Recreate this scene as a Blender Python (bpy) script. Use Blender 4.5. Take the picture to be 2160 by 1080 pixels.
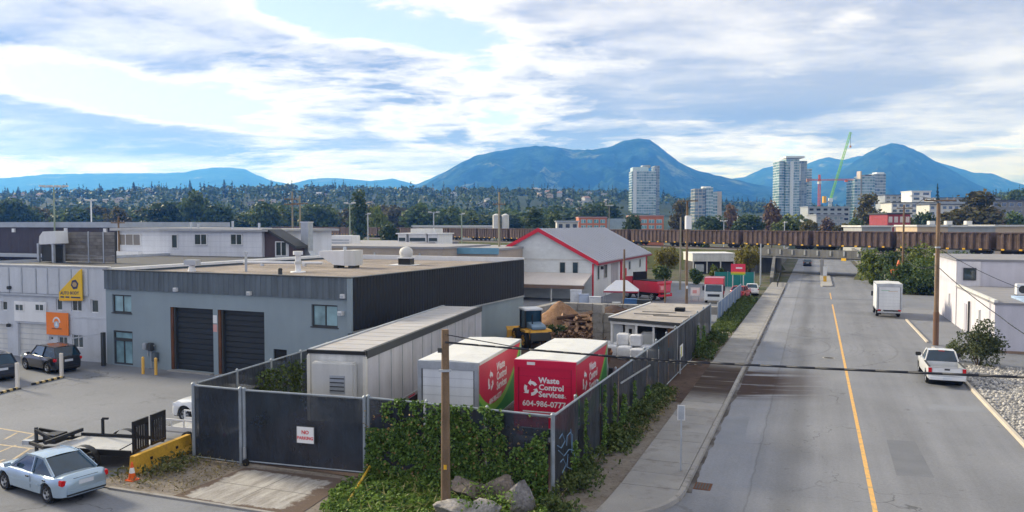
import bpy, bmesh, math, random
import numpy as np
from mathutils import Vector, Matrix
from mathutils import noise as MN

for o in list(bpy.data.objects):
    bpy.data.objects.remove(o)
S = bpy.context.scene
COL = S.collection
rnd = random.Random(7)
npr = np.random.RandomState(11)
rad = math.radians

# ------------------------------------------------------------------ camera
CAM_H = 9.5
YAW = math.atan2(640, 1680)
PIT = math.atan2(68, 1680)
cd = bpy.data.cameras.new("camera")
cd.lens = 28.0
cd.sensor_width = 36.0
cd.clip_start = 0.2
cd.clip_end = 80000
cam = bpy.data.objects.new("camera", cd)
COL.objects.link(cam)
cam.location = (0, 0, CAM_H)
cam.rotation_euler = (math.pi / 2 - PIT, 0, YAW)
S.camera = cam

# ------------------------------------------------------------------ world
SUN_EL, SUN_AZ = rad(24), rad(78)          # azimuth measured left (counter-clockwise) of +Y
w = bpy.data.worlds.new("World")
S.world = w
w.use_nodes = True
wn, wl = w.node_tree.nodes, w.node_tree.links
wn.clear()


def wnode(t, **k):
    n = wn.new(t)
    for a, v in k.items():
        if a.startswith("i_"):
            n.inputs[int(a[2:])].default_value = v
        else:
            setattr(n, a, v)
    return n


def wmath(op, a, b=None, c=None, clamp=False):
    n = wn.new("ShaderNodeMath")
    n.operation = op
    n.use_clamp = clamp
    for i, v in enumerate((a, b, c)):
        if v is None:
            continue
        if isinstance(v, (int, float)):
            n.inputs[i].default_value = v
        else:
            wl.new(v, n.inputs[i])
    return n.outputs[0]


def wsmooth(v, lo, hi):
    n = wn.new("ShaderNodeMapRange")
    n.interpolation_type = 'SMOOTHSTEP'
    wl.new(v, n.inputs[0])
    n.inputs[1].default_value = lo
    n.inputs[2].default_value = hi
    return n.outputs[0]


def wnoise(vec, scale, detail, rough, dist=0.0, off=(0, 0, 0), stretch=(1, 1, 1)):
    m = wn.new("ShaderNodeMapping")
    m.inputs[1].default_value = off
    m.inputs[3].default_value = stretch
    wl.new(vec, m.inputs[0])
    n = wn.new("ShaderNodeTexNoise")
    n.inputs['Scale'].default_value = scale
    n.inputs['Detail'].default_value = detail
    n.inputs['Roughness'].default_value = rough
    n.inputs['Distortion'].default_value = dist
    wl.new(m.outputs[0], n.inputs['Vector'])
    return n.outputs[0]


def wmix(f, a, b):
    n = wn.new("ShaderNodeMix")
    n.data_type = 'RGBA'
    wl.new(f, n.inputs[0])
    for i, v in ((6, a), (7, b)):
        if isinstance(v, tuple):
            n.inputs[i].default_value = (*v, 1)
        else:
            wl.new(v, n.inputs[i])
    return n.outputs[2]


sky = wnode("ShaderNodeTexSky", sky_type='NISHITA', sun_disc=False)
sky.sun_elevation = SUN_EL
sky.sun_rotation = 2 * math.pi - SUN_AZ
sky.altitude = 20
sky.air_density = 1.0
sky.dust_density = 0.6
sky.ozone_density = 1.6
tc = wnode("ShaderNodeTexCoord")
sep = wnode("ShaderNodeSeparateXYZ")
wl.new(tc.outputs['Generated'], sep.inputs[0])
dx, dy, dz = sep.outputs
# cloud layer: the direction is projected on a high plane; bands run along heading BAND
BAND = rad(14)
zz = wmath('ADD', wmath('MAXIMUM', dz, 0.0), 0.10)
bu = wmath('ADD', wmath('MULTIPLY', dx, -math.sin(BAND)), wmath('MULTIPLY', dy, math.cos(BAND)))
bv = wmath('ADD', wmath('MULTIPLY', dx, math.cos(BAND)), wmath('MULTIPLY', dy, math.sin(BAND)))
comb = wnode("ShaderNodeCombineXYZ")
wl.new(wmath('DIVIDE', bv, zz), comb.inputs[0])
wl.new(wmath('DIVIDE', bu, zz), comb.inputs[1])
cp = comb.outputs[0]
SEED = (3.1, 7.7, 0.4)
# azimuth (radians right of the street's mean heading) and elevation of a direction
HEAD = rad(20.85)
az = wmath('ARCTAN2', wmath('ADD', wmath('MULTIPLY', dx, math.cos(HEAD)), wmath('MULTIPLY', dy, math.sin(HEAD))),
           wmath('ADD', wmath('MULTIPLY', dx, -math.sin(HEAD)), wmath('MULTIPLY', dy, math.cos(HEAD))))
el = wmath('ARCSINE', dz)


def lobe(a0, e0, sa, se, tilt, amp):
    """one bank of cloud (amp > 0) or gap (amp < 0): angles in degrees"""
    a_ = wmath('SUBTRACT', az, rad(a0))
    e_ = wmath('SUBTRACT', el, rad(e0))
    ct, st = math.cos(rad(tilt)), math.sin(rad(tilt))
    p_ = wmath('DIVIDE', wmath('ADD', wmath('MULTIPLY', a_, ct), wmath('MULTIPLY', e_, st)), rad(sa))
    q_ = wmath('DIVIDE', wmath('ADD', wmath('MULTIPLY', a_, -st), wmath('MULTIPLY', e_, ct)), rad(se))
    r_ = wmath('ADD', wmath('MULTIPLY', p_, p_), wmath('MULTIPLY', q_, q_))
    return wmath('MULTIPLY', wmath('EXPONENT', wmath('MULTIPLY', r_, -1.0)), amp)


nA = wnoise(cp, 0.70, 8, 0.60, 0.30, SEED, (0.85, 0.95, 1))
nB = wnoise(cp, 0.30, 3, 0.5, 0.1, (SEED[0] + 5, SEED[1] + 2, 2.2), (1.0, 0.7, 1))
cover = wmath('ADD', wmath('ADD', wmath('MULTIPLY', nA, 0.80), wmath('MULTIPLY', nB, 0.30)), 0.035)
nD = wnoise(cp, 3.0, 7, 0.68, 0.2, (2.0, 9.0, 3.0), (0.8, 1.15, 1))
cover = wmath('ADD', cover, wmath('MULTIPLY', wmath('SUBTRACT', nD, 0.5), 0.22))
for L in ((-27, 8.6, 10, 1.7, -10, -0.20), (-32.5, 14.6, 2.6, 1.0, 0, -0.14), (-15, 15.3, 4.4, 1.6, -14, -0.20), (25, 14.5, 5.0, 2.6, 10, -0.17), (19.5, 10.2, 3, 1.2, 20, -0.06),
          (-22, 12.5, 13, 2.6, -10, 0.10), (-6, 9.5, 10, 2.8, -14, 0.10), (4, 13, 6, 4, 0, 0.05), (-20, 5.0, 16, 1.5, -3, 0.10), (14, 7.5, 10, 3, 0, 0.08), (30, 8, 7, 4, 25, 0.11)):
    cover = wmath('ADD', cover, lobe(*L))
mask = wsmooth(cover, 0.495, 0.545)
thick = wsmooth(cover, 0.535, 0.64)
nC = wnoise(cp, 0.80, 6, 0.60, 0.35, (1.0, 4.0, 7.0), (0.75, 1.0, 1))
shade = wsmooth(wmath('ADD', wmath('MULTIPLY', nC, 0.72), wmath('MULTIPLY', nD, 0.28)), 0.37, 0.58)
heavy = lobe(-7, 10.0, 10, 3.2, -16, 0.55)
for L in ((-22, 12.8, 8, 2.0, -12, 0.45), (-33, 10.5, 6, 1.0, -8, 0.5), (12, 6.0, 12, 1.6, 3, 0.35), (-18, 4.6, 9, 1.0, -4, 0.35), (2, 12.5, 5, 2.0, 25, 0.35)):
    heavy = wmath('ADD', heavy, lobe(*L))
dark = wmath('MULTIPLY', thick, wmath('MULTIPLY', wmath('ADD', wmath('MULTIPLY', shade, 0.9), 0.25), wmath('ADD', heavy, 0.72)), clamp=True)
K = 10.0
ccol = wmix(dark, (0.76 * K, 0.735 * K, 0.71 * K), (0.225 * K, 0.265 * K, 0.365 * K))
# a low veil of thin bright cloud towards the horizon
veil = wmath('ADD', wmath('MULTIPLY', wsmooth(dz, 0.30, 0.0), 0.40), 0.46)
skyb = wmix(veil, sky.outputs[0], (0.62 * K, 0.71 * K, 0.84 * K))
allc = wmix(mask, skyb, ccol)
tint = wmix(wsmooth(dz, 0.16, 0.01), wmix(wsmooth(dz, 0.40, 0.10), (1.0, 1.0, 1.0), (0.93, 1.0, 1.18)), (0.86, 1.02, 1.75))
tm = wn.new("ShaderNodeMix")
tm.data_type = 'RGBA'
tm.blend_type = 'MULTIPLY'
tm.inputs[0].default_value = 1.0
wl.new(allc, tm.inputs[6])
wl.new(tint, tm.inputs[7])
allc = tm.outputs[2]
bg = wnode("ShaderNodeBackground")
bg.inputs[1].default_value = 0.1
wl.new(allc, bg.inputs[0])
wo = wnode("ShaderNodeOutputWorld")
wl.new(bg.outputs[0], wo.inputs[0])

# ------------------------------------------------------------------ sun
sl = bpy.data.lights.new("sun", 'SUN')
sl.energy = 3.8
sl.angle = rad(10)
sl.color = (1.0, 0.935, 0.85)
sun = bpy.data.objects.new("sun", sl)
COL.objects.link(sun)
sdir = Vector((-math.sin(SUN_AZ) * math.cos(SUN_EL), math.cos(SUN_AZ) * math.cos(SUN_EL), math.sin(SUN_EL)))
sun.rotation_euler = sdir.to_track_quat('Z', 'Y').to_euler()

S.view_settings.view_transform = 'Standard'
S.view_settings.look = 'None'
S.view_settings.gamma = 1.0
S.view_settings.use_curve_mapping = False
S.view_settings.exposure = 0.58
S.cycles.use_denoising = True
S.cycles.use_adaptive_sampling = True
S.cycles.adaptive_threshold = 0.02
S.cycles.max_bounces = 6
S.cycles.diffuse_bounces = 3
S.cycles.glossy_bounces = 3
S.cycles.transparent_max_bounces = 12
S.cycles.volume_bounces = 1
S.cycles.caustics_reflective = False
S.cycles.caustics_refractive = False

# ------------------------------------------------------------------ measuring helpers
_F = Vector((-math.sin(YAW) * math.cos(PIT), math.cos(YAW) * math.cos(PIT), -math.sin(PIT)))
_R = Vector((math.cos(YAW), math.sin(YAW), 0))
_U = Vector((-math.sin(YAW) * math.sin(PIT), math.cos(YAW) * math.sin(PIT), math.cos(PIT)))


def _ray(px, py):
    return _F + _R * ((px - 1080) / 1680.0) + _U * ((540 - py) / 1680.0)


def gp(px, py, z=0.0):
    r = _ray(px, py)
    t = (z - CAM_H) / r.z
    return Vector((r.x * t, r.y * t, z))


def yp(px, py, y):
    r = _ray(px, py)
    t = y / r.y
    return Vector((r.x * t, y, CAM_H + r.z * t))


def dp(px, py, d):
    r = _ray(px, py)
    return Vector((r.x * d, r.y * d, CAM_H + r.z * d))


# ------------------------------------------------------------------ mesh helpers
class MB:
    """collects polygons for one mesh"""

    def __init__(s):
        s.v, s.f = [], []

    def add(s, vs, fs):
        b = len(s.v)
        s.v += [tuple(v) for v in vs]
        s.f += [tuple(i + b for i in f) for f in fs]
        return s

    def box(s, x0, y0, z0, x1, y1, z1):
        if x0 > x1: x0, x1 = x1, x0
        if y0 > y1: y0, y1 = y1, y0
        if z0 > z1: z0, z1 = z1, z0
        return s.add([(x0, y0, z0), (x1, y0, z0), (x1, y1, z0), (x0, y1, z0), (x0, y0, z1), (x1, y0, z1), (x1, y1, z1), (x0, y1, z1)],
                     [(0, 3, 2, 1), (4, 5, 6, 7), (0, 1, 5, 4), (1, 2, 6, 5), (2, 3, 7, 6), (3, 0, 4, 7)])

    def cbox(s, c, size, b=0.0):
        x, y, z = c
        a, d, h = size[0] / 2, size[1] / 2, size[2] / 2
        return s.box(x - a, y - d, z - h, x + a, y + d, z + h)

    def tube(s, p0, p1, r0, r1=None, n=10, cap=True):
        r1 = r0 if r1 is None else r1
        p0, p1 = Vector(p0), Vector(p1)
        ax = (p1 - p0).normalized()
        t = Vector((0, 0, 1)) if abs(ax.z) < 0.9 else Vector((1, 0, 0))
        u = ax.cross(t).normalized()
        v = ax.cross(u)
        vs = []
        for p, r in ((p0, r0), (p1, r1)):
            for i in range(n):
                a = 2 * math.pi * i / n
                vs.append(p + (u * math.cos(a) + v * math.sin(a)) * r)
        fs = [(i, i + n, (i + 1) % n + n, (i + 1) % n) for i in range(n)]
        if cap:
            fs += [tuple(range(n)), tuple(range(2 * n - 1, n - 1, -1))]
        return s.add(vs, fs)

    def path(s, pts, r, n=6):
        for a, b in zip(pts, pts[1:]):
            s.tube(a, b, r, r, n)
        return s

    def bar(s, p0, p1, w, h):
        """rectangular bar between two points, w across (horizontal), h up"""
        p0, p1 = Vector(p0), Vector(p1)
        ax = (p1 - p0).normalized()
        t = Vector((0, 0, 1)) if abs(ax.z) < 0.95 else Vector((0, 1, 0))
        u = ax.cross(t).normalized() * (w / 2)
        v = u.cross(ax).normalized() * (h / 2)
        vs = [p + a * u + b * v for p in (p0, p1) for a, b in ((-1, -1), (1, -1), (1, 1), (-1, 1))]
        return s.add(vs, [(0, 1, 2, 3), (7, 6, 5, 4), (0, 4, 5, 1), (1, 5, 6, 2), (2, 6, 7, 3), (3, 7, 4, 0)])

    def prism(s, poly, a0, a1, axis='z'):
        """polygon (2D) extruded from a0 to a1 along axis; 2D is (x,y) for z, (x,z) for y, (y,z) for x"""
        n = len(poly)

        def P(p, a):
            return {'z': (p[0], p[1], a), 'y': (p[0], a, p[1]), 'x': (a, p[0], p[1])}[axis]
        vs = [P(p, a0) for p in poly] + [P(p, a1) for p in poly]
        fs = [tuple(range(n - 1, -1, -1)), tuple(range(n, 2 * n))] + [(i, (i + 1) % n, (i + 1) % n + n, i + n) for i in range(n)]
        return s.add(vs, fs)

    def quad(s, a, b, c, d):
        return s.add([a, b, c, d], [(0, 1, 2, 3)])

    def loft(s, rings, closed=True, cap=True):
        n = len(rings[0])
        b = len(s.v)
        for r in rings:
            s.v += [tuple(p) for p in r]
        m = n if closed else n - 1
        for k in range(len(rings) - 1):
            for i in range(m):
                j = (i + 1) % n
                s.f.append((b + k * n + i, b + k * n + j, b + (k + 1) * n + j, b + (k + 1) * n + i))
        if cap:
            s.f.append(tuple(b + i for i in range(n - 1, -1, -1)))
            s.f.append(tuple(b + (len(rings) - 1) * n + i for i in range(n)))
        return s

    def xf(s, M):
        s.v = [tuple(M @ Vector(v)) for v in s.v]
        return s

    def mesh(s, name, fix=True):
        me = bpy.data.meshes.new(name)
        me.from_pydata(s.v, [], s.f)
        if fix:
            bm = bmesh.new()
            bm.from_mesh(me)
            bmesh.ops.recalc_face_normals(bm, faces=bm.faces)
            bm.to_mesh(me)
            bm.free()
        me.update()
        return me


def link(name, me, mat=None, parent=None, loc=None, rz=None, smooth=False):
    o = bpy.data.objects.new(name, me)
    COL.objects.link(o)
    if mat is not None and me is not None and not me.materials:
        me.materials.append(mat)
    if parent is not None:
        o.parent = parent
    if loc is not None:
        o.location = loc
    if rz is not None:
        o.rotation_euler = (0, 0, rz)
    if smooth and me is not None:
        me.shade_smooth()
    return o


def part(name, mb, mat, parent=None, smooth=False, bevel=0.0, loc=None, rz=None, label=None, angle=None):
    me = mb.mesh(name)
    if bevel:
        bm = bmesh.new()
        bm.from_mesh(me)
        bmesh.ops.bevel(bm, geom=list(bm.edges), offset=bevel, segments=2, affect='EDGES', clamp_overlap=True)
        bm.to_mesh(me)
        bm.free()
    if smooth:
        me.shade_smooth()
        if angle:
            me.set_sharp_from_angle(angle=rad(angle))
    o = link(name, me, mat, parent, loc, rz)
    if label:
        o['label'] = label
    return o


def tag(o, label, cat, group=None):
    o['label'] = label
    o['category'] = cat
    if group:
        o['group'] = group
    return o


def thing(name, label, cat, loc=(0, 0, 0), rz=0.0, group=None, scale=1.0):
    o = bpy.data.objects.new(name, None)
    COL.objects.link(o)
    o.location = loc
    o.rotation_euler = (0, 0, rz)
    o.scale = (scale,) * 3
    o.empty_display_size = 0.3
    return tag(o, label, cat, group)


def struct(name, mb, mat, **k):
    o = part(name, mb, mat, **k)
    o['kind'] = 'structure'
    return o


def dup(root, loc, rz=0.0, label=None, group=None, scale=None):
    def cp(o, parent):
        c = o.copy()
        COL.objects.link(c)
        if parent is not None:
            c.parent = parent
        for ch in o.children:
            cp(ch, c)
        return c
    r = cp(root, None)
    r.location = loc
    r.rotation_euler = (0, 0, rz)
    if scale is not None:
        r.scale = scale if hasattr(scale, '__len__') else (scale,) * 3
    if label:
        r['label'] = label
    if group:
        r['group'] = group
    return r


def np_mesh(name, V, Q):
    """fast mesh from numpy verts (N,3) and polygons (M,k)"""
    me = bpy.data.meshes.new(name)
    n, k = Q.shape
    me.vertices.add(len(V))
    me.vertices.foreach_set("co", np.ascontiguousarray(V, dtype=np.float32).ravel())
    me.loops.add(n * k)
    me.loops.foreach_set("vertex_index", np.ascontiguousarray(Q, dtype=np.int32).ravel())
    me.polygons.add(n)
    me.polygons.foreach_set("loop_start", np.arange(0, n * k, k, dtype=np.int32))
    me.polygons.foreach_set("loop_total", np.full(n, k, dtype=np.int32))
    me.update(calc_edges=True)
    return me


def leaf_quads(C, size, up=0.3, N=None, aspect=0.62, rs=npr):
    """leaf-shaped quads round centres C (n,3); size (n,) ; returns verts, quads"""
    n = len(C)
    d = rs.normal(size=(n, 3))
    if N is not None:
        d = d * 0.75 + N
    d[:, 2] += up
    d /= np.linalg.norm(d, axis=1)[:, None]
    t = rs.normal(size=(n, 3))
    u = np.cross(d, t)
    u /= np.linalg.norm(u, axis=1)[:, None] + 1e-9
    v = np.cross(d, u)
    s = np.asarray(size)[:, None] * 0.5
    V = np.stack([C - u * s, C + v * s * aspect, C + u * s, C - v * s * aspect], axis=1).reshape(-1, 3)
    return V, np.arange(4 * n).reshape(n, 4)


def text_mesh(body, size, align='LEFT', extrude=0.004, bold=0.0):
    cu = bpy.data.curves.new("lettering", 'FONT')
    cu.body = body
    cu.size = size
    cu.align_x = align
    cu.extrude = extrude
    cu.offset = bold
    cu.resolution_u = 2
    ob = bpy.data.objects.new("lettering", cu)
    me = bpy.data.meshes.new_from_object(ob)
    bpy.data.objects.remove(ob)
    bpy.data.curves.remove(cu)
    return me


def lettering(body, size, mat, parent, origin, ux, uz, align='LEFT', bold=0.0, name="lettering"):
    """flat writing: ux = reading direction, uz = up, in the parent's frame"""
    me = text_mesh(body, size, align, 0.004, bold)
    ux, uz = Vector(ux).normalized(), Vector(uz).normalized()
    n = ux.cross(uz)
    M = Matrix(((ux.x, uz.x, n.x), (ux.y, uz.y, n.y), (ux.z, uz.z, n.z))).to_4x4()
    M.translation = Vector(origin)
    me.transform(M)
    return link(name, me, mat, parent)


def srgb(r, g, b):
    def c(x):
        x /= 255.0
        return x / 12.92 if x <= 0.04045 else ((x + 0.055) / 1.055) ** 2.4
    return (c(r), c(g), c(b))


# ------------------------------------------------------------------ materials
class NT:
    def __init__(s, name):
        s.m = bpy.data.materials.new(name)
        s.m.use_nodes = True
        s.n, s.l = s.m.node_tree.nodes, s.m.node_tree.links
        s.b = s.n["Principled BSDF"]
        s.out = s.n["Material Output"]

    def node(s, t, **k):
        n = s.n.new(t)
        for a, v in k.items():
            setattr(n, a, v)
        return n

    def math(s, op, a, b=None, clamp=False):
        n = s.n.new("ShaderNodeMath")
        n.operation = op
        n.use_clamp = clamp
        for i, v in enumerate((a, b)):
            if v is None: continue
            if isinstance(v, (int, float)): n.inputs[i].default_value = v
            else: s.l.new(v, n.inputs[i])
        return n.outputs[0]

    def coord(s, kind='Object', rand=True):
        if kind == 'World':
            return s.node("ShaderNodeNewGeometry").outputs['Position']
        c = s.node("ShaderNodeTexCoord").outputs[kind]
        if not rand:
            return c
        oi = s.node("ShaderNodeObjectInfo")
        va = s.node("ShaderNodeVectorMath", operation='MULTIPLY_ADD')
        comb = s.node("ShaderNodeCombineXYZ")
        for i in range(3): s.l.new(oi.outputs['Random'], comb.inputs[i])
        s.l.new(comb.outputs[0], va.inputs[0])
        va.inputs[1].default_value = (37.0, 71.0, 53.0)
        s.l.new(c, va.inputs[2])
        return va.outputs[0]

    def noise(s, vec, scale, detail=4, rough=0.55, stretch=None, dist=0.0):
        if stretch:
            m = s.node("ShaderNodeMapping")
            m.inputs[3].default_value = stretch
            s.l.new(vec, m.inputs[0])
            vec = m.outputs[0]
        n = s.node("ShaderNodeTexNoise")
        n.inputs['Scale'].default_value = scale
        n.inputs['Detail'].default_value = detail
        n.inputs['Roughness'].default_value = rough
        n.inputs['Distortion'].default_value = dist
        s.l.new(vec, n.inputs['Vector'])
        return n.outputs[0]

    def rng(s, v, lo, hi, a=0.0, b=1.0, smooth=False):
        n = s.node("ShaderNodeMapRange")
        if smooth: n.interpolation_type = 'SMOOTHSTEP'
        s.l.new(v, n.inputs[0])
        for i, x in enumerate((lo, hi, a, b)): n.inputs[i + 1].default_value = x
        return n.outputs[0]

    def mix(s, f, a, b):
        n = s.node("ShaderNodeMix", data_type='RGBA')
        if isinstance(f, (int, float)): n.inputs[0].default_value = f
        else: s.l.new(f, n.inputs[0])
        for i, v in ((6, a), (7, b)):
            if isinstance(v, tuple): n.inputs[i].default_value = (*v[:3], 1)
            else: s.l.new(v, n.inputs[i])
        return n.outputs[2]

    def scale(s, col, f):
        n = s.node("ShaderNodeVectorMath", operation='SCALE')
        if isinstance(col, tuple): n.inputs[0].default_value = col[:3]
        else: s.l.new(col, n.inputs[0])
        if isinstance(f, (int, float)): n.inputs[3].default_value = f
        else: s.l.new(f, n.inputs[3])
        return n.outputs[0]

    def base(s, c): s.l.new(c, s.b.inputs['Base Color'])

    def bump(s, h, strength=0.3, dist=0.02):
        n = s.node("ShaderNodeBump")
        n.inputs['Strength'].default_value = strength
        n.inputs['Distance'].default_value = dist
        s.l.new(h, n.inputs['Height'])
        s.l.new(n.outputs[0], s.b.inputs['Normal'])


_PM = {}


def pm(name, col, rough=0.75, var=0.10, sc=0.8, fine=0.06, fsc=25.0, metal=0.0, bump=0.0, bsc=40.0, streak=0.0,
       dirt=None, dirt_amt=0.0, spec=0.35, coat=0.0, coord='Object', objvar=0.0):
    """plain weathered surface: base colour with broad and fine noise, run-down streaks and dirt patches"""
    if name in _PM: return _PM[name]
    t = NT(name)
    v = t.coord(coord)
    f = t.rng(t.noise(v, sc, 5), 0.3, 0.7, 1 - var, 1 + var)
    f = t.math('MULTIPLY', f, t.rng(t.noise(v, fsc, 3), 0.3, 0.7, 1 - fine, 1 + fine))
    if streak:
        f = t.math('MULTIPLY', f, t.rng(t.noise(v, 1.0, 4, 0.6, stretch=(1.7, 1.7, 0.13)), 0.35, 0.75, 1 + streak * 0.3, 1 - streak))
    if objvar:
        oi = t.node("ShaderNodeObjectInfo")
        f = t.math('MULTIPLY', f, t.rng(oi.outputs['Random'], 0, 1, 1 - objvar, 1 + objvar))
    c = t.scale(col, f)
    if dirt is not None:
        c = t.mix(t.math('MULTIPLY', t.rng(t.noise(v, sc * 1.7 + 0.3, 6, 0.65), 0.52, 0.7, smooth=True), dirt_amt), c, dirt)
    t.base(c)
    t.b.inputs['Roughness'].default_value = rough
    t.b.inputs['Metallic'].default_value = metal
    t.b.inputs['Specular IOR Level'].default_value = spec
    if coat:
        t.b.inputs['Coat Weight'].default_value = coat
        t.b.inputs['Coat Roughness'].default_value = 0.08
    if bump:
        t.bump(t.noise(v, bsc, 4), bump)
    _PM[name] = t.m
    return t.m


def leafmat(name, c0, c1, trans=0.25, objvar=0.15, rough=0.6):
    """foliage: every leaf its own tone between c0 and c1"""
    if name in _PM: return _PM[name]
    t = NT(name)
    g = t.node("ShaderNodeNewGeometry")
    c = t.mix(g.outputs['Random Per Island'], c0, c1)
    oi = t.node("ShaderNodeObjectInfo")
    c = t.scale(c, t.rng(oi.outputs['Random'], 0, 1, 1 - objvar, 1 + objvar))
    t.base(c)
    t.b.inputs['Roughness'].default_value = rough
    t.b.inputs['Specular IOR Level'].default_value = 0.25
    if trans:
        tr = t.node("ShaderNodeBsdfTranslucent")
        t.l.new(c, tr.inputs[0])
        mx = t.node("ShaderNodeMixShader")
        mx.inputs[0].default_value = trans
        t.l.new(t.b.outputs[0], mx.inputs[1])
        t.l.new(tr.outputs[0], mx.inputs[2])
        t.l.new(mx.outputs[0], t.out.inputs[0])
    _PM[name] = t.m
    return t.m


def glassmat(name, tint=(0.03, 0.05, 0.06), rough=0.06, spec=0.9):
    """window glass seen from outside: dark room behind a reflecting pane"""
    if name in _PM: return _PM[name]
    t = NT(name)
    v = t.coord()
    t.base(t.scale(tint, t.rng(t.noise(v, 0.7, 3), 0.3, 0.7, 0.6, 1.5)))
    t.b.inputs['Roughness'].default_value = rough
    t.b.inputs['Specular IOR Level'].default_value = spec
    t.b.inputs['IOR'].default_value = 1.52
    _PM[name] = t.m
    return t.m


WHITE = pm('white_paint', (0.74, 0.75, 0.76), 0.6, 0.05, 0.5, 0.03, streak=0.10)
OFFWHITE = pm('offwhite_paint', (0.62, 0.62, 0.60), 0.7, 0.08, 0.5, 0.04, streak=0.15)
BLACK = pm('black_paint', (0.018, 0.019, 0.021), 0.45, 0.1)
RUBBER = pm('rubber', (0.022, 0.022, 0.023), 0.85, 0.2)
DARK = pm('dark_void', (0.012, 0.013, 0.015), 0.9)
STEEL = pm('galvanised_steel', (0.46, 0.49, 0.52), 0.45, 0.12, 2.0, metal=0.6)
ALU = pm('aluminium', (0.62, 0.63, 0.64), 0.35, 0.06, metal=0.8)
GLASS = glassmat('window_glass')
CARGLASS = glassmat('car_glass', (0.012, 0.040, 0.070), 0.03, 0.6)
BLUEGLASS = glassmat('pale_glass', (0.20, 0.33, 0.38), 0.08)
WOOD = pm('pole_wood', (0.20, 0.135, 0.085), 0.85, 0.22, 1.2, 0.14, 18, streak=0.45)
CONC = pm('concrete', (0.34, 0.335, 0.325), 0.88, 0.14, 0.6, 0.08, 30, bump=0.15, dirt=(0.14, 0.125, 0.11), dirt_amt=0.5)
CONCB = pm('concrete_block', (0.30, 0.29, 0.275), 0.9, 0.2, 1.4, 0.1, 20, bump=0.3, dirt=(0.12, 0.105, 0.09), dirt_amt=0.6)
RED = pm('red_paint', (0.62, 0.025, 0.05), 0.5, 0.08)
YELLOW = pm('yellow_paint', (0.75, 0.42, 0.03), 0.55, 0.1)

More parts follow.
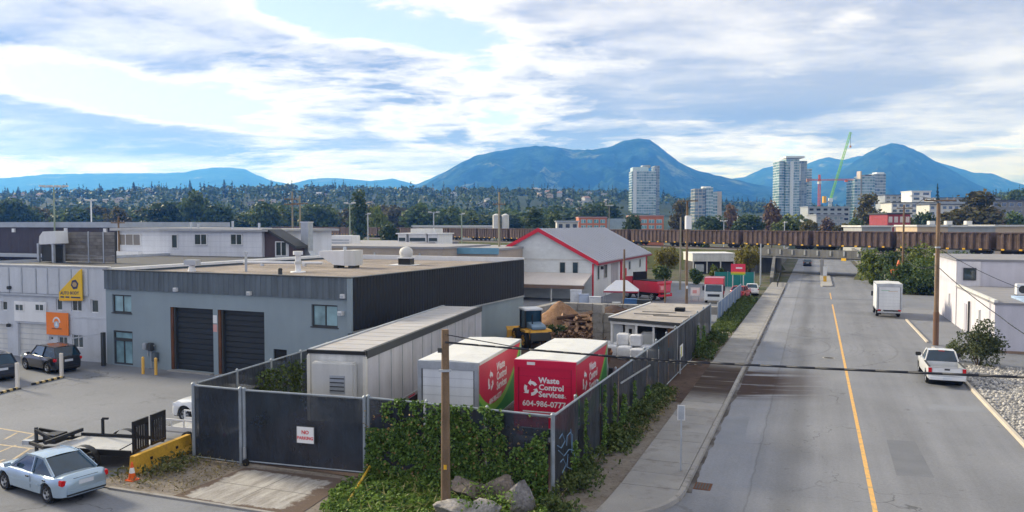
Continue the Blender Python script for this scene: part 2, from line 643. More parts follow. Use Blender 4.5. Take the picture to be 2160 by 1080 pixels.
# ================================================================== SETTING: ground, roads
def asphalt(name, col, main=False):
    t = NT(name)
    p = t.coord('World')
    f = t.rng(t.noise(p, 0.12, 6, 0.6), 0.3, 0.7, 0.86, 1.14)
    f = t.math('MULTIPLY', f, t.rng(t.noise(p, 9.0, 4, 0.7), 0.3, 0.7, 0.90, 1.10))
    f = t.math('MULTIPLY', f, t.rng(t.noise(p, 60.0, 2, 0.7), 0.3, 0.7, 0.88, 1.12))
    sp = t.node("ShaderNodeSeparateXYZ")
    t.l.new(p, sp.inputs[0])
    x, y = sp.outputs[0], sp.outputs[1]
    if main:
        wob = t.math('MULTIPLY', t.math('SUBTRACT', t.noise(p, 0.06, 3), 0.5), 1.3)
        xw = t.math('ADD', x, wob)

        def band(c, wdt, amt):
            d = t.math('ABSOLUTE', t.math('SUBTRACT', xw, c))
            return t.rng(d, 0.0, wdt, 1 - amt, 1.0, smooth=True)
        st = t.noise(p, 0.7, 5, 0.6, stretch=(2.4, 0.12, 1))
        f = t.math('MULTIPLY', f, t.rng(st, 0.3, 0.7, 0.92, 1.07))
        f = t.math('MULTIPLY', f, band(-0.75, 0.95, 0.25))
        f = t.math('MULTIPLY', f, band(0.95, 0.9, 0.05))
        f = t.math('MULTIPLY', f, band(3.9, 1.3, 0.10))
        f = t.math('MULTIPLY', f, band(6.1, 1.0, 0.06))
        # paler old surface beside the kerb
        edge = t.rng(t.math('ADD', x, t.math('MULTIPLY', t.noise(p, 0.25, 2), 0.3)), -2.05, -1.95, 1.0, 0.0)
        pal = t.math('MULTIPLY', edge, t.rng(y, 28, 30))
        f = t.math('MULTIPLY', f, t.math('ADD', 1.0, t.math('MULTIPLY', pal, 0.16)))
        # turning tyre marks, arcs round a point by the yard entrance
        dxn = t.math('ADD', x, 7.5)
        dyn = t.math('SUBTRACT', y, 66.0)
        r = t.math('POWER', t.math('ADD', t.math('MULTIPLY', dxn, dxn), t.math('MULTIPLY', dyn, dyn)), 0.5)
        cr = t.node("ShaderNodeCombineXYZ")
        t.l.new(r, cr.inputs[0])
        ringn = t.noise(cr.outputs[0], 2.6, 3, 0.6)
        rw = t.math('MULTIPLY', t.rng(r, 6.5, 9, smooth=True), t.rng(r, 17, 13, smooth=True))
        ring = t.math('MULTIPLY', t.rng(ringn, 0.55, 0.62, smooth=True), rw)
        f = t.math('MULTIPLY', f, t.math('SUBTRACT', 1.0, t.math('MULTIPLY', ring, 0.17)))
    if main:
        sp_ = t.rng(t.noise(p, 1.9, 3, 0.5), 0.66, 0.74, smooth=True)
        lane = t.math('MAXIMUM', t.rng(t.math('ABSOLUTE', t.math('SUBTRACT', x, -0.7)), 0.3, 1.4, 1, 0), t.rng(t.math('ABSOLUTE', t.math('SUBTRACT', x, 5.0)), 0.3, 1.6, 1, 0))
        f = t.math('MULTIPLY', f, t.math('SUBTRACT', 1.0, t.math('MULTIPLY', t.math('MULTIPLY', sp_, lane), 0.30)))
        seam = t.rng(t.math('ABSOLUTE', t.math('ADD', x, t.math('ADD', 1.95, t.math('MULTIPLY', t.noise(p, 0.8, 4), 0.25)))), 0.0, 0.05, 0.78, 1.0)
        f = t.math('MULTIPLY', f, seam)
    # cracks
    vo = t.node("ShaderNodeTexVoronoi", feature='DISTANCE_TO_EDGE')
    vo.inputs['Scale'].default_value = 0.16
    wv = t.node("ShaderNodeVectorMath", operation='MULTIPLY_ADD')
    nz = t.node("ShaderNodeTexNoise")
    nz.inputs['Scale'].default_value = 1.2
    t.l.new(p, nz.inputs['Vector'])
    t.l.new(nz.outputs[1], wv.inputs[0])
    wv.inputs[1].default_value = (2.2, 2.2, 0)
    t.l.new(p, wv.inputs[2])
    t.l.new(wv.outputs[0], vo.inputs['Vector'])
    ck = t.math('MULTIPLY', t.rng(vo.outputs[0], 0.0, 0.008, 1.0, 0.0), t.rng(t.noise(p, 0.1, 2), 0.46, 0.58))
    f = t.math('MULTIPLY', f, t.math('SUBTRACT', 1.0, t.math('MULTIPLY', ck, 0.5)))
    c = t.scale(col, f)
    if main:
        # brown mud carried out of the yard gate
        ys = t.math('ADD', y, t.math('MULTIPLY', t.math('MULTIPLY', t.math('ADD', x, 6.0), t.math('ADD', x, 6.0)), -0.035))
        cy = t.node("ShaderNodeCombineXYZ")
        t.l.new(ys, cy.inputs[1])
        t.l.new(t.math('MULTIPLY', x, 0.12), cy.inputs[0])
        ms = t.noise(cy.outputs[0], 1.5, 5, 0.62)
        reg = t.math('MULTIPLY', t.rng(ys, 43.5, 46.5, smooth=True), t.rng(ys, 54.5, 51.5, smooth=True))
        fall = t.rng(x, -4.2, 1.0, 1.6, 0.0)
        mud = t.math('MULTIPLY', t.math('MULTIPLY', reg, fall), t.rng(ms, 0.36, 0.50, smooth=True), True)
        c = t.mix(t.math('MULTIPLY', mud, 0.96), c, (0.045, 0.027, 0.022))
    else:
        st = t.rng(t.noise(p, 0.35, 6, 0.62), 0.56, 0.70, smooth=True)
        c = t.mix(t.math('MULTIPLY', st, 0.35), c, (0.10, 0.098, 0.10))
    t.base(c)
    t.b.inputs['Roughness'].default_value = 0.85
    t.b.inputs['Specular IOR Level'].default_value = 0.12
    t.bump(t.noise(p, 70, 3), 0.25, 0.01)
    return t.m


ASPH_MAIN = asphalt('asphalt_road', (0.212, 0.222, 0.246), True)
ASPH_LOT = asphalt('asphalt_lot', (0.205, 0.217, 0.243))


def soilmat(name, c0, c1, c2, sc=0.6):
    t = NT(name)
    p = t.coord('World')
    c = t.mix(t.rng(t.noise(p, sc, 6, 0.65), 0.35, 0.65, smooth=True), c0, c1)
    c = t.mix(t.rng(t.noise(p, sc * 5, 5, 0.7), 0.5, 0.72, smooth=True), c, c2)
    c = t.scale(c, t.rng(t.noise(p, 40, 2, 0.7), 0.3, 0.7, 0.8, 1.2))
    t.base(c)
    t.b.inputs['Roughness'].default_value = 0.95
    t.b.inputs['Specular IOR Level'].default_value = 0.15
    t.bump(t.noise(p, 14, 5, 0.7), 0.6, 0.06)
    return t.m


SOIL = soilmat('far_ground', (0.13, 0.12, 0.095), (0.07, 0.085, 0.04), (0.17, 0.155, 0.13), 0.15)
YARD = soilmat('yard_dirt', (0.075, 0.052, 0.044), (0.115, 0.083, 0.070), (0.05, 0.038, 0.034))
VERGE = soilmat('verge_soil', (0.20, 0.17, 0.145), (0.26, 0.235, 0.21), (0.115, 0.10, 0.075), 1.1)


def sheet(name, poly, z, mat):
    mb = MB()
    mb.add([(x, y, z) for x, y in poly], [tuple(range(len(poly)))])
    return struct(name, mb, mat)


sheet('ground', [(-45000, -3000), (45000, -3000), (45000, 60000), (-45000, 60000)], -0.10, SOIL)
sheet('industrial_lot', [(-160, 21.3), (-24.0, 21.3), (-24.0, 66), (-8.3, 66.4), (-8.3, 128), (-60, 150), (-160, 190)], -0.020, ASPH_LOT)
RW = [(-4.2, 18.0), (-4.2, 300), (8.4, 300), (8.4, -30), (-4.2, -30)]
sheet('road', RW, -0.012, ASPH_MAIN)
sheet('cross_street', [(-160, -8), (-4.2, -8), (-4.2, 28.2), (-6.0, 25.4), (-8.2, 23.9), (-9.6, 21.25), (-160, 21.25)], -0.016, ASPH_LOT)
sheet('yard', [(-24.4, 25.5), (-8.25, 25.5), (-8.0, 66.3), (-25.0, 75.0)], 0.012, YARD)
sheet('verge', [(-24.6, 21.3), (-10.5, 21.3), (-8.3, 25.4), (-24.4, 25.5)], 0.006, VERGE)
sheet('fence_verge', [(-10.5, 21.3), (-9.4, 22.4), (-8.4, 24.2), (-6.4, 25.2), (-6.55, 76.0), (-8.6, 76.0), (-8.2, 25.4)], 0.030, VERGE)
sheet('yard_mouth', [(-8.4, 43.0), (-6.46, 42.2), (-6.46, 55.5), (-8.4, 57)], 0.050, YARD)
sheet('right_lot', [(8.4, 60.5), (60, 60.5), (60, 118), (8.4, 118)], -0.022, ASPH_LOT)

PATCH = pm('road_patch', (0.230, 0.245, 0.275), 0.85, 0.08, 0.6, 0.12, 30, spec=0.12, coord='World')
PATCHD = pm('road_patch_dark', (0.160, 0.170, 0.192), 0.85, 0.1, 0.6, 0.12, 30, spec=0.12, coord='World')
for (x0, y0, x1, y1), m_ in (((-3.6, 57.5, -2.1, 66.0), PATCH), ((3.0, 33.0, 4.3, 38.5), PATCHD), ((-1.9, 70.0, 1.3, 71.1), PATCHD), ((5.6, 45.5, 8.2, 47.0), PATCH), ((-4.0, 35.0, -2.8, 40.5), PATCH), ((-3.9, 108.0, 8.3, 109.2), PATCHD)):
    sheet('road_patch', [(x0, y0), (x1, y0 + 0.2), (x1 - 0.1, y1), (x0 + 0.05, y1 - 0.15)], -0.0095, m_)
# yellow line, worn
t = NT('worn_yellow_line')
p = t.coord('World')
c = t.mix(t.rng(t.noise(p, 3.0, 6, 0.7), 0.50, 0.66), (0.70, 0.40, 0.11), (0.34, 0.27, 0.18))
t.base(t.scale(c, t.rng(t.noise(p, 30, 3), 0.3, 0.7, 0.82, 1.15)))
t.b.inputs['Roughness'].default_value = 0.7
YLINE = t.m
mb = MB()
mb.add([(1.90, -20, -0.007), (2.06, -20, -0.007), (2.06, 101, -0.007), (1.90, 101, -0.007)], [(0, 1, 2, 3)])
mb.add([(1.92, 108, -0.007), (2.05, 108, -0.007), (2.05, 118, -0.007), (1.92, 118, -0.007)], [(0, 1, 2, 3)])
struct('centre_line', mb, YLINE)
# hatching in the parking lot
mb = MB()
HA, HB = gp(-60, 893), gp(150, 928)
HC, HD = gp(-60, 962), gp(40, 985)
def strip(a, b, wd=0.13, z=-0.015):
    a, b = Vector(a), Vector(b)
    n = Vector((-(b - a).y, (b - a).x, 0)).normalized() * wd / 2
    mb.add([(q.x, q.y, z) for q in (a - n, b - n, b + n, a + n)], [(0, 1, 2, 3)])
strip(HA, HB); strip(HC, HD)
strip(gp(-40, 932), gp(70, 946), z=-0.0145)
for a, b in (((10, 926), (36, 912)), ((46, 930), (74, 914)), ((-20, 960), (34, 938)), ((28, 968), (64, 945)), ((-30, 985), (10, 968)), ((-60, 915), (-20, 900))):
    strip(gp(*a), gp(*b), 0.12, -0.0142)
struct('hatched_marking', mb, pm('faded_yellow', (0.42, 0.35, 0.25), 0.8, 0.2, 2.0, 0.2, 12))

# ------------------------------------------------------------------ sidewalk of separate slabs, kerbs
def slabmat():
    t = NT('sidewalk_slab')
    p = t.coord('World')
    oi = t.node("ShaderNodeObjectInfo")
    f = t.rng(oi.outputs['Random'], 0, 1, 0.90, 1.08)
    f = t.math('MULTIPLY', f, t.rng(t.noise(p, 0.5, 5), 0.3, 0.7, 0.88, 1.12))
    f = t.math('MULTIPLY', f, t.rng(t.noise(p, 24, 3), 0.3, 0.7, 0.90, 1.10))
    c = t.scale((0.30, 0.295, 0.29), f)
    c = t.mix(t.math('MULTIPLY', t.rng(t.noise(p, 1.2, 6, 0.65), 0.52, 0.7, smooth=True), 0.5), c, (0.17, 0.15, 0.135))
    sp = t.node("ShaderNodeSeparateXYZ")
    t.l.new(p, sp.inputs[0])
    cy = t.node("ShaderNodeCombineXYZ")
    t.l.new(sp.outputs[1], cy.inputs[1])
    t.l.new(t.math('MULTIPLY', sp.outputs[0], 0.12), cy.inputs[0])
    ms = t.noise(cy.outputs[0], 1.5, 5, 0.62)
    reg = t.math('MULTIPLY', t.rng(sp.outputs[1], 42, 46, smooth=True), t.rng(sp.outputs[1], 56, 52, smooth=True))
    mud = t.math('MULTIPLY', reg, t.rng(ms, 0.28, 0.46, 0.4, 1.0, smooth=True))
    c = t.mix(t.math('MULTIPLY', mud, 0.93), c, (0.038, 0.023, 0.018))
    t.base(c)
    t.b.inputs['Roughness'].default_value = 0.9
    t.b.inputs['Specular IOR Level'].default_value = 0.1
    t.bump(t.noise(p, 40, 4), 0.12)
    return t.m


SLAB = slabmat()
KERB_D = pm('kerb_dark', (0.16, 0.155, 0.15), 0.9)
mb = MB()
mb.box(-6.45, 27.9, -0.05, -4.36, 134, 0.085)
SW = struct('sidewalk', mb, pm('sidewalk_base', (0.12, 0.11, 0.10), 0.95))
proto = None
yy = 28.02
sl_me = MB().box(-1.03, 0.012, 0, 1.03, 1.588, 0.05).mesh('slab')
while yy < 95.5:
    link('slab', sl_me, SLAB, SW, (-5.41, yy, 0.075 + rnd.uniform(-0.004, 0.004)))
    yy += 1.6
sl2 = MB().box(-1.03, 0.012, 0, 1.03, 37.5, 0.05).mesh('slab')
link('slab', sl2, SLAB, SW, (-5.41, yy, 0.075))
# corner of the sidewalk curving into the cross street
CR = [(-8.2 + 3.85 * math.cos(a), 28.0 - 3.85 * math.sin(a)) for a in [i * math.pi / 2 / 12 for i in range(13)]]
mb = MB()
mb.prism([(-6.45, 28.0)] + CR[:8] + [(-6.6, 24.9), (-6.5, 26.2)], -0.03, 0.122)
part('corner_slab', mb, SLAB, SW)
mb = MB()
mb.prism([(-6.62, 24.88)] + CR[7:] + [(-8.6, 24.15), (-8.3, 25.0)], -0.03, 0.105)
part('corner_ramp', mb, SLAB, SW)
for k in range(9):
    mb = MB().bar((-6.55 - k * 0.17, 24.9, 0.108 if k > 0 else 0.12), (-6.20 - k * 0.19, 24.65, 0.108 if k > 0 else 0.12), 0.05, 0.02)
    part('tread_groove', mb, KERB_D, SW)
KERB = pm('kerb_concrete', (0.29, 0.28, 0.27), 0.9, 0.12, 0.9, 0.1, 20, dirt=(0.13, 0.115, 0.10), dirt_amt=0.7)
kb = MB()
kprof = [(-4.355, -0.05), (-4.14, -0.05), (-4.17, 0.115), (-4.19, 0.13), (-4.355, 0.13)]
kb.prism([(a, b) for a, b in kprof], 28.0, 134, 'y')
arc2 = [(-8.2 + 3.95 * math.cos(a), 28.0 - 3.95 * math.sin(a)) for a in [i * math.pi / 2 / 14 for i in range(15)]]
kb.loft([[(x - 0.10 * math.cos(t_), y + 0.10 * math.sin(t_), -0.05), (x + 0.10 * math.cos(t_), y - 0.10 * math.sin(t_), -0.05), (x + 0.06 * math.cos(t_), y - 0.06 * math.sin(t_), 0.13), (x - 0.10 * math.cos(t_), y + 0.10 * math.sin(t_), 0.13)] for (x, y), t_ in zip(arc2, [i * math.pi / 2 / 14 for i in range(15)])])
struct('kerb', kb, KERB)
# dark gutter, wet silt along the kerb
t = NT('gutter_silt')
p = t.coord('World')
t.base(t.mix(t.rng(t.noise(p, 0.9, 5), 0.4, 0.62), (0.06, 0.052, 0.048), (0.17, 0.165, 0.165)))
t.b.inputs['Roughness'].default_value = 0.9
mb = MB()
pts = []
for i in range(230):
    y0 = 28.2 + i * 0.42
    pts.append((y0, 0.10 + 0.16 * max(0, MN.fractal((y0 * 0.5, 3.1, 0), 0.8, 2.0, 4) + 0.35)))
for (y0, w0), (y1, w1) in zip(pts, pts[1:]):
    mb.add([(-4.15, y0, -0.006), (-4.15 + w0, y0, -0.006), (-4.15 + w1, y1, -0.006), (-4.15, y1, -0.006)], [(0, 1, 2, 3)])
struct('gutter_silt', mb, t.m)
KR = pm('kerb_pale', (0.50, 0.45, 0.38), 0.85, 0.12, 0.8, 0.08)
kb = MB()
kb.prism([(8.40, -0.05), (8.58, -0.05), (8.58, 0.13), (8.44, 0.13), (8.41, 0.11)], 20, 68, 'y')
kb.prism([(8.40, -0.05), (8.58, -0.05), (8.58, 0.11), (8.42, 0.10)], 71, 87, 'y')
kb.prism([(8.40, -0.05), (8.58, -0.05), (8.58, 0.11), (8.42, 0.10)], 104, 132, 'y')
struct('right_kerb', kb, KR)
# front kerb line of the verge towards the cross street
kb = MB()
kb.box(-23.6, 21.2, -0.04, -9.8, 21.34, 0.05)
struct('front_kerb', kb, KERB)
# concrete apron in front of the gate: broken slabs
t = NT('apron_concrete')
p = t.coord('World')
st = t.noise(p, 1.0, 5, 0.65, stretch=(3.2, 0.7, 1))
c = t.mix(t.rng(st, 0.35, 0.68), (0.25, 0.235, 0.22), (0.44, 0.43, 0.415))
sp = t.node("ShaderNodeSeparateXYZ")
t.l.new(p, sp.inputs[0])
ex = t.math('MULTIPLY', t.rng(sp.outputs[0], -20.7, -20.0), t.rng(sp.outputs[0], -15.9, -17.4))
ey = t.math('MULTIPLY', t.rng(sp.outputs[1], 21.3, 21.8), t.rng(sp.outputs[1], 25.0, 24.4))
m_ = t.math('ADD', t.math('MULTIPLY', ex, ey), t.math('MULTIPLY', t.math('SUBTRACT', t.noise(p, 1.6, 6, 0.7), 0.5), 1.5))
c = t.mix(t.rng(m_, 0.30, 0.52, smooth=True), (0.125, 0.095, 0.08), c)
t.base(t.scale(c, t.rng(t.noise(p, 26, 3), 0.3, 0.7, 0.86, 1.14)))
t.b.inputs['Roughness'].default_value = 0.92
t.b.inputs['Specular IOR Level'].default_value = 0.12
t.bump(t.noise(p, 9, 5, 0.7), 0.35, 0.04)
AP = struct('apron', MB().prism([(-20.8, 21.42), (-15.6, 21.42), (-15.9, 24.6), (-16.4, 25.1), (-20.6, 24.95)], -0.02, 0.022), t.m)
part('slab_joint', MB().box(-18.42, 21.5, 0.0221, -18.38, 24.9, 0.024), KERB_D, AP)
part('slab_joint', MB().box(-20.4, 23.18, 0.0221, -16.2, 23.22, 0.0245), KERB_D, AP)
# right-hand verge with stones
GRAV = soilmat('gravel_bed', (0.20, 0.20, 0.20), (0.30, 0.30, 0.30), (0.13, 0.13, 0.135), 3.0)
sheet('gravel_bed', [(8.58, 20), (30, 20), (30, 60.4), (8.58, 60.4)], 0.06, GRAV)


def scatter_stones(name, n, x0, x1, y0, y1, smin, smax, mat, z=0.06, rs=npr):
    base = np.array([(1, 0, 0), (-1, 0, 0), (0, 1, 0), (0, -1, 0), (0, 0, 1), (0, 0, -1)], float)
    F = np.array([(0, 2, 4), (2, 1, 4), (1, 3, 4), (3, 0, 4), (2, 0, 5), (1, 2, 5), (3, 1, 5), (0, 3, 5)])
    c = np.stack([rs.uniform(x0, x1, n), rs.uniform(y0, y1, n), np.full(n, z)], 1)
    s = rs.uniform(smin, smax, n) ** 1.0
    V = base[None] * s[:, None, None] * rs.uniform(0.6, 1.2, (n, 6, 1)) + rs.normal(0, 0.18, (n, 6, 3)) * s[:, None, None]
    a = rs.uniform(0, 6.28, n)
    ca, sa = np.cos(a)[:, None], np.sin(a)[:, None]
    V = np.stack([V[..., 0] * ca - V[..., 1] * sa, V[..., 0] * sa + V[..., 1] * ca, V[..., 2] * 0.8], -1) + c[:, None]
    Q = (F[None] + (np.arange(n) * 6)[:, None, None]).reshape(-1, 3)
    o = link(name, np_mesh(name, V.reshape(-1, 3), Q), mat)
    o['kind'] = 'stuff'
    return o


STONE = leafmat('gravel_stone', (0.12, 0.125, 0.14), (0.60, 0.58, 0.55), 0.0, 0.0, 0.9)
tag(scatter_stones('gravel', 9000, 8.7, 16.5, 36, 60, 0.05, 0.15, STONE), 'loose grey gravel beside the right kerb', 'gravel')

# ================================================================== far terrain
_hp = [(-900, 52), (0, 54), (300, 62), (500, 66), (900, 62), (1300, 58), (1450, 44), (1640, 34), (1800, 30), (2050, 42), (2200, 64), (2900, 75)]


def interp(tab, x):
    if x <= tab[0][0]: return tab[0][1]
    for (a, p), (b, q) in zip(tab, tab[1:]):
        if x <= b: return p + (q - p) * (x - a) / (b - a)
    return tab[-1][1]


def sstep(x):
    x = min(1, max(0, x))
    return x * x * (3 - 2 * x)




def hillz(px, d):
    z = interp(_hp, px) * sstep((d - 430) / 1050.0)
    return z * (1 + 0.12 * MN.noise((px / 160.0, d / 300.0, 0.3))) - 0.12


def hill_point(px, d):
    q = dp(px, 472, d)
    return Vector((q.x, q.y, hillz(px, d)))


FORESTG = soilmat('forest_floor', (0.035, 0.055, 0.028), (0.05, 0.075, 0.035), (0.02, 0.032, 0.018), 0.02)
V, cols = [], list(range(-900, 3001, 60))
ds = [430, 520, 620, 740, 880, 1040, 1220, 1420, 1650, 1950, 2400, 3000]
for d in ds:
    for px in cols:
        q = hill_point(px, d)
        V.append((q.x, q.y, q.z if d < 2300 else q.z * 0.4))
n = len(cols)
Q = [(k * n + i, k * n + i + 1, (k + 1) * n + i + 1, (k + 1) * n + i) for k in range(len(ds) - 1) for i in range(n - 1)]
me = np_mesh('hillside', np.array(V), np.array(Q))
me.shade_smooth()
o = link('hillside', me, FORESTG)
o['kind'] = 'structure'


def mtnmat(name, c0, c1, c2):
    t = NT(name)
    p = t.coord('World')
    c = t.mix(t.rng(t.noise(p, 0.0056, 8, 0.65), 0.40, 0.60, smooth=True), c0, c1)
    sunlit_patch = t.rng(t.noise(p, 0.0031, 7, 0.7), 0.57, 0.66, smooth=True)  # lighter clearings, with the sunlight on them put into the colour
    c = t.mix(sunlit_patch, c, c2)
    c = t.scale(c, t.rng(t.noise(p, 0.035, 4, 0.75), 0.3, 0.7, 0.4, 1.6))
    t.base(c)
    t.b.inputs['Roughness'].default_value = 1.0
    t.b.inputs['Specular IOR Level'].default_value = 0.0
    return t.m


MTN = mtnmat('mountain_forest', (0.006, 0.022, 0.018), (0.028, 0.062, 0.040), (0.13, 0.16, 0.07))


def mountain(name, ridge, d, seed, amp=0.26, step=6, front=0.55, mat=MTN):
    x0, x1 = ridge[0][0], ridge[-1][0]
    nc = int((x1 - x0) / step) + 1
    vs = [i / 26.0 for i in range(27)] + [1.08, 1.2, 1.4]
    V = np.zeros((len(vs), nc, 3))
    for i in range(nc):
        px = x0 + i * step
        py = interp(ridge, px)
        zr = (472 - py) / 1680.0 * d * 1.0 + CAM_H
        for k, v in enumerate(vs):
            dd = d * (front + (1 - front) * v)
            q = dp(px, 472, dd)
            if v <= 1:
                prof = v ** 1.25
            else:
                prof = max(0.0, 1 - (v - 1) * 2.2)
            s = 1.0 / (d * 0.038)
            g = MN.ridged_multi_fractal((q.x * s, q.y * s * 0.8, seed), 1.0, 2.1, 5, 0.9, 2.0) - 1.0
            fine = MN.fractal((q.x * s * 5, q.y * s * 5, seed + 3), 0.9, 2.1, 4)
            w_ = max(0.0, min(1.0, v * 3)) * (max(0.0, 1 - v) ** 0.6 if v <= 1 else 0)
            z = zr * prof + zr * amp * (g * w_) + zr * 0.010 * fine * (1 if v <= 1.01 else 0)
            V[k, i] = (q.x, q.y, max(z, -5))
    nk = len(vs)
    idx = np.arange(nk * nc).reshape(nk, nc)
    Q = np.stack([idx[:-1, :-1], idx[:-1, 1:], idx[1:, 1:], idx[1:, :-1]], -1).reshape(-1, 4)
    me = np_mesh(name, V.reshape(-1, 3), Q)
    me.shade_smooth()
    o = link(name, me, mat)
    o['kind'] = 'structure'
    return o


mountain('distant_ridge', [(-900, 420), (-400, 398), (0, 377), (100, 368), (200, 366), (330, 366), (390, 364), (425, 357), (460, 353), (515, 356), (535, 366), (570, 380), (610, 389), (650, 379), (690, 375), (730, 377), (780, 382), (830, 377), (880, 390), (960, 402), (1100, 420)], 9500, 1.3, 0.10)
mountain('mountain_slope', [(800, 412), (850, 398), (890, 385), (940, 362), (1000, 342), (1060, 336), (1200, 345), (1300, 380)], 7400, 5.1)
mountain('mountain', [(800, 425), (860, 406), (900, 388), (930, 370), (960, 350), (1000, 330), (1050, 319), (1100, 311), (1130, 308), (1170, 310), (1210, 317), (1250, 316), (1290, 309), (1315, 298), (1345, 293), (1368, 295), (1385, 306), (1410, 327), (1440, 348), (1470, 360), (1510, 370), (1550, 379), (1590, 388), (1650, 399), (1750, 412), (1850, 425)], 5000, 2.2)
mountain('back_range', [(1380, 392), (1450, 358), (1480, 366), (1530, 378), (1570, 374), (1610, 354), (1650, 350), (1690, 350), (1720, 338), (1745, 331), (1775, 338), (1810, 330), (1880, 332), (1960, 338), (2010, 352), (2050, 364), (2090, 366), (2130, 382), (2180, 396), (2400, 404), (2900, 415)], 8200, 3.7)
mountain('cone_mountain', [(1600, 425), (1680, 405), (1730, 388), (1765, 365), (1800, 342), (1830, 321), (1855, 309), (1880, 303), (1905, 308), (1935, 321), (1970, 340), (2010, 362), (2050, 385), (2090, 402), (2160, 418), (2260, 430)], 5800, 4.4)

# ------------------------------------------------------------------ haze: one box of even pale air
hz = MB().box(-14000, -40, -6, 14000, 14500, 770)
h = bpy.data.materials.new('pale_air')
h.use_nodes = True
hn = h.node_tree.nodes
hn.remove(hn["Principled BSDF"])
pv = hn.new("ShaderNodeVolumePrincipled")
pv.inputs['Color'].default_value = (0.08, 0.31, 1.0, 1)
pv.inputs['Absorption Color'].default_value = (1, 1, 1, 1)
pv.inputs['Density'].default_value = 0.000175
pv.inputs['Anisotropy'].default_value = 0.25
h.node_tree.links.new(pv.outputs[0], hn["Material Output"].inputs['Volume'])
HAZE = part('haze', hz, h)
HAZE['kind'] = 'stuff'

# ================================================================== TREES
BARK = pm('bark', (0.10, 0.075, 0.055), 0.9, 0.2, 2.0)
L_DARK = leafmat('leaf_dark', (0.028, 0.056, 0.020), (0.090, 0.132, 0.048))
L_MID = leafmat('leaf_mid', (0.042, 0.078, 0.022), (0.13, 0.18, 0.055))
L_YEL = leafmat('leaf_yellow', (0.085, 0.085, 0.014), (0.26, 0.22, 0.035))
L_LIME = leafmat('leaf_lime', (0.06, 0.095, 0.018), (0.20, 0.24, 0.05))
L_RUST = leafmat('leaf_rust', (0.090, 0.062, 0.032), (0.25, 0.155, 0.075))
L_CONI = leafmat('needle', (0.018, 0.040, 0.024), (0.052, 0.090, 0.046), 0.1)
L_OLIVE = leafmat('leaf_olive', (0.060, 0.068, 0.026), (0.165, 0.140, 0.055))


def clumps(rs, n, cz, rx, rz, lo=0.35, cone=0.0):
    """clump centres spread through an uneven ellipsoid"""
    d = rs.normal(size=(n, 3))
    d /= np.linalg.norm(d, axis=1)[:, None]
    r = rs.uniform(lo, 1.0, n) ** 0.6
    c = d * r[:, None] * np.array([rx, rx, rz])
    if cone:
        k = 1 - cone * (c[:, 2] / rz * 0.5 + 0.5)
        c[:, :2] *= k[:, None]
    c[:, 2] += cz
    return c


def crown(name, seed, h, rx, cz, rz, nc, per, leaf, cr, cone=0.0):
    rs = np.random.RandomState(seed)
    cc = clumps(rs, nc, cz, rx, rz, 0.3, cone)
    k = nc * per
    c0 = np.repeat(cc, per, 0)
    d = rs.normal(size=(k, 3))
    d /= np.linalg.norm(d, axis=1)[:, None]
    rr = np.repeat(rs.uniform(0.7, 1.3, nc), per) * cr * rs.uniform(0.55, 1.05, k)
    C = c0 + d * rr[:, None] * np.array([1.0, 1.0, 0.8])
    V, Q = leaf_quads(C, rs.uniform(0.6, 1.3, k) * leaf, 0.35, d * 0.8, 0.7, rs)
    return np_mesh(name, V, Q)


def trunk(name, seed, h, r, crown_z, spread, nl=6):
    rs = random.Random(seed)
    mb = MB()
    top = Vector((rs.uniform(-.3, .3), rs.uniform(-.3, .3), crown_z))
    mb.tube((0, 0, -0.2), top * 0.55, r, r * 0.75, 8)
    mb.tube(top * 0.55, top * 1.15, r * 0.75, r * 0.35, 8)
    for i in range(nl):
        a = i * 6.283 / nl + rs.uniform(-.3, .3)
        s = top * rs.uniform(0.5, 0.95)
        e = s + Vector((math.cos(a) * spread, math.sin(a) * spread, spread * rs.uniform(0.5, 1.2)))
        m = (s + e) / 2 + Vector((0, 0, spread * 0.12))
        mb.tube(s, m, r * 0.36, r * 0.25, 6)
        mb.tube(m, e, r * 0.25, r * 0.10, 6)
    return mb.mesh(name)


def make_tree(name, label, kind, seed, leafm, h=15.0, rx=5.0, per=30, nc=60, leaf=1.2, group=None):
    o = thing(name, label, 'tree', (0, -500, 0), group=group)
    if kind == 'broad':
        t_ = trunk('trunk', seed, h, h * 0.022, h * 0.45, rx * 0.62)
        c_ = crown('crown', seed, h, rx * 0.86, h * 0.60, h * 0.34, nc, per, leaf, rx * 0.34)
    elif kind == 'tall':
        t_ = trunk('trunk', seed, h, h * 0.016, h * 0.5, rx * 0.6)
        c_ = crown('crown', seed, h, rx * 0.85, h * 0.54, h * 0.42, nc, per, leaf, rx * 0.42, cone=0.55)
    else:
        rs = np.random.RandomState(seed)
        t_ = MB().tube((0, 0, -0.2), (0, 0, h * 0.97), h * 0.016, h * 0.003, 7).mesh('trunk')
        k = nc * per
        zz_ = rs.uniform(0.10, 1.0, k) ** 0.85
        tier = np.round(zz_ * 16) / 16 + rs.normal(0, 0.012, k)
        a = rs.uniform(0, 6.283, k)
        env = rx * (1.02 - tier) ** 0.8
        rr = env * rs.uniform(0.25, 1.0, k) * (0.8 + 0.25 * np.sin(a * 3 + tier * 9))
        C = np.stack([np.cos(a) * rr, np.sin(a) * rr, tier * h - rr * 0.28], 1)
        N = np.stack([np.cos(a) * 0.5, np.sin(a) * 0.5, np.full(k, 0.9)], 1)
        V, Q = leaf_quads(C, (0.35 + 0.65 * env / rx) * leaf * rs.uniform(0.8, 1.3, k), 0.1, N, 0.6, rs)
        c_ = np_mesh('crown', V, Q)
    link('trunk', t_, BARK, o)
    link('crown', c_, leafm, o)
    o['h'] = h
    o['rx'] = rx
    return o


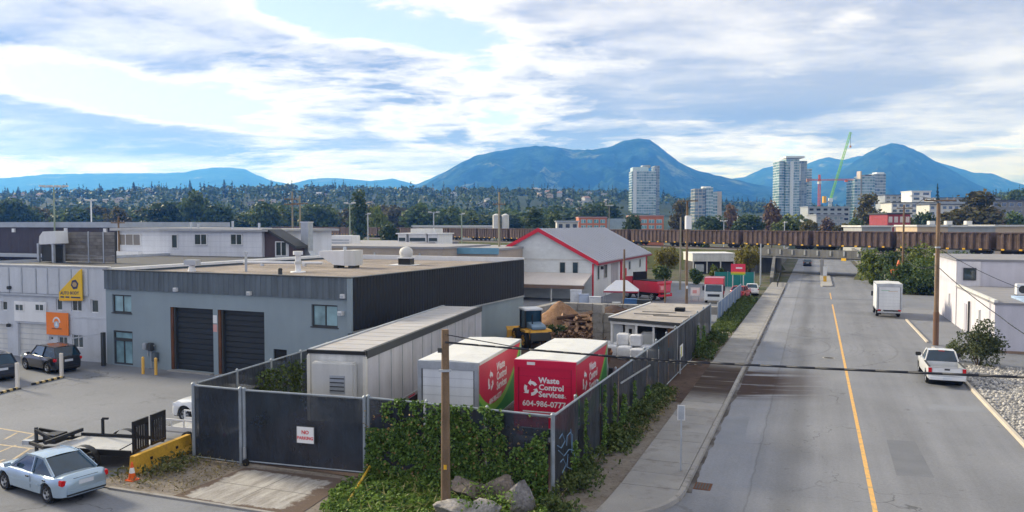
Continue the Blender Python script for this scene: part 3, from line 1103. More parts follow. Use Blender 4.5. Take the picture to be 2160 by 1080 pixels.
TP = {
    'dark': make_tree('broadleaf_tree', '', 'broad', 1, L_DARK, group='x'),
    'dark2': make_tree('broadleaf_tree', '', 'broad', 2, L_DARK, h=14, rx=6.2),
    'mid': make_tree('broadleaf_tree', '', 'broad', 3, L_MID),
    'mid2': make_tree('broadleaf_tree', '', 'broad', 4, L_MID, h=13, rx=6.0),
    'olive': make_tree('broadleaf_tree', '', 'broad', 5, L_OLIVE, h=15, rx=5.6),
    'yellow': make_tree('broadleaf_tree', '', 'broad', 6, L_YEL, h=8, rx=3.6, leaf=0.55, per=34),
    'lime': make_tree('broadleaf_tree', '', 'broad', 7, L_LIME, h=12, rx=5.5),
    'rust': make_tree('broadleaf_tree', '', 'tall', 8, L_RUST, h=16, rx=4.5),
    'tall': make_tree('broadleaf_tree', '', 'tall', 9, L_DARK, h=20, rx=5.5),
    'tallolive': make_tree('broadleaf_tree', '', 'tall', 10, L_OLIVE, h=20, rx=6.0),
    'coni': make_tree('conifer_tree', '', 'coni', 12, L_CONI, h=24, rx=4.0, nc=30, per=24, leaf=2.2),
    'coni2': make_tree('conifer_tree', '', 'coni', 13, L_CONI, h=22, rx=3.2, nc=26, per=24, leaf=2.0),
}
_used = set()



def plant(kind, px, ytop, d, wpx, label, group=None, z0=0.0, sq=1.0):
    """a tree whose top is at image height ytop and whose crown is wpx wide in the 2160 px photograph, standing at depth d"""
    P = TP[kind]
    g = dp(px, 472, d)
    top = dp(px, ytop, d).z
    hh = max(2.0, top - z0)
    s = hh / P['h'] / 0.97
    sx = wpx / 1680.0 * d / 2 / P['rx']
    o = P if kind not in _used else dup(P, (0, 0, 0))
    _used.add(kind)
    o.location = (g.x, g.y, z0)
    o.rotation_euler = (0, 0, rnd.uniform(0, 6.28))
    o.scale = (sx, sx, s)
    o['label'] = label
    if group: o['group'] = group
    elif 'group' in o.keys(): del o['group']
    return o


# trees one can name
for a in (
    ('dark', 28, 417, 400, 68, 'round dark green tree above the dark warehouse at the left edge'),
    ('olive', 248, 434, 360, 54, 'small olive tree behind the pale corner light pole, left'),
    ('dark2', 345, 427, 375, 104, 'wide dark tree left of the tallest tree behind the white upper storey'),
    ('mid', 410, 404, 370, 60, 'tallest rounded tree behind the white upper storey'),
    ('dark', 462, 430, 372, 62, 'rounded tree right of the tallest one behind the white upper storey'),
    ('mid2', 560, 428, 380, 74, 'broad tree left of the twin wooden poles'),
    ('dark2', 668, 432, 370, 90, 'broad dark tree right of the twin wooden poles'),
    ('tall', 757, 398, 262, 52, 'tall narrow dark tree standing above the rail yard'),
    ('lime', 795, 438, 330, 46, 'light green tree right of the tall narrow tree'),
    ('dark', 822, 470, 225, 46, 'low round dark bush-like tree left of the white louvred building'),
    ('mid', 885, 431, 380, 80, 'rounded tree behind the white louvred building'),
    ('mid2', 950, 437, 385, 70, 'broad tree behind the lamp posts of the rail yard'),
    ('tall', 1128, 434, 300, 66, 'dark pointed tree behind the ridge of the red trimmed house'),
    ('mid', 1172, 446, 320, 44, 'green tree right of the dark pointed tree behind the house'),
    ('dark2', 1262, 428, 420, 110, 'wide dark tree behind the orange brick offices'),
    ('dark', 1333, 452, 262, 42, 'round dark tree in front of the orange brick offices'),
    ('tallolive', 1432, 424, 330, 54, 'olive tree left of the transformer pole'),
    ('rust', 1540, 430, 350, 40, 'rusty brown pointed tree right of the short glass tower'),
    ('dark2', 1496, 455, 300, 74, 'dark tree below the short glass tower'),
    ('dark', 1578, 452, 290, 70, 'dark tree left of the rust coloured tree'),
    ('rust', 1628, 424, 320, 50, 'rust coloured tree at the left foot of the tallest tower'),
    ('lime', 1668, 456, 255, 76, 'light green rounded tree below the tallest tower'),
    ('olive', 1780, 470, 230, 60, 'low olive tree right of the crane'),
    ('tallolive', 1832, 408, 300, 74, 'tall olive tree in front of the crane side tower'),
    ('mid', 1866, 450, 280, 50, 'green tree right of the tall olive tree'),
    ('dark', 1952, 446, 270, 50, 'small dark tree behind the big wooden pole'),
    ('tallolive', 2062, 402, 270, 118, 'big brownish green tree in the right background'),
    ('rust', 2098, 440, 275, 50, 'rusty low tree at the right side of the big brownish one'),
    ('olive', 1708, 462, 240, 44, 'olive tree at the foot of the crane mast'),
    ('rust', 1745, 458, 300, 40, 'rusty tree in front of the unfinished concrete frame'),
    ('mid2', 1802, 462, 236, 56, 'green rounded tree left of the tall olive tree'),
    ('lime', 1916, 462, 240, 40, 'light green tree right of the dark red brick building'),
    ('olive', 2012, 440, 290, 60, 'olive tree left of the big brownish tree'),
    ('mid', 2135, 448, 285, 60, 'green tree before the grey apartment block at right edge'),
    ('coni', 1976, 393, 480, 22, 'small conifer standing above the flat white roofs, right'),
    ('dark2', 2150, 402, 520, 70, 'dark tree on the skyline at the right edge'),
    ('mid2', 2112, 414, 560, 60, 'hazy tree on the skyline near the right edge'),
):
    plant(*a)
gl = 'broadleaf tree in the belt below the hillside'
for i in range(52):
    px = -30 + i * 26 + rnd.uniform(-10, 10)
    kd = rnd.choice(['dark', 'mid', 'mid', 'mid2', 'olive', 'lime', 'lime'])
    gl = {'dark': 'dark green rounded', 'dark2': 'dark green spreading', 'mid': 'green rounded', 'mid2': 'green spreading', 'olive': 'olive brown', 'lime': 'light green'}[kd] + ' tree in the belt below the hillside, ' + ('left' if px < 450 else 'middle' if px < 900 else 'right') + ' part'
    plant(kd, px, rnd.uniform(430, 456), rnd.uniform(390, 500), rnd.uniform(60, 105), gl, 'broadleaf trees in the belt below the hillside')
gl = 'dark green conifer standing on the hillside skyline'
for i, px in enumerate([18, 40, 88, 150, 168, 215, 240, 262, 284, 304, 328, 352, 374, 402, 426, 448, 474, 498, 520, 548, 580, 612, 640, 690, 702, 744, 768, 822, 836, 888, 930, 958, 1010, 1070, 1102, 1160, 1210, 1250, 1300]):
    top = {402: 381, 474: 380, 284: 386, 612: 391, 328: 391, 374: 393}.get(px, rnd.uniform(392, 404))
    d = rnd.uniform(1250, 1500)
    plant(rnd.choice(['coni', 'coni2']), px, top, d, rnd.uniform(13, 19), gl, 'conifers on the hillside skyline', hillz(px, d) - 1)

# the wood on the hillside, one mass
def forest(name, label, mat, n, seed, coni, sel):
    rs = np.random.RandomState(seed)
    Cs, Ss, Ns = [], [], []
    k = 0
    while k < n:
        px = rs.uniform(-700, 2800)
        d = 470 + 1250 * rs.uniform() ** 0.8
        if not sel(px, d): continue
        k += 1
        q = hill_point(px, d)
        h_ = rs.uniform(9, 15) if not coni else rs.uniform(14, 24)
        r_ = h_ * (0.36 if not coni else 0.17)
        m = 30
        dd = rs.normal(size=(m, 3))
        dd /= np.linalg.norm(dd, axis=1)[:, None]
        if coni:
            z = rs.uniform(0.12, 1.0, m)
            e = r_ * (1.05 - z)
            C = np.stack([dd[:, 0] * e, dd[:, 1] * e, z * h_], 1)
            s_ = 1.2 + e * 1.1
        else:
            C = dd * np.array([r_, r_, h_ * 0.36]) * rs.uniform(0.7, 1.05, (m, 1))
            C[:, 2] += h_ * 0.6
            s_ = np.full(m, r_ * 0.85) * rs.uniform(0.7, 1.3, m)
        Cs.append(C + np.array(q)); Ss.append(s_); Ns.append(dd * 0.9)
    V, Q = leaf_quads(np.concatenate(Cs), np.concatenate(Ss), 0.35, np.concatenate(Ns), 0.75, rs)
    o = link(name, np_mesh(name, V, Q), mat)
    o['kind'] = 'stuff'
    tag(o, label, 'forest')


far_ok = lambda px, d: not (1290 < px < 2080 and d < 960)
forest('broadleaf_wood', 'mass of broadleaf trees covering the hillside', leafmat('wood_leaf', (0.032, 0.066, 0.026), (0.135, 0.19, 0.066), 0.1), 3400, 21, False, far_ok)
forest('conifer_wood', 'mass of dark conifers mixed through the hillside wood', L_CONI, 700, 22, True, far_ok)

# ------------------------------------------------------------------ hillside houses
HW = [pm('hill_house_wall', (0.50, 0.51, 0.53), 0.8, objvar=0.25), pm('hill_house_wall_grey', (0.33, 0.34, 0.36), 0.8, objvar=0.2), pm('hill_house_wall_tan', (0.55, 0.45, 0.36), 0.8, objvar=0.2)]
HR = [pm('hill_roof', (0.28, 0.29, 0.31), 0.85, objvar=0.3), pm('hill_roof_brown', (0.22, 0.15, 0.12), 0.85, objvar=0.3)]


def hill_house(i):
    w_, l_, e_, r_ = 11 + i, 9, 5.5, 8.2
    o = thing('hillside_house', ('pale house with grey roof', 'grey house with brown roof', 'tan house with grey roof', 'wide pale house with brown roof')[i] + ' among the hillside trees', 'house', (0, -500, 0), group='houses among the trees on the hillside')
    part('wall', MB().prism([(-w_ / 2, -2), (w_ / 2, -2), (w_ / 2, e_), (0, r_ - 0.3), (-w_ / 2, e_)], -l_ / 2, l_ / 2, 'y'), HW[i % 3], o)
    mb = MB()
    for s in (-1, 1):
        mb.prism([(s * (w_ / 2 + 0.6), e_ - 0.2), (0, r_), (0, r_ + 0.35), (s * (w_ / 2 + 0.6), e_ + 0.15)], -l_ / 2 - 0.5, l_ / 2 + 0.5, 'y')
    part('roof', mb, HR[i % 2], o)
    for k in range(3):
        part('window', MB().box(-w_ / 2 + 1.5 + k * w_ / 3.4, -l_ / 2 - 0.06, 2.4, -w_ / 2 + 3.2 + k * w_ / 3.4, -l_ / 2 + 0.05, 4.2), GLASS, o)
    return o


HH = [hill_house(i) for i in range(4)]
for i in range(56):
    px = rnd.choice([rnd.uniform(20, 640), rnd.uniform(640, 1330), rnd.uniform(640, 1330), rnd.uniform(900, 1330)])
    d = rnd.uniform(720, 1350)
    q = hill_point(px, d)
    P = HH[i % 4]
    o = P if i < 4 else dup(P, (0, 0, 0))
    o.location = q + Vector((0, 0, rnd.uniform(2.5, 7.0)))
    o.rotation_euler = (0, 0, YAW + rnd.choice([0, math.pi / 2]) + rnd.uniform(-.4, .4))
    o.scale = (rnd.uniform(.45, .85),) * 3

# ================================================================== BUILDINGS
_wc = {}


def win(parent, loc, rz, w_, h_, panes=2, frame=None, glass=None, fr=0.07, depth=0.10, name='window', sill=False):
    """a framed window on a wall; local -y looks out. frame ring + panes as sub-parts"""
    frame = frame or WHITE
    glass = glass or GLASS
    key = (round(w_, 2), round(h_, 2), panes, frame.name, glass.name, fr, depth)
    if key not in _wc:
        mb = MB()
        a, b = w_ / 2, h_
        mb.box(-a, -depth, 0, -a + fr, 0.02, b)
        mb.box(a - fr, -depth, 0, a, 0.02, b)
        mb.box(-a + fr, -depth, 0, a - fr, 0.02, fr)
        mb.box(-a + fr, -depth, b - fr, a - fr, 0.02, b)
        for k in range(1, panes):
            x = -a + k * w_ / panes
            mb.box(x - fr * 0.4, -depth * 0.8, fr, x + fr * 0.4, 0.02, b - fr)
        me = mb.mesh('window')
        gl = MB().box(-w_ / panes / 2 + fr * 0.6, -0.02, fr * 0.8, w_ / panes / 2 - fr * 0.6, 0.015, h_ - fr * 0.8).mesh('pane')
        _wc[key] = (me, gl)
    me, gl = _wc[key]
    f = link(name, me, frame, parent, loc, rz)
    for k in range(panes):
        link('pane', gl, glass, f, (-w_ / 2 + (k + 0.5) * w_ / panes, -depth * 0.35, 0))
    return f


def holed_wall(W, H, holes, t=0.3, z0=0.0):
    """front wall face in the xz plane (y = 0 looks to -y) with openings (x0,z0,x1,z1) and their reveals"""
    xs = sorted({0.0, W, *[h[0] for h in holes], *[h[2] for h in holes]})
    zs = sorted({z0, H, *[h[1] for h in holes], *[h[3] for h in holes]})
    mb = MB()
    for a, b in zip(xs, xs[1:]):
        for c, d in zip(zs, zs[1:]):
            cx, cz = (a + b) / 2, (c + d) / 2
            if any(h[0] < cx < h[2] and h[1] < cz < h[3] for h in holes): continue
            mb.quad((a, 0, c), (b, 0, c), (b, 0, d), (a, 0, d))
    for x0, c, x1, d in holes:
        mb.quad((x0, 0, c), (x0, t, c), (x0, t, d), (x0, 0, d))
        mb.quad((x1, 0, c), (x1, 0, d), (x1, t, d), (x1, t, c))
        mb.quad((x0, 0, d), (x0, t, d), (x1, t, d), (x1, 0, d))
        mb.quad((x0, 0, c), (x1, 0, c), (x1, t, c), (x0, t, c))
    return mb


def ribbed(x0, x1, z0, z1, pitch=0.3, d=0.04, y=0.0, th=0.05):
    """profiled metal cladding sheet in the xz plane, ribs to -y"""
    n = max(2, int((x1 - x0) / pitch))
    p = (x1 - x0) / n
    pts = []
    for i in range(n):
        a = x0 + i * p
        pts += [(a, y), (a + p * 0.55, y), (a + p * 0.65, y - d), (a + p * 0.90, y - d)]
    pts.append((x1, y))
    poly = pts + [(x1, y + th), (x0, y + th)]
    mb = MB()
    n = len(pts)
    vs = [(a, b, z0) for a, b in pts] + [(a, b, z1) for a, b in pts]
    mb.add(vs, [(i, i + 1, i + 1 + n, i + n) for i in range(n - 1)])
    mb.quad((x0, y, z1), (x1, y, z1), (x1, y + th, z1), (x0, y + th, z1))
    mb.quad((x0, y + th, z0), (x1, y + th, z0), (x1, y, z0), (x0, y, z0))
    return mb


def wall_xy(loc, rz, px, py):
    """local (x, z) where the sight line of a photo pixel meets the front plane of a building"""
    u = Vector((math.cos(rz), math.sin(rz), 0))
    nn = Vector((-math.sin(rz), math.cos(rz), 0))
    r = _ray(px, py)
    L0 = Vector((loc[0], loc[1], 0))
    t_ = (L0 - Vector((0, 0, 0))).dot(nn) / r.dot(nn)
    q = Vector((r.x * t_, r.y * t_, CAM_H + r.z * t_))
    return (q - L0).dot(u), q.z


GREYW = pm('grey_stucco', (0.25, 0.31, 0.35), 0.85, 0.07, 0.35, 0.05, 18, streak=0.05, bump=0.05)
FASC = pm('fascia_metal', (0.125, 0.155, 0.182), 0.5, 0.12, 0.6, metal=0.3, streak=0.3)
CLAD = pm('black_cladding', (0.016, 0.020, 0.028), 0.55, 0.12, 0.6, metal=0.1)
ROOFG = pm('gravel_roof', (0.245, 0.21, 0.185), 0.95, 0.30, 0.30, 0.3, 9, dirt=(0.15, 0.135, 0.125), dirt_amt=0.9, bump=0.4)
DKGREY = pm('charcoal_trim', (0.05, 0.055, 0.06), 0.6)
DOORB = pm('roller_door', (0.022, 0.028, 0.036), 0.55, 0.1)
RUST = pm('rusty_steel', (0.13, 0.055, 0.03), 0.85, 0.3, 2.0)

# ------------------------------------------------------------------ grey workshop
BL, BR = (-44.86, 40.47), rad(-2.8)
BW, BD, BH = 19.85, 25.75, 6.36
B = thing('workshop_building', 'grey stucco workshop with two dark roller doors and black metal side', 'building', (*BL, 0), BR)
wx = lambda px, py: wall_xy(BL, BR, px, py)


def wrect(x0, y0, x1, y1, f=wx):
    a = f(x0, (y0 + y1) / 2)[0]
    b = f(x1, (y0 + y1) / 2)[0]
    m = (x0 + x1) / 2
    return a, f(m, y1)[1], b, f(m, y0)[1]


d1 = wrect(360, 650, 450, 786)
d2 = wrect(460, 656, 558, 796)
w1 = wrect(237, 622, 277, 660)
w2 = wrect(657, 643, 712, 690)
pd_ = wrect(240, 698, 280, 773)
v1 = wrect(577, 737, 605, 762)
d1 = (d1[0], 0.05, d1[2], d1[3]); d2 = (d2[0], 0.05, d2[2], d1[3]); pd_ = (pd_[0], 0.05, pd_[2], pd_[3])
part('front_wall', holed_wall(BW, BH, [d1, d2, w1, w2, pd_, v1], 0.35, -0.05), GREYW, B)
mb = MB()
mb.quad((BW, 0, -0.05), (BW, BD, -0.05), (BW, BD, BH), (BW, 0, BH))
mb.quad((0, 0, -0.05), (0, BD, -0.05), (0, BD, BH), (0, 0, BH))
mb.quad((0, BD, -0.05), (BW, BD, -0.05), (BW, BD, BH), (0, BD, BH))
part('side_wall', mb, GREYW, B)
part('roof', MB().box(0.25, 0.25, 5.95, BW - 0.22, BD - 0.25, 6.16), ROOFG, B)
mb = MB()
mb.box(-0.1, BD - 0.28, 6.0, BW + 0.05, BD + 0.08, 6.55)
mb.box(-0.1, 0.33, 6.30, 0.28, BD - 0.28, 6.50)
part('parapet_cap', mb, WHITE, B)
mb = MB()
mb.box(-0.06, -0.18, BH, BW + 0.18, 0.30, BH + 0.06)
mb.box(BW - 0.2, 0.30, BH, BW + 0.18, BD - 0.3, BH + 0.05)
part('edge_flashing', mb, DKGREY, B)
part('fascia', ribbed(-0.03, BW - 0.14, 5.10, BH - 0.003, 0.42, 0.05, -0.09, 0.085), FASC, B)
side = ribbed(0.03, BD - 0.1, 3.27, BH - 0.003, 0.34, 0.035, 0.0, 0.03)
side.xf(Matrix.Translation((BW + 0.075, 0, 0)) @ Matrix.Rotation(math.pi / 2, 4, 'Z'))
part('side_cladding', side, CLAD, B, label='black ribbed metal cladding')
part('corner_trim', MB().box(BW - 0.13, -0.16, 3.2, BW + 0.16, 0.02, BH - 0.004), GREYW, B)
part('base_flashing', MB().box(BW + 0.01, 0.05, 3.17, BW + 0.14, BD - 0.1, 3.265), STEEL, B)
part('downpipe', MB().tube((BW - 0.12, -0.10, 0.1), (BW - 0.12, -0.10, 3.19), 0.055), GREYW, B)
for d_ in (d1, d2):
    g = part('roller_door', MB().box(d_[0] + 0.32, 0.30, 0.03, d_[2] + 0.01, 0.36, d_[3] + 0.02), DOORB, B)
    nsl = 12
    hgt = (d_[3] - 0.05) / nsl
    sm = MB().prism([(0.30, 0.0), (0.27, hgt * 0.25), (0.27, hgt * 0.9), (0.30, hgt - 0.01)], d_[0] + 0.33, d_[2], 'x').mesh('slat')
    for k in range(nsl):
        link('slat', sm, DOORB, g, (0, 0, 0.05 + k * hgt))
    part('door_jamb', MB().box(d_[0] + 0.005, 0.03, 0.05, d_[0] + 0.20, 0.32, d_[3] - 0.02), RUST, B)
    part('door_track', MB().box(d_[0] + 0.20, 0.10, 0.05, d_[0] + 0.32, 0.30, d_[3] - 0.02), DKGREY, B)
    part('threshold', MB().box(d_[0], -0.35, -0.04, d_[2], 0.3, 0.045), CONC, B)
for r, n in ((w1, 2), (w2, 2)):
    win(B, ((r[0] + r[2]) / 2, 0.22, r[1]), 0, r[2] - r[0], r[3] - r[1], n, DKGREY, BLUEGLASS, 0.09, 0.12)
    part('sill', MB().box(r[0] - 0.06, -0.05, r[1] - 0.06, r[2] + 0.06, 0.1, r[1] + 0.002), DKGREY, B)
win(B, ((pd_[0] + pd_[2]) / 2, 0.2, 0.05), 0, pd_[2] - pd_[0], pd_[3] - 0.65, 2, DKGREY, BLUEGLASS, 0.10, 0.14, 'glass_door')
win(B, ((pd_[0] + pd_[2]) / 2, 0.2, pd_[3] - 0.60), 0, pd_[2] - pd_[0], 0.58, 1, DKGREY, BLUEGLASS, 0.10, 0.14, 'transom')
part('vent_panel', MB().box(v1[0], 0.08, v1[1], v1[2], 0.2, v1[3]), DARK, B)
for i, (px, py) in enumerate(((375, 611), (530, 619), (727, 625), (722, 661))):
    x_, z_ = wx(px, py)
    l_ = part('wall_lamp', MB().box(x_ - 0.14, -0.28, z_ - 0.10, x_ + 0.14, -0.0, z_ + 0.14), WHITE if i != 1 else OFFWHITE, B)
    part('lamp_lens', MB().box(x_ - 0.10, -0.30, z_ - 0.08, x_ + 0.10, -0.281, z_ + 0.06), STEEL, l_)
x_, z_ = wx(454, 685)
part('notice', MB().box(x_ - 0.16, -0.02, z_ + 0.1, x_ + 0.16, 0.0, z_ + 0.6), WHITE, B)
part('notice', MB().box(x_ - 0.16, -0.02, z_ - 0.45, x_ + 0.16, 0.0, z_ + 0.02), pm('notice_pink', (0.65, 0.35, 0.33), 0.6), B)
# gas meter set
x_, z_ = wx(318, 735)
mb = MB()
mb.tube((x_ - 0.45, -0.2, z_ + 0.25), (x_ + 0.55, -0.2, z_ + 0.25), 0.05)
mb.tube((x_ + 0.25, -0.2, 0.02), (x_ + 0.25, -0.2, z_ + 0.2), 0.05)
mb.tube((x_ - 0.05, -0.2, z_ + 0.25), (x_ - 0.05, -0.2, z_ - 0.5), 0.04)
part('gas_pipe', mb, STEEL, B)
part('gas_meter', MB().box(x_ - 0.35, -0.42, z_ - 0.05, x_ - 0.02, -0.12, z_ + 0.4), STEEL, B, bevel=0.05)
part('gas_meter', MB().box(x_ + 0.12, -0.45, z_ - 0.10, x_ + 0.50, -0.12, z_ + 0.42), DKGREY, B, bevel=0.05)
part('meter_box', MB().box(x_ + 0.35, -0.3, 0.5, x_ + 0.75, -0.02, 1.1), FASC, B, bevel=0.03)


def roof_item(name, label, cat, mbs, px, py, z, grp=None):
    q = gp(px, py, z)
    o = thing(name, label, cat, (q.x, q.y, z), YAW * 0.4, grp)
    for nm, mb, mt, sm in mbs: part(nm, mb, mt, o, smooth=sm, angle=40)
    return o


RZ = 6.16
roof_item('roof_vent', 'white capped vent pipe on the grey workshop roof', 'vent', [
    ('pipe', MB().tube((0, 0, 0), (0, 0, 1.25), 0.20, 0.20, 14), WHITE, True), ('flange', MB().tube((0, 0, 0.0), (0, 0, 0.06), 0.55, 0.5, 14), WHITE, True),
    ('cap', MB().tube((0, 0, 1.2), (0, 0, 1.45), 0.34, 0.34, 14), WHITE, True), ('collar', MB().tube((0, 0, 0.55), (0, 0, 0.75), 0.26, 0.26, 14), OFFWHITE, True)], 629, 574, RZ)
hood = MB().loft([[(-2.3, -0.1, 0.95), (-2.3, 0.7, 0.95), (-2.3, 0.7, 1.25), (-2.3, -0.1, 1.25)], [(-0.9, -0.5, 0.25), (-0.9, 0.9, 0.25), (-0.9, 0.9, 1.3), (-0.9, -0.5, 1.3)], [(0.0, -0.6, 0.2), (0.0, 0.95, 0.2), (0.0, 0.95, 1.32), (0, -0.6, 1.32)]])
roof_item('roof_fan_unit', 'white tapered ventilation unit on the grey workshop roof', 'air unit', [
    ('hood', hood, WHITE, False), ('casing', MB().box(0.02, -0.62, 0.2, 0.85, 0.97, 1.34), OFFWHITE, False),
    ('foot', MB().box(-0.9, -0.5, 0, -0.6, 0.8, 0.22), DKGREY, False), ('foot', MB().box(0.3, -0.55, 0, 0.6, 0.85, 0.2), DKGREY, False), ('valve', MB().tube((-0.3, 0.2, 1.3), (-0.3, 0.2, 1.6), 0.12), STEEL, True)], 733, 565, RZ)
roof_item('roof_ventilator', 'round topped ventilator with black base on the workshop roof', 'vent', [
    ('base', MB().box(-0.5, -0.5, 0, 0.5, 0.5, 0.55), BLACK, False), ('skirt', MB().box(-1.2, -0.9, 0, 0.9, 0.9, 0.04), WHITE, False), ('curb', MB().box(-0.6, -0.6, 0.55, 0.6, 0.6, 0.65), WHITE, False),
    ('drum', MB().loft([[(r * math.cos(a), r * math.sin(a), z) for a in [i * 0.3927 for i in range(16)]] for r, z in ((0.42, 0.65), (0.52, 0.8), (0.56, 1.05), (0.48, 1.3), (0.25, 1.45), (0.05, 1.5))]), OFFWHITE, True)], 857, 559, RZ)
roof_item('roof_gooseneck', 'short white gooseneck vent at the left of the workshop roof', 'vent', [
    ('stem', MB().tube((0, 0, 0), (0, 0, 0.5), 0.28, 0.16, 12), WHITE, True), ('hood', MB().box(-0.45, -0.3, 0.45, 0.5, 0.3, 0.8), STEEL, False)], 405, 572, RZ)
roof_item('roof_pipe', 'thin upright grey pipe on the workshop roof', 'pipe', [('pipe', MB().tube((0, 0, 0), (0, 0, 1.2), 0.09, 0.09), STEEL, True), ('cap', MB().tube((0, 0, 1.2), (0, 0, 1.4), 0.14, 0.14), STEEL, True)], 519, 573, RZ)
roof_item('roof_stub', 'small dark pipe stub near the workshop roof edge', 'pipe', [('pipe', MB().tube((0, 0, 0), (0, 0, 0.35), 0.14, 0.14), DKGREY, True), ('cap', MB().tube((0, 0, 0.33), (0, 0, 0.42), 0.19, 0.1), BLACK, True)], 591, 579, RZ)
roof_item('roof_white_pipe', 'long low white pipe run across the workshop roof', 'pipe', [('pipe', MB().tube((-3.5, 0.6, 0.25), (3.2, 0.9, 0.25), 0.11), WHITE, True), ('support', MB().box(-2.0, 0.55, 0, -1.8, 0.85, 0.2), WHITE, False), ('support', MB().box(1.6, 0.6, 0, 1.8, 0.95, 0.2), WHITE, False)], 590, 562, RZ)
for i, px in enumerate((302, 329)):
    q = gp(px, 788 + i * 2)
    o = thing('bollard', 'yellow steel bollard, ' + ('left' if i == 0 else 'right') + ' of the pair guarding the gas meters', 'bollard', q, 0, 'yellow bollards at the meters')
    part('post', MB().tube((0, 0, -0.03), (0, 0, 1.02), 0.095, 0.095, 12), pm('bollard_yellow', (0.78, 0.46, 0.10), 0.6, 0.1), o, smooth=True, angle=40)
    part('cap', MB().tube((0, 0, 1.02), (0, 0, 1.08), 0.09, 0.03, 12), pm('bollard_yellow', (1, 1, 1)), o, smooth=True, angle=40)

# ------------------------------------------------------------------ white body shop at the left edge
SL, SR = (-62.0, 40.75), rad(0.0)
SH_, SW_ = 6.5, 17.05
SH = thing('shop_building', 'white painted block workshop with signs at the left edge', 'building', (*SL, 0), SR)
sx = lambda px, py: wall_xy(SL, SR, px, py)
BLOCKW = pm('painted_block', (0.55, 0.58, 0.63), 0.85, 0.06, 0.5, 0.05, 16, streak=0.1, dirt=(0.38, 0.40, 0.43), dirt_amt=0.4, bump=0.08)
gd = wrect(38, 682, 102, 745, sx)
gd2 = wrect(-40, 682, 16, 745, sx)
gd = (gd[0], 0.03, gd[2], gd[3]); gd2 = (gd2[0], 0.03, gd2[2], gd2[3])
wr = [wrect(*r, sx) for r in ((3, 635, 15, 655), (118, 630, 131, 655), (150, 630, 172, 657), (191, 632, 207, 660), (122, 710, 142, 732), (152, 706, 175, 734), (104, 710, 112, 718))]
part('front_wall', holed_wall(SW_, SH_, [gd, gd2] + wr, 0.28, -0.05), BLOCKW, SH)
mb = MB()
mb.quad((0, 0, -0.05), (0, 24, -0.05), (0, 24, SH_), (0, 0, SH_))
part('side_wall', mb, BLOCKW, SH)
part('side_wall', MB().quad((SW_, 0, -0.05), (SW_, 24, -0.05), (SW_, 24, SH_), (SW_, 0, SH_)), BLOCKW, SH)
part('roof', MB().box(0.2, 0.2, 6.1, SW_ - 0.1, 24, 6.25), pm('dark_membrane', (0.06, 0.065, 0.075), 0.8), SH)
part('parapet_cap', MB().box(-0.1, -0.1, SH_, SW_ + 0.02, 0.25, SH_ + 0.09), OFFWHITE, SH)
part('upper_panel', MB().box(0, -0.10, 4.55, wx(182, 600)[0] + (BL[0] - SL[0]), -0.002, SH_ - 0.12), BLOCKW, SH)
for px in (-20, 22, 49, 79, 103, 127, 153):
    a = sx(px, 600)[0]
    if a > 0.1: part('batten', MB().box(a - 0.05, -0.15, 4.55, a + 0.05, -0.101, SH_ - 0.13), STEEL, SH)
part('drip_ledge', MB().box(0, -0.22, 4.40, sx(133, 630)[0], -0.002, 4.53), STEEL, SH)
part('band_course', MB().box(sx(148, 660)[0], -0.03, 2.95, SW_ - 0.05, 0.0, 3.08), BLOCKW, SH)
sb = wrect(33, 636, 100, 678, sx)
part('sign_board', MB().box(sb[0], -0.12, sb[1], sb[2], -0.003, sb[3]), WHITE, SH)
for px0, px1 in ((36, 54), (78, 97)):
    r = wrect(px0, 640, px1, 656, sx)
    f = part('window', MB().box(r[0], -0.16, r[1], r[2], -0.121, r[3]), WHITE, SH)
    part('pane', MB().box(r[0] + 0.08, -0.175, r[1] + 0.08, (r[0] + r[2]) / 2 - 0.04, -0.161, r[3] - 0.08), GLASS, f)
    part('pane', MB().box((r[0] + r[2]) / 2 + 0.04, -0.175, r[1] + 0.08, r[2] - 0.08, -0.161, r[3] - 0.08), GLASS, f)
for r in wr:
    win(SH, ((r[0] + r[2]) / 2, 0.18, r[1]), 0, r[2] - r[0], r[3] - r[1], 2 if r[2] - r[0] > 0.9 else 1, WHITE, GLASS, 0.06, 0.1)
for g_ in (gd, gd2):
    part('roller_door', MB().box(g_[0], 0.2, g_[1], g_[2], 0.25, g_[3]), OFFWHITE, SH)
    part('door_header', MB().box(g_[0] - 0.1, -0.06, g_[3], g_[2] + 0.1, -0.002, g_[3] + 0.18), BLOCKW, SH)
    for k in range(1, 6):
        zz_ = g_[1] + (g_[3] - g_[1]) * k / 6
        part('door_panel_joint', MB().box(g_[0], 0.185, zz_ - 0.015, g_[2], 0.199, zz_ + 0.015), STEEL, SH)
# orange banner
r = wrect(102, 659, 148, 706, sx)
o = thing('banner_sign', 'square orange banner with a white round emblem on the white workshop', 'sign', (SL[0] + r[0], SL[1] - 0.16, r[1]), 0)
bw_, bh_ = r[2] - r[0], r[3] - r[1]
part('panel', MB().box(0, 0, 0, bw_, 0.05, bh_), pm('banner_orange', (0.86, 0.22, 0.035), 0.6, 0.06), o)
ring = MB()
for i in range(14):
    a0, a1 = [math.pi * 1.1 * k / 14 - 0.15 for k in (i, i + 1)]
    ring.prism([(bw_ * 0.47 + math.cos(a) * q_, bh_ * 0.58 + math.sin(a) * q_) for a, q_ in ((a0, 0.36), (a1, 0.36), (a1, 0.24), (a0, 0.24))], -0.012, -0.001, 'y')
part('emblem_arc', ring, WHITE, o)
part('emblem', MB().prism([(bw_ * 0.47 + 0.26 * math.cos(k * 0.7854), bh_ * 0.46 + 0.26 * math.sin(k * 0.7854)) for k in range(8)], -0.010, -0.001, 'y'), pm('emblem_blue', (0.42, 0.55, 0.68), 0.6), o)
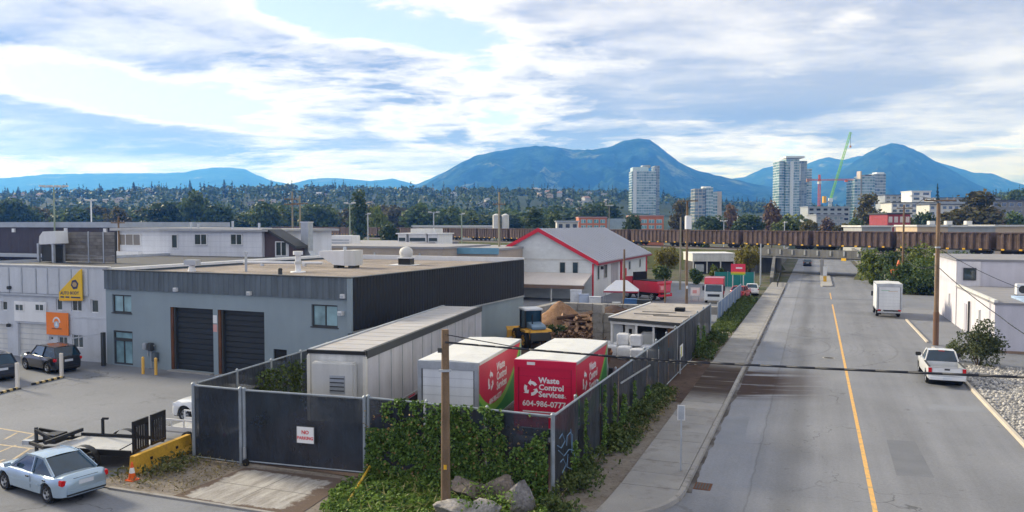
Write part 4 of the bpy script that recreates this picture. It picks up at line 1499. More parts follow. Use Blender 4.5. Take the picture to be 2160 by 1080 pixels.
part('emblem_core', MB().prism([(bw_ * 0.40, bh_ * 0.40), (bw_ * 0.54, bh_ * 0.40), (bw_ * 0.47, bh_ * 0.60)], -0.018, -0.0105, 'y'), WHITE, o)
part('lettering_strip', MB().box(bw_ * 0.25, -0.010, bh_ * 0.26, bw_ * 0.70, -0.001, bh_ * 0.31), pm('banner_brown', (0.33, 0.11, 0.04), 0.7), o)
# yellow triangular sign projecting above the eave
r = wrect(132, 566, 180, 635, sx)
o = thing('triangle_sign', 'yellow triangular sign with blue emblem on the white workshop', 'sign', (SL[0] + r[0], SL[1] - 0.30, r[1]), 0)
tw_, th_ = r[2] - r[0], r[3] - r[1]
YS = pm('sign_yellow', (0.80, 0.50, 0.035), 0.5, 0.05)
NAVY = pm('sign_navy', (0.045, 0.05, 0.12), 0.6)
part('panel', MB().prism([(0, 0), (tw_, 0.08), (tw_, th_), (tw_ * 0.88, th_ * 0.93), (0, th_ * 0.27)], 0, 0.08, 'y'), YS, o)
part('border', MB().prism([(0.03, 0.03), (tw_ - 0.03, 0.11), (tw_ - 0.03, 0.20), (0.03, 0.12)], -0.012, -0.001, 'y'), pm('sign_orange', (0.85, 0.38, 0.02), 0.5), o)
hexa = [(tw_ * 0.70 + 0.36 * math.cos(k * 1.0472 + 0.2), th_ * 0.52 + 0.36 * math.sin(k * 1.0472 + 0.2)) for k in range(6)]
part('emblem', MB().prism(hexa, -0.010, -0.001, 'y'), NAVY, o)
part('emblem_core', MB().prism([(tw_ * 0.70 + (x - tw_ * 0.70) * 0.62, th_ * 0.52 + (z - th_ * 0.52) * 0.5) for x, z in hexa], -0.018, -0.0105, 'y'), pm('sign_tan', (0.42, 0.30, 0.16), 0.6), o)
lettering('AUTO BODY', 0.30, NAVY, o, (0.13, -0.003, th_ * 0.20), (1, 0, 0.03), (0, 0, 1), bold=0.008)
for x0, x1 in ((0.14, 0.48), (0.62, 0.98), (1.12, tw_ - 0.14)):
    part('lettering_strip', MB().box(x0, -0.008, th_ * 0.105, x1, -0.001, th_ * 0.15), NAVY, o)
part('bracket', MB().box(tw_ - 0.3, 0.08, th_ * 0.3, tw_ - 0.2, 0.30, th_ * 0.35), STEEL, o)
# small lamp and camera
for px, py in ((25, 607), (24, 686)):
    a, z_ = sx(px, py)
    if a > 0: part('wall_lamp', MB().box(a - 0.12, -0.34, z_ - 0.1, a + 0.12, -0.1, z_ + 0.14), DKGREY, SH, bevel=0.03)
# low pipe rail and post between the two buildings
o = thing('barrier_rail', 'thin grey rail and dark post between white shop and grey workshop', 'railing', (0, 0, 0))
a, b = gp(228, 770), gp(176, 758)
part('post', MB().bar((a.x, a.y - 0.35, 0), (a.x, a.y - 0.35, 2.25), 0.22, 0.22), DKGREY, o)
part('rail', MB().bar((a.x - 0.12, a.y - 0.35, 2.15), (a.x - 3.2, a.y - 0.30, 1.65), 0.06, 0.08), STEEL, o)

# ------------------------------------------------------------------ rooftop junk behind the white shop
q0, q1 = yp(133, 552, 50), yp(245, 552, 50)
o = thing('roof_screen', 'weathered grey plank screen on the roof behind the white shop', 'screen', (q0.x, 50, 6.25))
W_ = q1.x - q0.x
PLK = pm('grey_plank', (0.22, 0.21, 0.20), 0.9, 0.25, 1.0, 0.15, objvar=0.18, streak=0.3)
npk = 9
pm_ = MB().box(0, 0, 0, W_ / 2 - 0.06, 0.05, 0.26).mesh('plank')
for k in range(npk):
    link('plank', pm_, PLK, o, (0, 0.0, 0.05 + k * 0.28))
    link('plank', pm_, PLK, o, (W_ / 2 + 0.06, 0.0, 0.05 + k * 0.28))
for xk in (0.0, W_ * 0.5, W_ * 0.78, W_):
    part('post', MB().box(xk - 0.06, -0.06, 0, xk + 0.06, -0.005, 2.6), STEEL if 0 < xk < W_ else DKGREY, o)
o = thing('roof_duct', 'white roof duct with curved hood left of the plank screen', 'duct', (yp(112, 540, 49).x, 49, 6.25))
part('hood', MB().loft([[(-0.9, y, 1.5), (-0.8, y, 2.2), (-0.4, y, 2.6), (1.0, y, 2.65), (1.1, y, 1.6)] for y in (-0.6, 0.6)]), WHITE, o, smooth=True, angle=50)
part('leg', MB().box(-1.0, -0.7, 0, -0.8, -0.5, 1.6), STEEL, o)
part('leg', MB().box(0.7, -0.7, 0, 0.9, -0.5, 1.6), STEEL, o)
part('back_panel', MB().box(-0.8, 0.4, 0.0, 0.7, 0.6, 1.5), STEEL, o)
part('fan_box', MB().box(-0.75, -0.45, 0.1, 0.65, 0.35, 1.45), DKGREY, o)

# ------------------------------------------------------------------ white upper storey
UY = 64.0
u0, u1, u2 = yp(247, 484, UY), yp(552, 487, UY), yp(615, 540, UY)
UZ = yp(400, 487, UY).z
o = thing('white_office', 'white upper storey with dark windows behind the workshop roof', 'building', (u0.x, UY, 0))
Wd = u1.x - u0.x
part('wall', MB().box(0, 0, 0, Wd, 12, UZ), pm('white_siding', (0.74, 0.76, 0.80), 0.75, 0.05, 0.4, 0.03, streak=0.12), o)
part('roof', MB().box(-0.5, -0.5, UZ, Wd * 0.55, 12.5, UZ + 0.28).box(Wd * 0.55, -0.45, UZ - 0.04, Wd + 0.7, 12.5, UZ + 0.18), pm('grey_roof_edge', (0.40, 0.41, 0.43), 0.8), o)
for x0, y0, x1, y1, n_ in ((250, 493, 298, 518, 3), (363, 494, 376, 524, 1), (411, 493, 438, 517, 2), (487, 493, 512, 517, 2)):
    a, b = yp(x0, y1, UY), yp(x1, y0, UY)
    win(o, ((a.x + b.x) / 2 - u0.x, 0, a.z), 0, b.x - a.x, b.z - a.z, n_, WHITE, GLASS if n_ < 3 else pm('hazy_glass', (0.25, 0.23, 0.21), 0.2), 0.09, 0.12)
for k in range(6):
    part('siding_course', MB().box(0.02, -0.015, UZ - 0.5 - k * 0.55, Wd - 0.02, 0.0, UZ - 0.48 - k * 0.55), pm('siding_line', (0.55, 0.57, 0.62), 0.8), o)
part('ledge', MB().box(0.1, -0.5, 5.9, (yp(300, 548, UY).x - u0.x), -0.01, 6.6), WHITE, o)
for px, h_ in ((358, 0.7), (374, 0.5), (448, 0.8), (505, 0.6)):
    part('chimney_pipe', MB().tube((yp(px, 480, UY).x - u0.x, 3, UZ + 0.2), (yp(px, 480, UY).x - u0.x, 3, UZ + 0.2 + h_), 0.12), STEEL, o)
o = thing('brown_lean_to', 'brown clad shed with sloping roof at the end of white office', 'building', (u1.x + 0.02, UY + 0.4, 0))
Wb = u2.x - u1.x
zt, zb = yp(556, 486, UY).z, yp(616, 519, UY).z
part('wall', MB().prism([(0, 0), (Wb, 0), (Wb, zb - 0.15), (Wb * 0.15, zt - 0.15), (0, zt - 0.15)], 0, 1.6, 'y'), pm('brown_clad', (0.10, 0.075, 0.085), 0.75, 0.1), o)
part('roof', MB().prism([(-0.05, zt - 0.14), (Wb * 0.15, zt - 0.12), (Wb + 0.4, zb - 0.25), (Wb + 0.4, zb), (Wb * 0.15, zt + 0.15), (-0.05, zt + 0.15)], -0.35, 1.9, 'y'), DKGREY, o)
win(o, (Wb * 0.58, 0, yp(595, 541, UY).z), 0, 1.35, 1.45, 2, WHITE, GLASS, 0.09, 0.12)
part('white_panel', MB().box(Wb * 0.36, -0.03, 4.5, Wb * 0.82, -0.002, 7.6), WHITE, o)

# ------------------------------------------------------------------ dark warehouse far left
WY = 92.0
a, b = yp(-150, 468, WY), yp(244, 468, WY)
o = thing('dark_warehouse', 'long dark purple brown warehouse with pale roof edge, far left', 'building', (a.x, WY, 0))
part('wall', ribbed(0, b.x - a.x, 0, a.z - 0.9, 2.4, 0.05, 0.0, 0.3), pm('purple_clad', (0.062, 0.055, 0.072), 0.7, 0.1), o)
part('roof_edge', MB().box(-0.3, -0.3, a.z - 0.9, b.x - a.x + 0.3, 25, a.z - 0.05), pm('pale_blue_trim', (0.36, 0.40, 0.46), 0.6), o)
part('canopy', MB().box(0, -3, 4.3, b.x - a.x - 4, -0.05, 4.75), pm('pale_blue_trim', (1, 1, 1)), o)
part('side_wall', MB().box(b.x - a.x - 0.3, 0.32, 0, b.x - a.x, 25, a.z - 0.9), pm('purple_clad', (1, 1, 1)), o)
for px, py in ((31, 486), (141, 485), (224, 486)):
    c_ = yp(px, py, WY)
    part('wall_lamp', MB().box(c_.x - a.x - 0.3, -0.3, c_.z - 0.3, c_.x - a.x + 0.3, -0.05, c_.z + 0.3), WHITE, o)

# ------------------------------------------------------------------ low roofs behind the workshop
def slab_building(name, label, px0, px1, ytop, Y_, depth, wallm, roofm, edge=None, z0=0.0, pil=0):
    a, b = yp(px0, ytop, Y_), yp(px1, ytop, Y_)
    o = thing(name, label, 'building', (a.x, Y_, z0))
    w_ = b.x - a.x
    h_ = a.z - z0
    part('wall', MB().box(0, 0, -0.05, w_, depth, h_), wallm, o)
    part('roof', MB().box(-0.15, -0.15, h_, w_ + 0.15, depth + 0.15, h_ + 0.25), roofm, o)
    if edge: part('roof_edge', MB().box(-0.2, -0.2, h_ - 0.45, w_ + 0.2, -0.155, h_ + 0.3), edge, o)
    for k in range(pil):
        x = (k + 0.5) * w_ / pil
        part('pilaster', MB().box(x - 0.12, -0.08, 0, x + 0.12, -0.002, h_ - 0.5), STEEL, o)
    return o, w_, h_


BEIGE = pm('beige_block', (0.40, 0.34, 0.29), 0.9, 0.1, 0.4, 0.12, 10)
slab_building('beige_store', 'low beige block building behind the workshop roof', 655, 935, 522, 84, 14, BEIGE, pm('grey_roof', (0.30, 0.30, 0.32), 0.9), pil=3)
slab_building('beige_annex', 'low beige block annex with blue roof edge beside red trimmed house', 935, 1050, 527, 88, 14, BEIGE, pm('grey_roof', (1, 1, 1)), pm('teal_edge', (0.16, 0.33, 0.45), 0.6))
slab_building('grey_shed', 'long low grey roofed shed left of the rail cars', 610, 860, 514, 118, 20, pm('dull_wall', (0.24, 0.22, 0.22), 0.9), pm('grey_roof', (1, 1, 1)))
# silver duct tower
o = thing('silver_duct', 'tall silver square duct rising behind the workshop roof', 'duct', yp(648, 545, 66.5) * 1.0)
c_ = yp(648, 545, 66.5); o.location = (c_.x, 66.5, 6.0)
zz_ = yp(648, 470, 66.5).z - 6.0
part('riser', MB().box(-0.42, -0.42, 0.8, 0.42, 0.42, zz_), STEEL, o)
part('cap', MB().box(-0.48, -0.48, zz_, 0.48, 0.48, zz_ + 0.12), ALU, o)
part('elbow', MB().loft([[(-0.5, -0.5, 0.0), (1.0, -0.5, 0.0), (1.0, 0.5, 0.0), (-0.5, 0.5, 0.0)], [(-0.45, -0.45, 0.82), (0.45, -0.45, 0.82), (0.45, 0.45, 0.82), (-0.45, 0.45, 0.82)]]), STEEL, o)
# white box unit
c_ = yp(718, 521, 100)
o = thing('roof_cooler', 'big white box cooler on the low roofs behind workshop', 'air unit', (c_.x, 100, c_.z - 0.2))
part('casing', MB().box(-1.9, 0, 0, 1.9, 2.4, 1.9), WHITE, o, bevel=0.08)
part('louvre', MB().box(-1.5, -0.05, 0.3, 1.5, 0.0, 0.5).box(-1.5, -0.05, 0.7, 1.5, 0.0, 0.9).box(-1.5, -0.05, 1.1, 1.5, 0.0, 1.3), STEEL, o)
part('stand', MB().box(-1.7, 0.2, -1.8, 1.7, 2.2, -0.001), DKGREY, o)
# white louvred structure
LY = 128
a, b = yp(838, 517, LY), yp(926, 517, LY)
o = thing('louvred_building', 'white building with black window bands behind the low roofs', 'building', (a.x, LY, 0))
w_ = b.x - a.x
part('lower_wall', MB().box(0, 0, 0, w_, 8, a.z - 0.2), pm('dull_wall', (1, 1, 1)), o)
for k, (f0, f1) in enumerate(((0.02, 0.22), (0.28, 0.70), (0.74, 0.98))):
    x0, x1 = f0 * w_, f1 * w_
    m_ = part('module', MB().box(x0, 0, a.z - 0.2, x1, 6, a.z + 2.0), WHITE, o)
    part('window_band', MB().box(x0 + 0.2, -0.06, a.z + 0.75, x1 - 0.2, -0.002, a.z + 1.35), GLASS, m_)
    part('roof_lip', MB().box(x0 - 0.25, -0.4, a.z + 2.0, x1 + 0.25, 6.2, a.z + 2.2), WHITE, m_)
    part('white_door', MB().box(x0 + 0.3, -0.05, a.z - 0.1, x1 - 0.3, -0.002, a.z + 0.5), OFFWHITE, m_)
part('roof_plant', MB().box(w_ * 0.2, 2, a.z + 2.2, w_ * 0.8, 5, a.z + 3.0), OFFWHITE, o)
# twin white silos
for i, px in enumerate((1047, 1066)):
    c_ = dp(px, 480, 260)
    o = thing('white_silo', 'white tank above the rail cars, ' + ('left' if i == 0 else 'right') + ' of two', 'tank', (c_.x, c_.y, 0), 0, 'white tanks above the rail cars')
    zt = dp(px, 454, 260).z
    part('tank', MB().tube((0, 0, 5.5), (0, 0, zt), 1.2, 1.2, 16), OFFWHITE, o, smooth=True, angle=40)
    part('top', MB().tube((0, 0, zt), (0, 0, zt + 0.5), 1.2, 0.3, 16), OFFWHITE, o, smooth=True, angle=40)
    for k in range(4): part('leg', MB().tube((math.cos(k * 1.571) * 1.1, math.sin(k * 1.571) * 1.1, 0), (math.cos(k * 1.571) * 1.1, math.sin(k * 1.571) * 1.1, 5.6), 0.12), STEEL, o)

# ------------------------------------------------------------------ house with red trim
HX0, HX1, HY0, HY1, HE, HRZ = -40.2, -25.9, 96.6, 130.0, 4.95, 8.75
HXM = (HX0 + HX1) / 2
o = HOUSE = thing('red_trim_house', 'white sided hall with grey metal gable roof and red trim', 'house', (HX0, HY0, 0))
SID = pm('white_lap_siding', (0.70, 0.73, 0.73), 0.75, 0.05, 0.5, 0.03, streak=0.08)
W_, D_ = HX1 - HX0, HY1 - HY0
hm = W_ / 2
part('front_wall', MB().prism([(0, 0), (W_, 0), (W_, HE), (hm, HRZ - 0.05), (0, HE)], 0.0, 0.3, 'y'), SID, o)
part('side_wall', MB().box(W_ - 0.3, 0.302, 0, W_, D_, HE), SID, o)
part('side_wall', MB().box(0, 0.302, 0, 0.3, D_, HE), SID, o)
part('rear_wall', MB().prism([(0.3, 0), (W_ - 0.3, 0), (W_ - 0.3, HE), (hm, HRZ - 0.05), (0.3, HE)], D_ - 0.3, D_ + 0.002, 'y'), SID, o)
for k in range(1, 26):
    z_ = k * 0.33
    if z_ < HE: x0, x1 = 0.02, W_ - 0.16
    else:
        f_ = (z_ - HE) / (HRZ - HE)
        x0, x1 = hm * f_ + 0.1, W_ - hm * f_ - 0.1
    if x1 - x0 < 0.6: break
    part('siding_board', MB().prism([(-0.035, z_ - 0.31), (-0.001, z_ - 0.31), (-0.001, z_)], x0, x1, 'x'), SID, o)
part('gable_band', MB().box(0.02, -0.06, HE - 0.12, W_ - 0.2, -0.036, HE + 0.10), OFFWHITE, o)
RM = pm('grey_metal_roof', (0.36, 0.37, 0.42), 0.5, 0.06, 0.25, 0.03, metal=0.15, streak=0.1)
sl_ = math.hypot(hm + 0.7, HRZ - HE + 0.35)
for s in (-1, 1):
    ex, ez = hm + s * (hm + 0.75), HE - 0.38
    r_ = part('roof', MB().prism([(hm, HRZ), (ex, ez), (ex, ez + 0.14), (hm, HRZ + 0.16)], -0.45, D_ + 0.5, 'y'), RM, o)
    nse = 22
    for k in range(nse):
        y_ = -0.2 + k * (D_ + 0.5) / nse
        part('roof_seam', MB().prism([(hm, HRZ + 0.161), (ex, ez + 0.141), (ex, ez + 0.19), (hm, HRZ + 0.21)], y_, y_ + 0.05, 'y'), RM, r_)
    part('red_verge', MB().prism([(hm, HRZ - 0.28), (ex, ez - 0.28), (ex, ez + 0.20), (hm, HRZ + 0.22)], -0.56, -0.455, 'y'), RED, o, label='red painted verge board')
    part('gutter', MB().box(ex - 0.06, -0.4, ez - 0.24, ex + 0.10, D_ + 0.5, ez - 0.004), pm('dark_red', (0.24, 0.03, 0.05), 0.5), o)
part('corner_board', MB().box(W_ - 0.15, -0.07, 0, W_ + 0.05, -0.001, HE - 0.45), RED, o)
for px in (1187, 1214):
    a, b = yp(px - 7, 578, HY0), yp(px + 7, 552, HY0)
    win(o, ((a.x + b.x) / 2 - HX0, -0.036, a.z), 0, b.x - a.x, b.z - a.z, 1, OFFWHITE, GLASS, 0.10, 0.08)
for y_, w_, z_, h_, n_ in ((2.2, 1.1, 2.3, 1.9, 1), (6.0, 1.7, 2.3, 1.9, 2), (20.5, 1.3, 2.6, 1.4, 1), (28.0, 1.2, 2.6, 1.4, 1)):
    win(o, (W_, y_, z_), math.pi / 2, w_, h_, n_, OFFWHITE, GLASS, 0.10, 0.10)
part('roller_door', MB().box(W_ - 0.02, 9.2, 0.05, W_ + 0.03, 13.4, 4.1), pm('door_grey', (0.42, 0.40, 0.42), 0.7, streak=0.2), o)
part('red_post', MB().box(W_ + 0.0, 14.6, 0, W_ + 0.16, 15.4, HE - 0.5), RED, o)
part('corner_board', MB().box(W_ + 0.001, D_ - 0.5, 0, W_ + 0.12, D_, HE - 0.5), RED, o)
part('notice', MB().box(W_ + 0.001, 17.3, 1.9, W_ + 0.05, 18.6, 3.0), RED, o)
part('vent_box', MB().box(W_ + 0.001, 3.6, 3.6, W_ + 0.3, 4.1, 4.0), DKGREY, o)
# lean-to roof on the front wall
a = yp(1100, 606, 93.0).x - HX0; b = yp(1232, 606, 93.0).x - HX0
part('awning_roof', MB().prism([(-0.08, 3.15), (-4.1, 1.95), (-4.1, 2.10), (-0.08, 3.30)], a - 1.0, b, 'x'), pm('beige_sheet', (0.70, 0.65, 0.61), 0.7, 0.05), o)
part('awning_fascia', MB().box(a - 1.0, -4.2, 1.60, b + 0.2, -4.11, 2.02), pm('brown_beam', (0.20, 0.14, 0.11), 0.8), o)
for x_ in (a + 0.3, (a + b) / 2, b - 0.3): part('awning_post', MB().box(x_ - 0.07, -4.05, 0, x_ + 0.07, -3.9, 1.95), OFFWHITE, o)

# ------------------------------------------------------------------ white building on the right
RX, RY0, RY1 = 12.45, 67.4, 100.0
o = RB = thing('right_building', 'lavender white flat roofed building on the right with step in roof', 'building', (RX, RY0, 0))
LAV = pm('lavender_stucco', (0.58, 0.57, 0.63), 0.85, 0.06, 0.5, 0.04, 20, streak=0.10, bump=0.05)
part('low_wall', MB().box(0, 0, -0.05, 30, 17.0, 3.55), LAV, o)
part('low_roof', MB().box(-0.10, -0.10, 3.55, 30, 17.0, 3.70), pm('grey_membrane', (0.25, 0.25, 0.27), 0.9), o)
part('high_wall', MB().box(0.0, 17.01, -0.05, 30, 32, 6.0), LAV, o)
part('high_roof', MB().box(-0.12, 16.9, 6.0, 30, 32.2, 6.2), pm('grey_membrane', (1, 1, 1)), o)
part('corner_pier', MB().box(-0.10, 16.85, -0.02, 1.9, 17.0, 5.99), pm('white_pier', (0.70, 0.68, 0.70), 0.8, streak=0.15), o)
part('plinth', MB().box(-0.04, -0.06, -0.05, 30, -0.001, 0.16), pm('rust_plinth', (0.28, 0.20, 0.15), 0.9), o)
for y_, z_, h_ in ((5.5, 1.35, 1.3), (21.0, 1.4, 1.3)):
    win(o, (-0.0, y_, z_), -math.pi / 2, 0.55, h_, 1, WHITE, GLASS, 0.07, 0.08)
win(o, (1.0, 16.85, 4.25), 0, 1.05, 1.15, 1, DKGREY, GLASS, 0.08, 0.10)
part('door', MB().box(-0.06, 11.5, 0.0, -0.001, 12.6, 2.5), pm('lilac_door', (0.42, 0.42, 0.50), 0.7), o)
part('pipe', MB().tube((-0.14, 9.7, 0.1), (-0.14, 9.7, 2.9), 0.09), DKGREY, o)
part('parapet', MB().box(-0.06, -0.06, 3.7, 0.18, 16.8, 3.88), OFFWHITE, o)
part('edge_roofing', MB().box(2.0, 0.2, 3.702, 28, 5.0, 3.86), pm('blue_tarp', (0.36, 0.48, 0.66), 0.5, 0.25, 1.2), o)
for i, (x_, y_, w_, h_, lab, mt) in enumerate(((3.2, 7.2, 0.9, 0.95, 'white air conditioner on the low roof of the right building', WHITE), (5.2, 9.2, 1.1, 0.95, 'grey air conditioner near the blue duct on right building', STEEL))):
    u = thing('air_conditioner', lab, 'air unit', (RX + x_, RY0 + y_, 3.70))
    part('casing', MB().box(-w_ / 2, -0.35, 0.08, w_ / 2, 0.35, h_), mt, u, bevel=0.03)
    part('fan_grille', MB().tube((0, -0.37, h_ * 0.55), (0, -0.352, h_ * 0.55), h_ * 0.33, h_ * 0.33, 16), DKGREY, u)
    part('foot', MB().box(-w_ / 2, -0.3, 0, -w_ / 2 + 0.1, 0.3, 0.08).box(w_ / 2 - 0.1, -0.3, 0, w_ / 2, 0.3, 0.08), BLACK, u)
u = thing('blue_duct', 'curved blue duct on the low roof of the right building', 'duct', (RX + 7.2, RY0 + 10.5, 3.70))
part('duct', MB().path([(0, 0, 0), (0, 0, 1.0), (0.15, 0, 1.35), (0.5, 0, 1.5), (0.85, 0, 1.35), (1.0, 0, 1.0), (1.0, 0, 0)], 0.26, 10), pm('blue_metal', (0.05, 0.22, 0.42), 0.5), u, smooth=True, angle=50)
u = thing('pipe_stack', 'thin white pipe stack on the low roof of right building', 'pipe', (RX + 5.4, RY0 + 12.5, 3.70))
part('pipe', MB().tube((0, 0, 0), (0, 0, 2.2), 0.14), WHITE, u, smooth=True, angle=40)
part('collar', MB().tube((0, 0, 0), (0, 0, 0.1), 0.25, 0.2), WHITE, u)
u = thing('roof_cabin', 'white cabin with a dark window on the right building roof', 'cabin', (RX + 9.3, RY0 + 10.2, 3.70))
part('wall', MB().box(0, 0, 0, 8, 5, 2.9), WHITE, u)
part('roof', MB().box(-0.1, -0.1, 2.9, 8.1, 5.1, 3.02), STEEL, u)
win(u, (2.0, 0, 1.2), 0, 0.9, 1.1, 1, WHITE, GLASS, 0.08, 0.08)
part('corner_trim', MB().box(-0.05, -0.06, 0.0, 0.9, -0.001, 2.9), pm('cream', (0.70, 0.70, 0.62), 0.7), u)
u = thing('red_roof_sign', 'red roof edge sign at the right border of the photo', 'sign', (RX + 14.0, RY0 + 31.5, 6.2))
part('board', MB().box(0, 0, 0, 7, 0.3, 1.1), pm('sign_red', (0.75, 0.05, 0.10), 0.5), u)
part('stand', MB().box(0.5, 0.31, 0, 0.7, 0.5, 1.0).box(5.5, 0.31, 0, 5.7, 0.5, 1.0), STEEL, u)

# ================================================================== RAILWAY
RV = Vector((-0.848, 0.530, 0))
RN = Vector((0.530, 0.848, 0))
RP = Vector((0, 160.5, 0))
RROT = math.atan2(RV.y, RV.x)
def rl(s, n, z=0.0): return RP + RV * s + RN * n + Vector((0, 0, z))


EMB = soilmat('embankment', (0.060, 0.075, 0.030), (0.085, 0.095, 0.045), (0.12, 0.10, 0.075), 0.3)
for i, (s0, s1) in enumerate(((-160, -12.2), (12.0, 420))):
    mb = MB()
    pr = [(-8.0, -0.1), (-3.6, 4.15), (3.6, 4.15), (8.5, -0.1)]
    if i == 1:
        pr = [(-7.5, -0.1), (-3.6, 4.15), (3.6, 4.15), (8.5, -0.1)]
    mb.loft([[rl(s, n, z) for n, z in pr] for s in (s0, s1)])
    struct('embankment', mb, EMB)
    mb = MB()
    mb.loft([[rl(s, n, z) for n, z in ((-2.6, 4.14), (-1.9, 4.40), (1.9, 4.40), (2.6, 4.14))] for s in (s0, s1)])
    struct('ballast', mb, pm('ballast', (0.16, 0.15, 0.145), 0.95, 0.2, 0.5, 0.3, 9))
o = thing('railway_track', 'pair of steel rails carrying the coal train', 'railway track', (0, 0, 0))
for s in (-0.72, 0.72): part('rail', MB().bar(rl(-155, s, 4.50), rl(415, s, 4.50), 0.09, 0.17), pm('rail_steel', (0.20, 0.15, 0.12), 0.5, metal=0.5), o)

# bridge
BC = pm('bridge_concrete', (0.165, 0.165, 0.16), 0.9, 0.2, 0.4, 0.12, 8, streak=0.3)
o = thing('rail_bridge', 'concrete railway bridge with a central pier over the street', 'bridge', (0, 0, 0))
def rbox(s0, s1, n0, n1, z0, z1):
    return MB().loft([[rl(s, n0, z0), rl(s, n1, z0), rl(s, n1, z1), rl(s, n0, z1)] for s in (s0, s1)])
part('deck', rbox(-12.3, 12.1, -3.4, 5.2, 3.15, 4.36), BC, o)
part('soffit_beam', rbox(-11.0, 10.8, -3.25, -2.9, 2.95, 3.249), OFFWHITE, o)
part('side_beam', rbox(-12.3, 12.1, -3.55, -3.401, 3.3, 4.75), BC, o)
for k in range(9):
    s = -10.5 + k * 2.6
    part('beam_stiffener', rbox(s - 0.16, s + 0.16, -3.68, -3.551, 3.7, 4.6), pm('stiffener', (0.33, 0.34, 0.34), 0.8), o)
for y_ in (154.6, 157.2, 159.8, 162.4): part('pier_column', MB().box(0.95, y_ - 0.45, -0.1, 1.5, y_ + 0.45, 3.149), CONC, o)
part('pier_wall', MB().box(1.1, 155.06, -0.1, 1.35, 161.9, 1.0), CONC, o)
for s0, s1 in ((-12.25, -10.9), (10.7, 12.05)): part('abutment', rbox(s0, s1, -3.3, 5.1, -0.1, 3.149), BC, o)
part('clearance_plate', rbox(-8.3, -7.4, -3.62, -3.552, 2.9, 3.35), pm('plate_yellow', (0.85, 0.48, 0.02), 0.5), o)
# wing walls along the approaches and the cutting beyond
for nm, lab, pts, th, mt in (('retaining_wall', 'dark concrete wing wall left of the rail underpass', (((-6.5, 134), 0.8), ((-7.3, 160.0), 3.15)), 0.4, BC),
                             ('retaining_wall', 'pale sloping concrete wall right of the rail underpass', (((10.6, 121.0), 0.5), ((9.6, 151.0), 3.15)), 0.4, CONC),
                             ('retaining_wall', 'dark concrete wall beyond the bridge on the left', (((-7.4, 168.5), 3.0), ((-7.4, 250), 2.6)), 0.5, BC),
                             ('retaining_wall', 'dark concrete wall beyond the bridge on the right', (((9.7, 160.5), 3.0), ((9.7, 250), 2.6)), 0.5, BC)):
    w_ = thing(nm, lab, 'wall', (0, 0, 0))
    (a, h0), (b, h1) = pts
    a3, b3 = Vector((*a, 0)), Vector((*b, 0))
    n_ = Vector((-(b3 - a3).y, (b3 - a3).x, 0)).normalized() * th / 2
    mb = MB().loft([[p - n_ + Vector((0, 0, -0.1)), p + n_ + Vector((0, 0, -0.1)), p + n_ + Vector((0, 0, h)), p - n_ + Vector((0, 0, h))] for p, h in ((a3, h0), (b3, h1))])
    part('wall', mb, mt, w_)
    mb = MB().loft([[p - n_ * 1.3 + Vector((0, 0, h)), p + n_ * 1.3 + Vector((0, 0, h)), p + n_ * 1.3 + Vector((0, 0, h + 0.12)), p - n_ * 1.3 + Vector((0, 0, h + 0.12))] for p, h in ((a3, h0), (b3, h1))])
    part('coping', mb, mt, w_)
o = thing('far_hoarding', 'dark screen wall closing the street far beyond the bridge', 'wall', (-8, 252, 0))
part('panel', MB().box(0, 0, 0, 18, 0.4, 4.2), pm('far_screen', (0.10, 0.13, 0.09), 0.9, 0.2), o)
part('coping', MB().box(-0.1, -0.1, 4.2, 18.1, 0.5, 4.4), BC, o)
o = thing('median_island', 'short concrete traffic island in front of the bridge pier', 'traffic island', (1.7, 136.5, 0))
part('kerb', MB().prism([(-0.6, -7.5), (0.6, -7.5), (0.85, -6.5), (0.85, 18), (-0.85, 18), (-0.85, -6.5)], -0.05, 0.16), CONC, o)
for i, (px, py, colr, lab) in enumerate(((1740, 596, YELLOW, 'white and yellow marker board on the traffic island'),)):
    q = gp(px, py)
    s = thing('marker_post', lab, 'sign', q)
    part('post', MB().tube((0, 0, 0), (0, 0, 1.2), 0.06), STEEL, s)
    part('yellow_board', MB().box(-0.25, -0.06, 0.15, 0.25, -0.01, 1.05), colr, s)
    part('white_board', MB().box(-0.3, -0.06, 1.15, 0.3, -0.01, 2.6), WHITE, s)
# guard rail on the left approach
o = thing('guard_rail', 'dark steel guard rail on the left approach to the underpass', 'railing', (0, 0, 0))
a, b = Vector((-5.2, 125, 0)), Vector((-6.0, 158, 0))
for k in range(12):
    p = a.lerp(b, k / 11)
    part('post', MB().box(p.x - 0.05, p.y - 0.05, 0, p.x + 0.05, p.y + 0.05, 1.0), DKGREY, o)
for z_ in (0.45, 0.95): part('rail', MB().bar(a + Vector((0, 0, z_)), b + Vector((0, 0, z_)), 0.06, 0.10), DKGREY, o)

# gondola cars
COAL = pm('gondola_brown', (0.118, 0.082, 0.074), 0.85, 0.22, 0.7, 0.15, 8, streak=0.4, dirt=(0.20, 0.15, 0.13), dirt_amt=0.5, objvar=0.15)
UNDER = pm('undercarriage', (0.022, 0.020, 0.022), 0.8)
L2 = 7.35
G0 = thing('coal_gondola', 'brown ribbed coal gondola', 'rail car', (0, -400, 0))
for s in (-1, 1):
    sd = ribbed(-L2, L2, 0.95, 3.42, 1.05, 0.14, -1.50, 0.06)
    if s == 1: sd.xf(Matrix.Rotation(math.pi, 4, 'Z'))
    part('side', sd, COAL, G0)
    part('top_rail', MB().box(-L2, s * 1.44, 3.42, L2, s * 1.68, 3.58), COAL, G0)
    part('sill', MB().box(-L2 - 0.3, s * 1.40, 0.72, L2 + 0.3, s * 1.62, 0.94), UNDER, G0)
    for k in range(6):
        part('reflector', MB().box(-6.3 + k * 2.5, s * 1.622, 0.80, -5.85 + k * 2.5, s * 1.66, 1.05), YELLOW, G0)
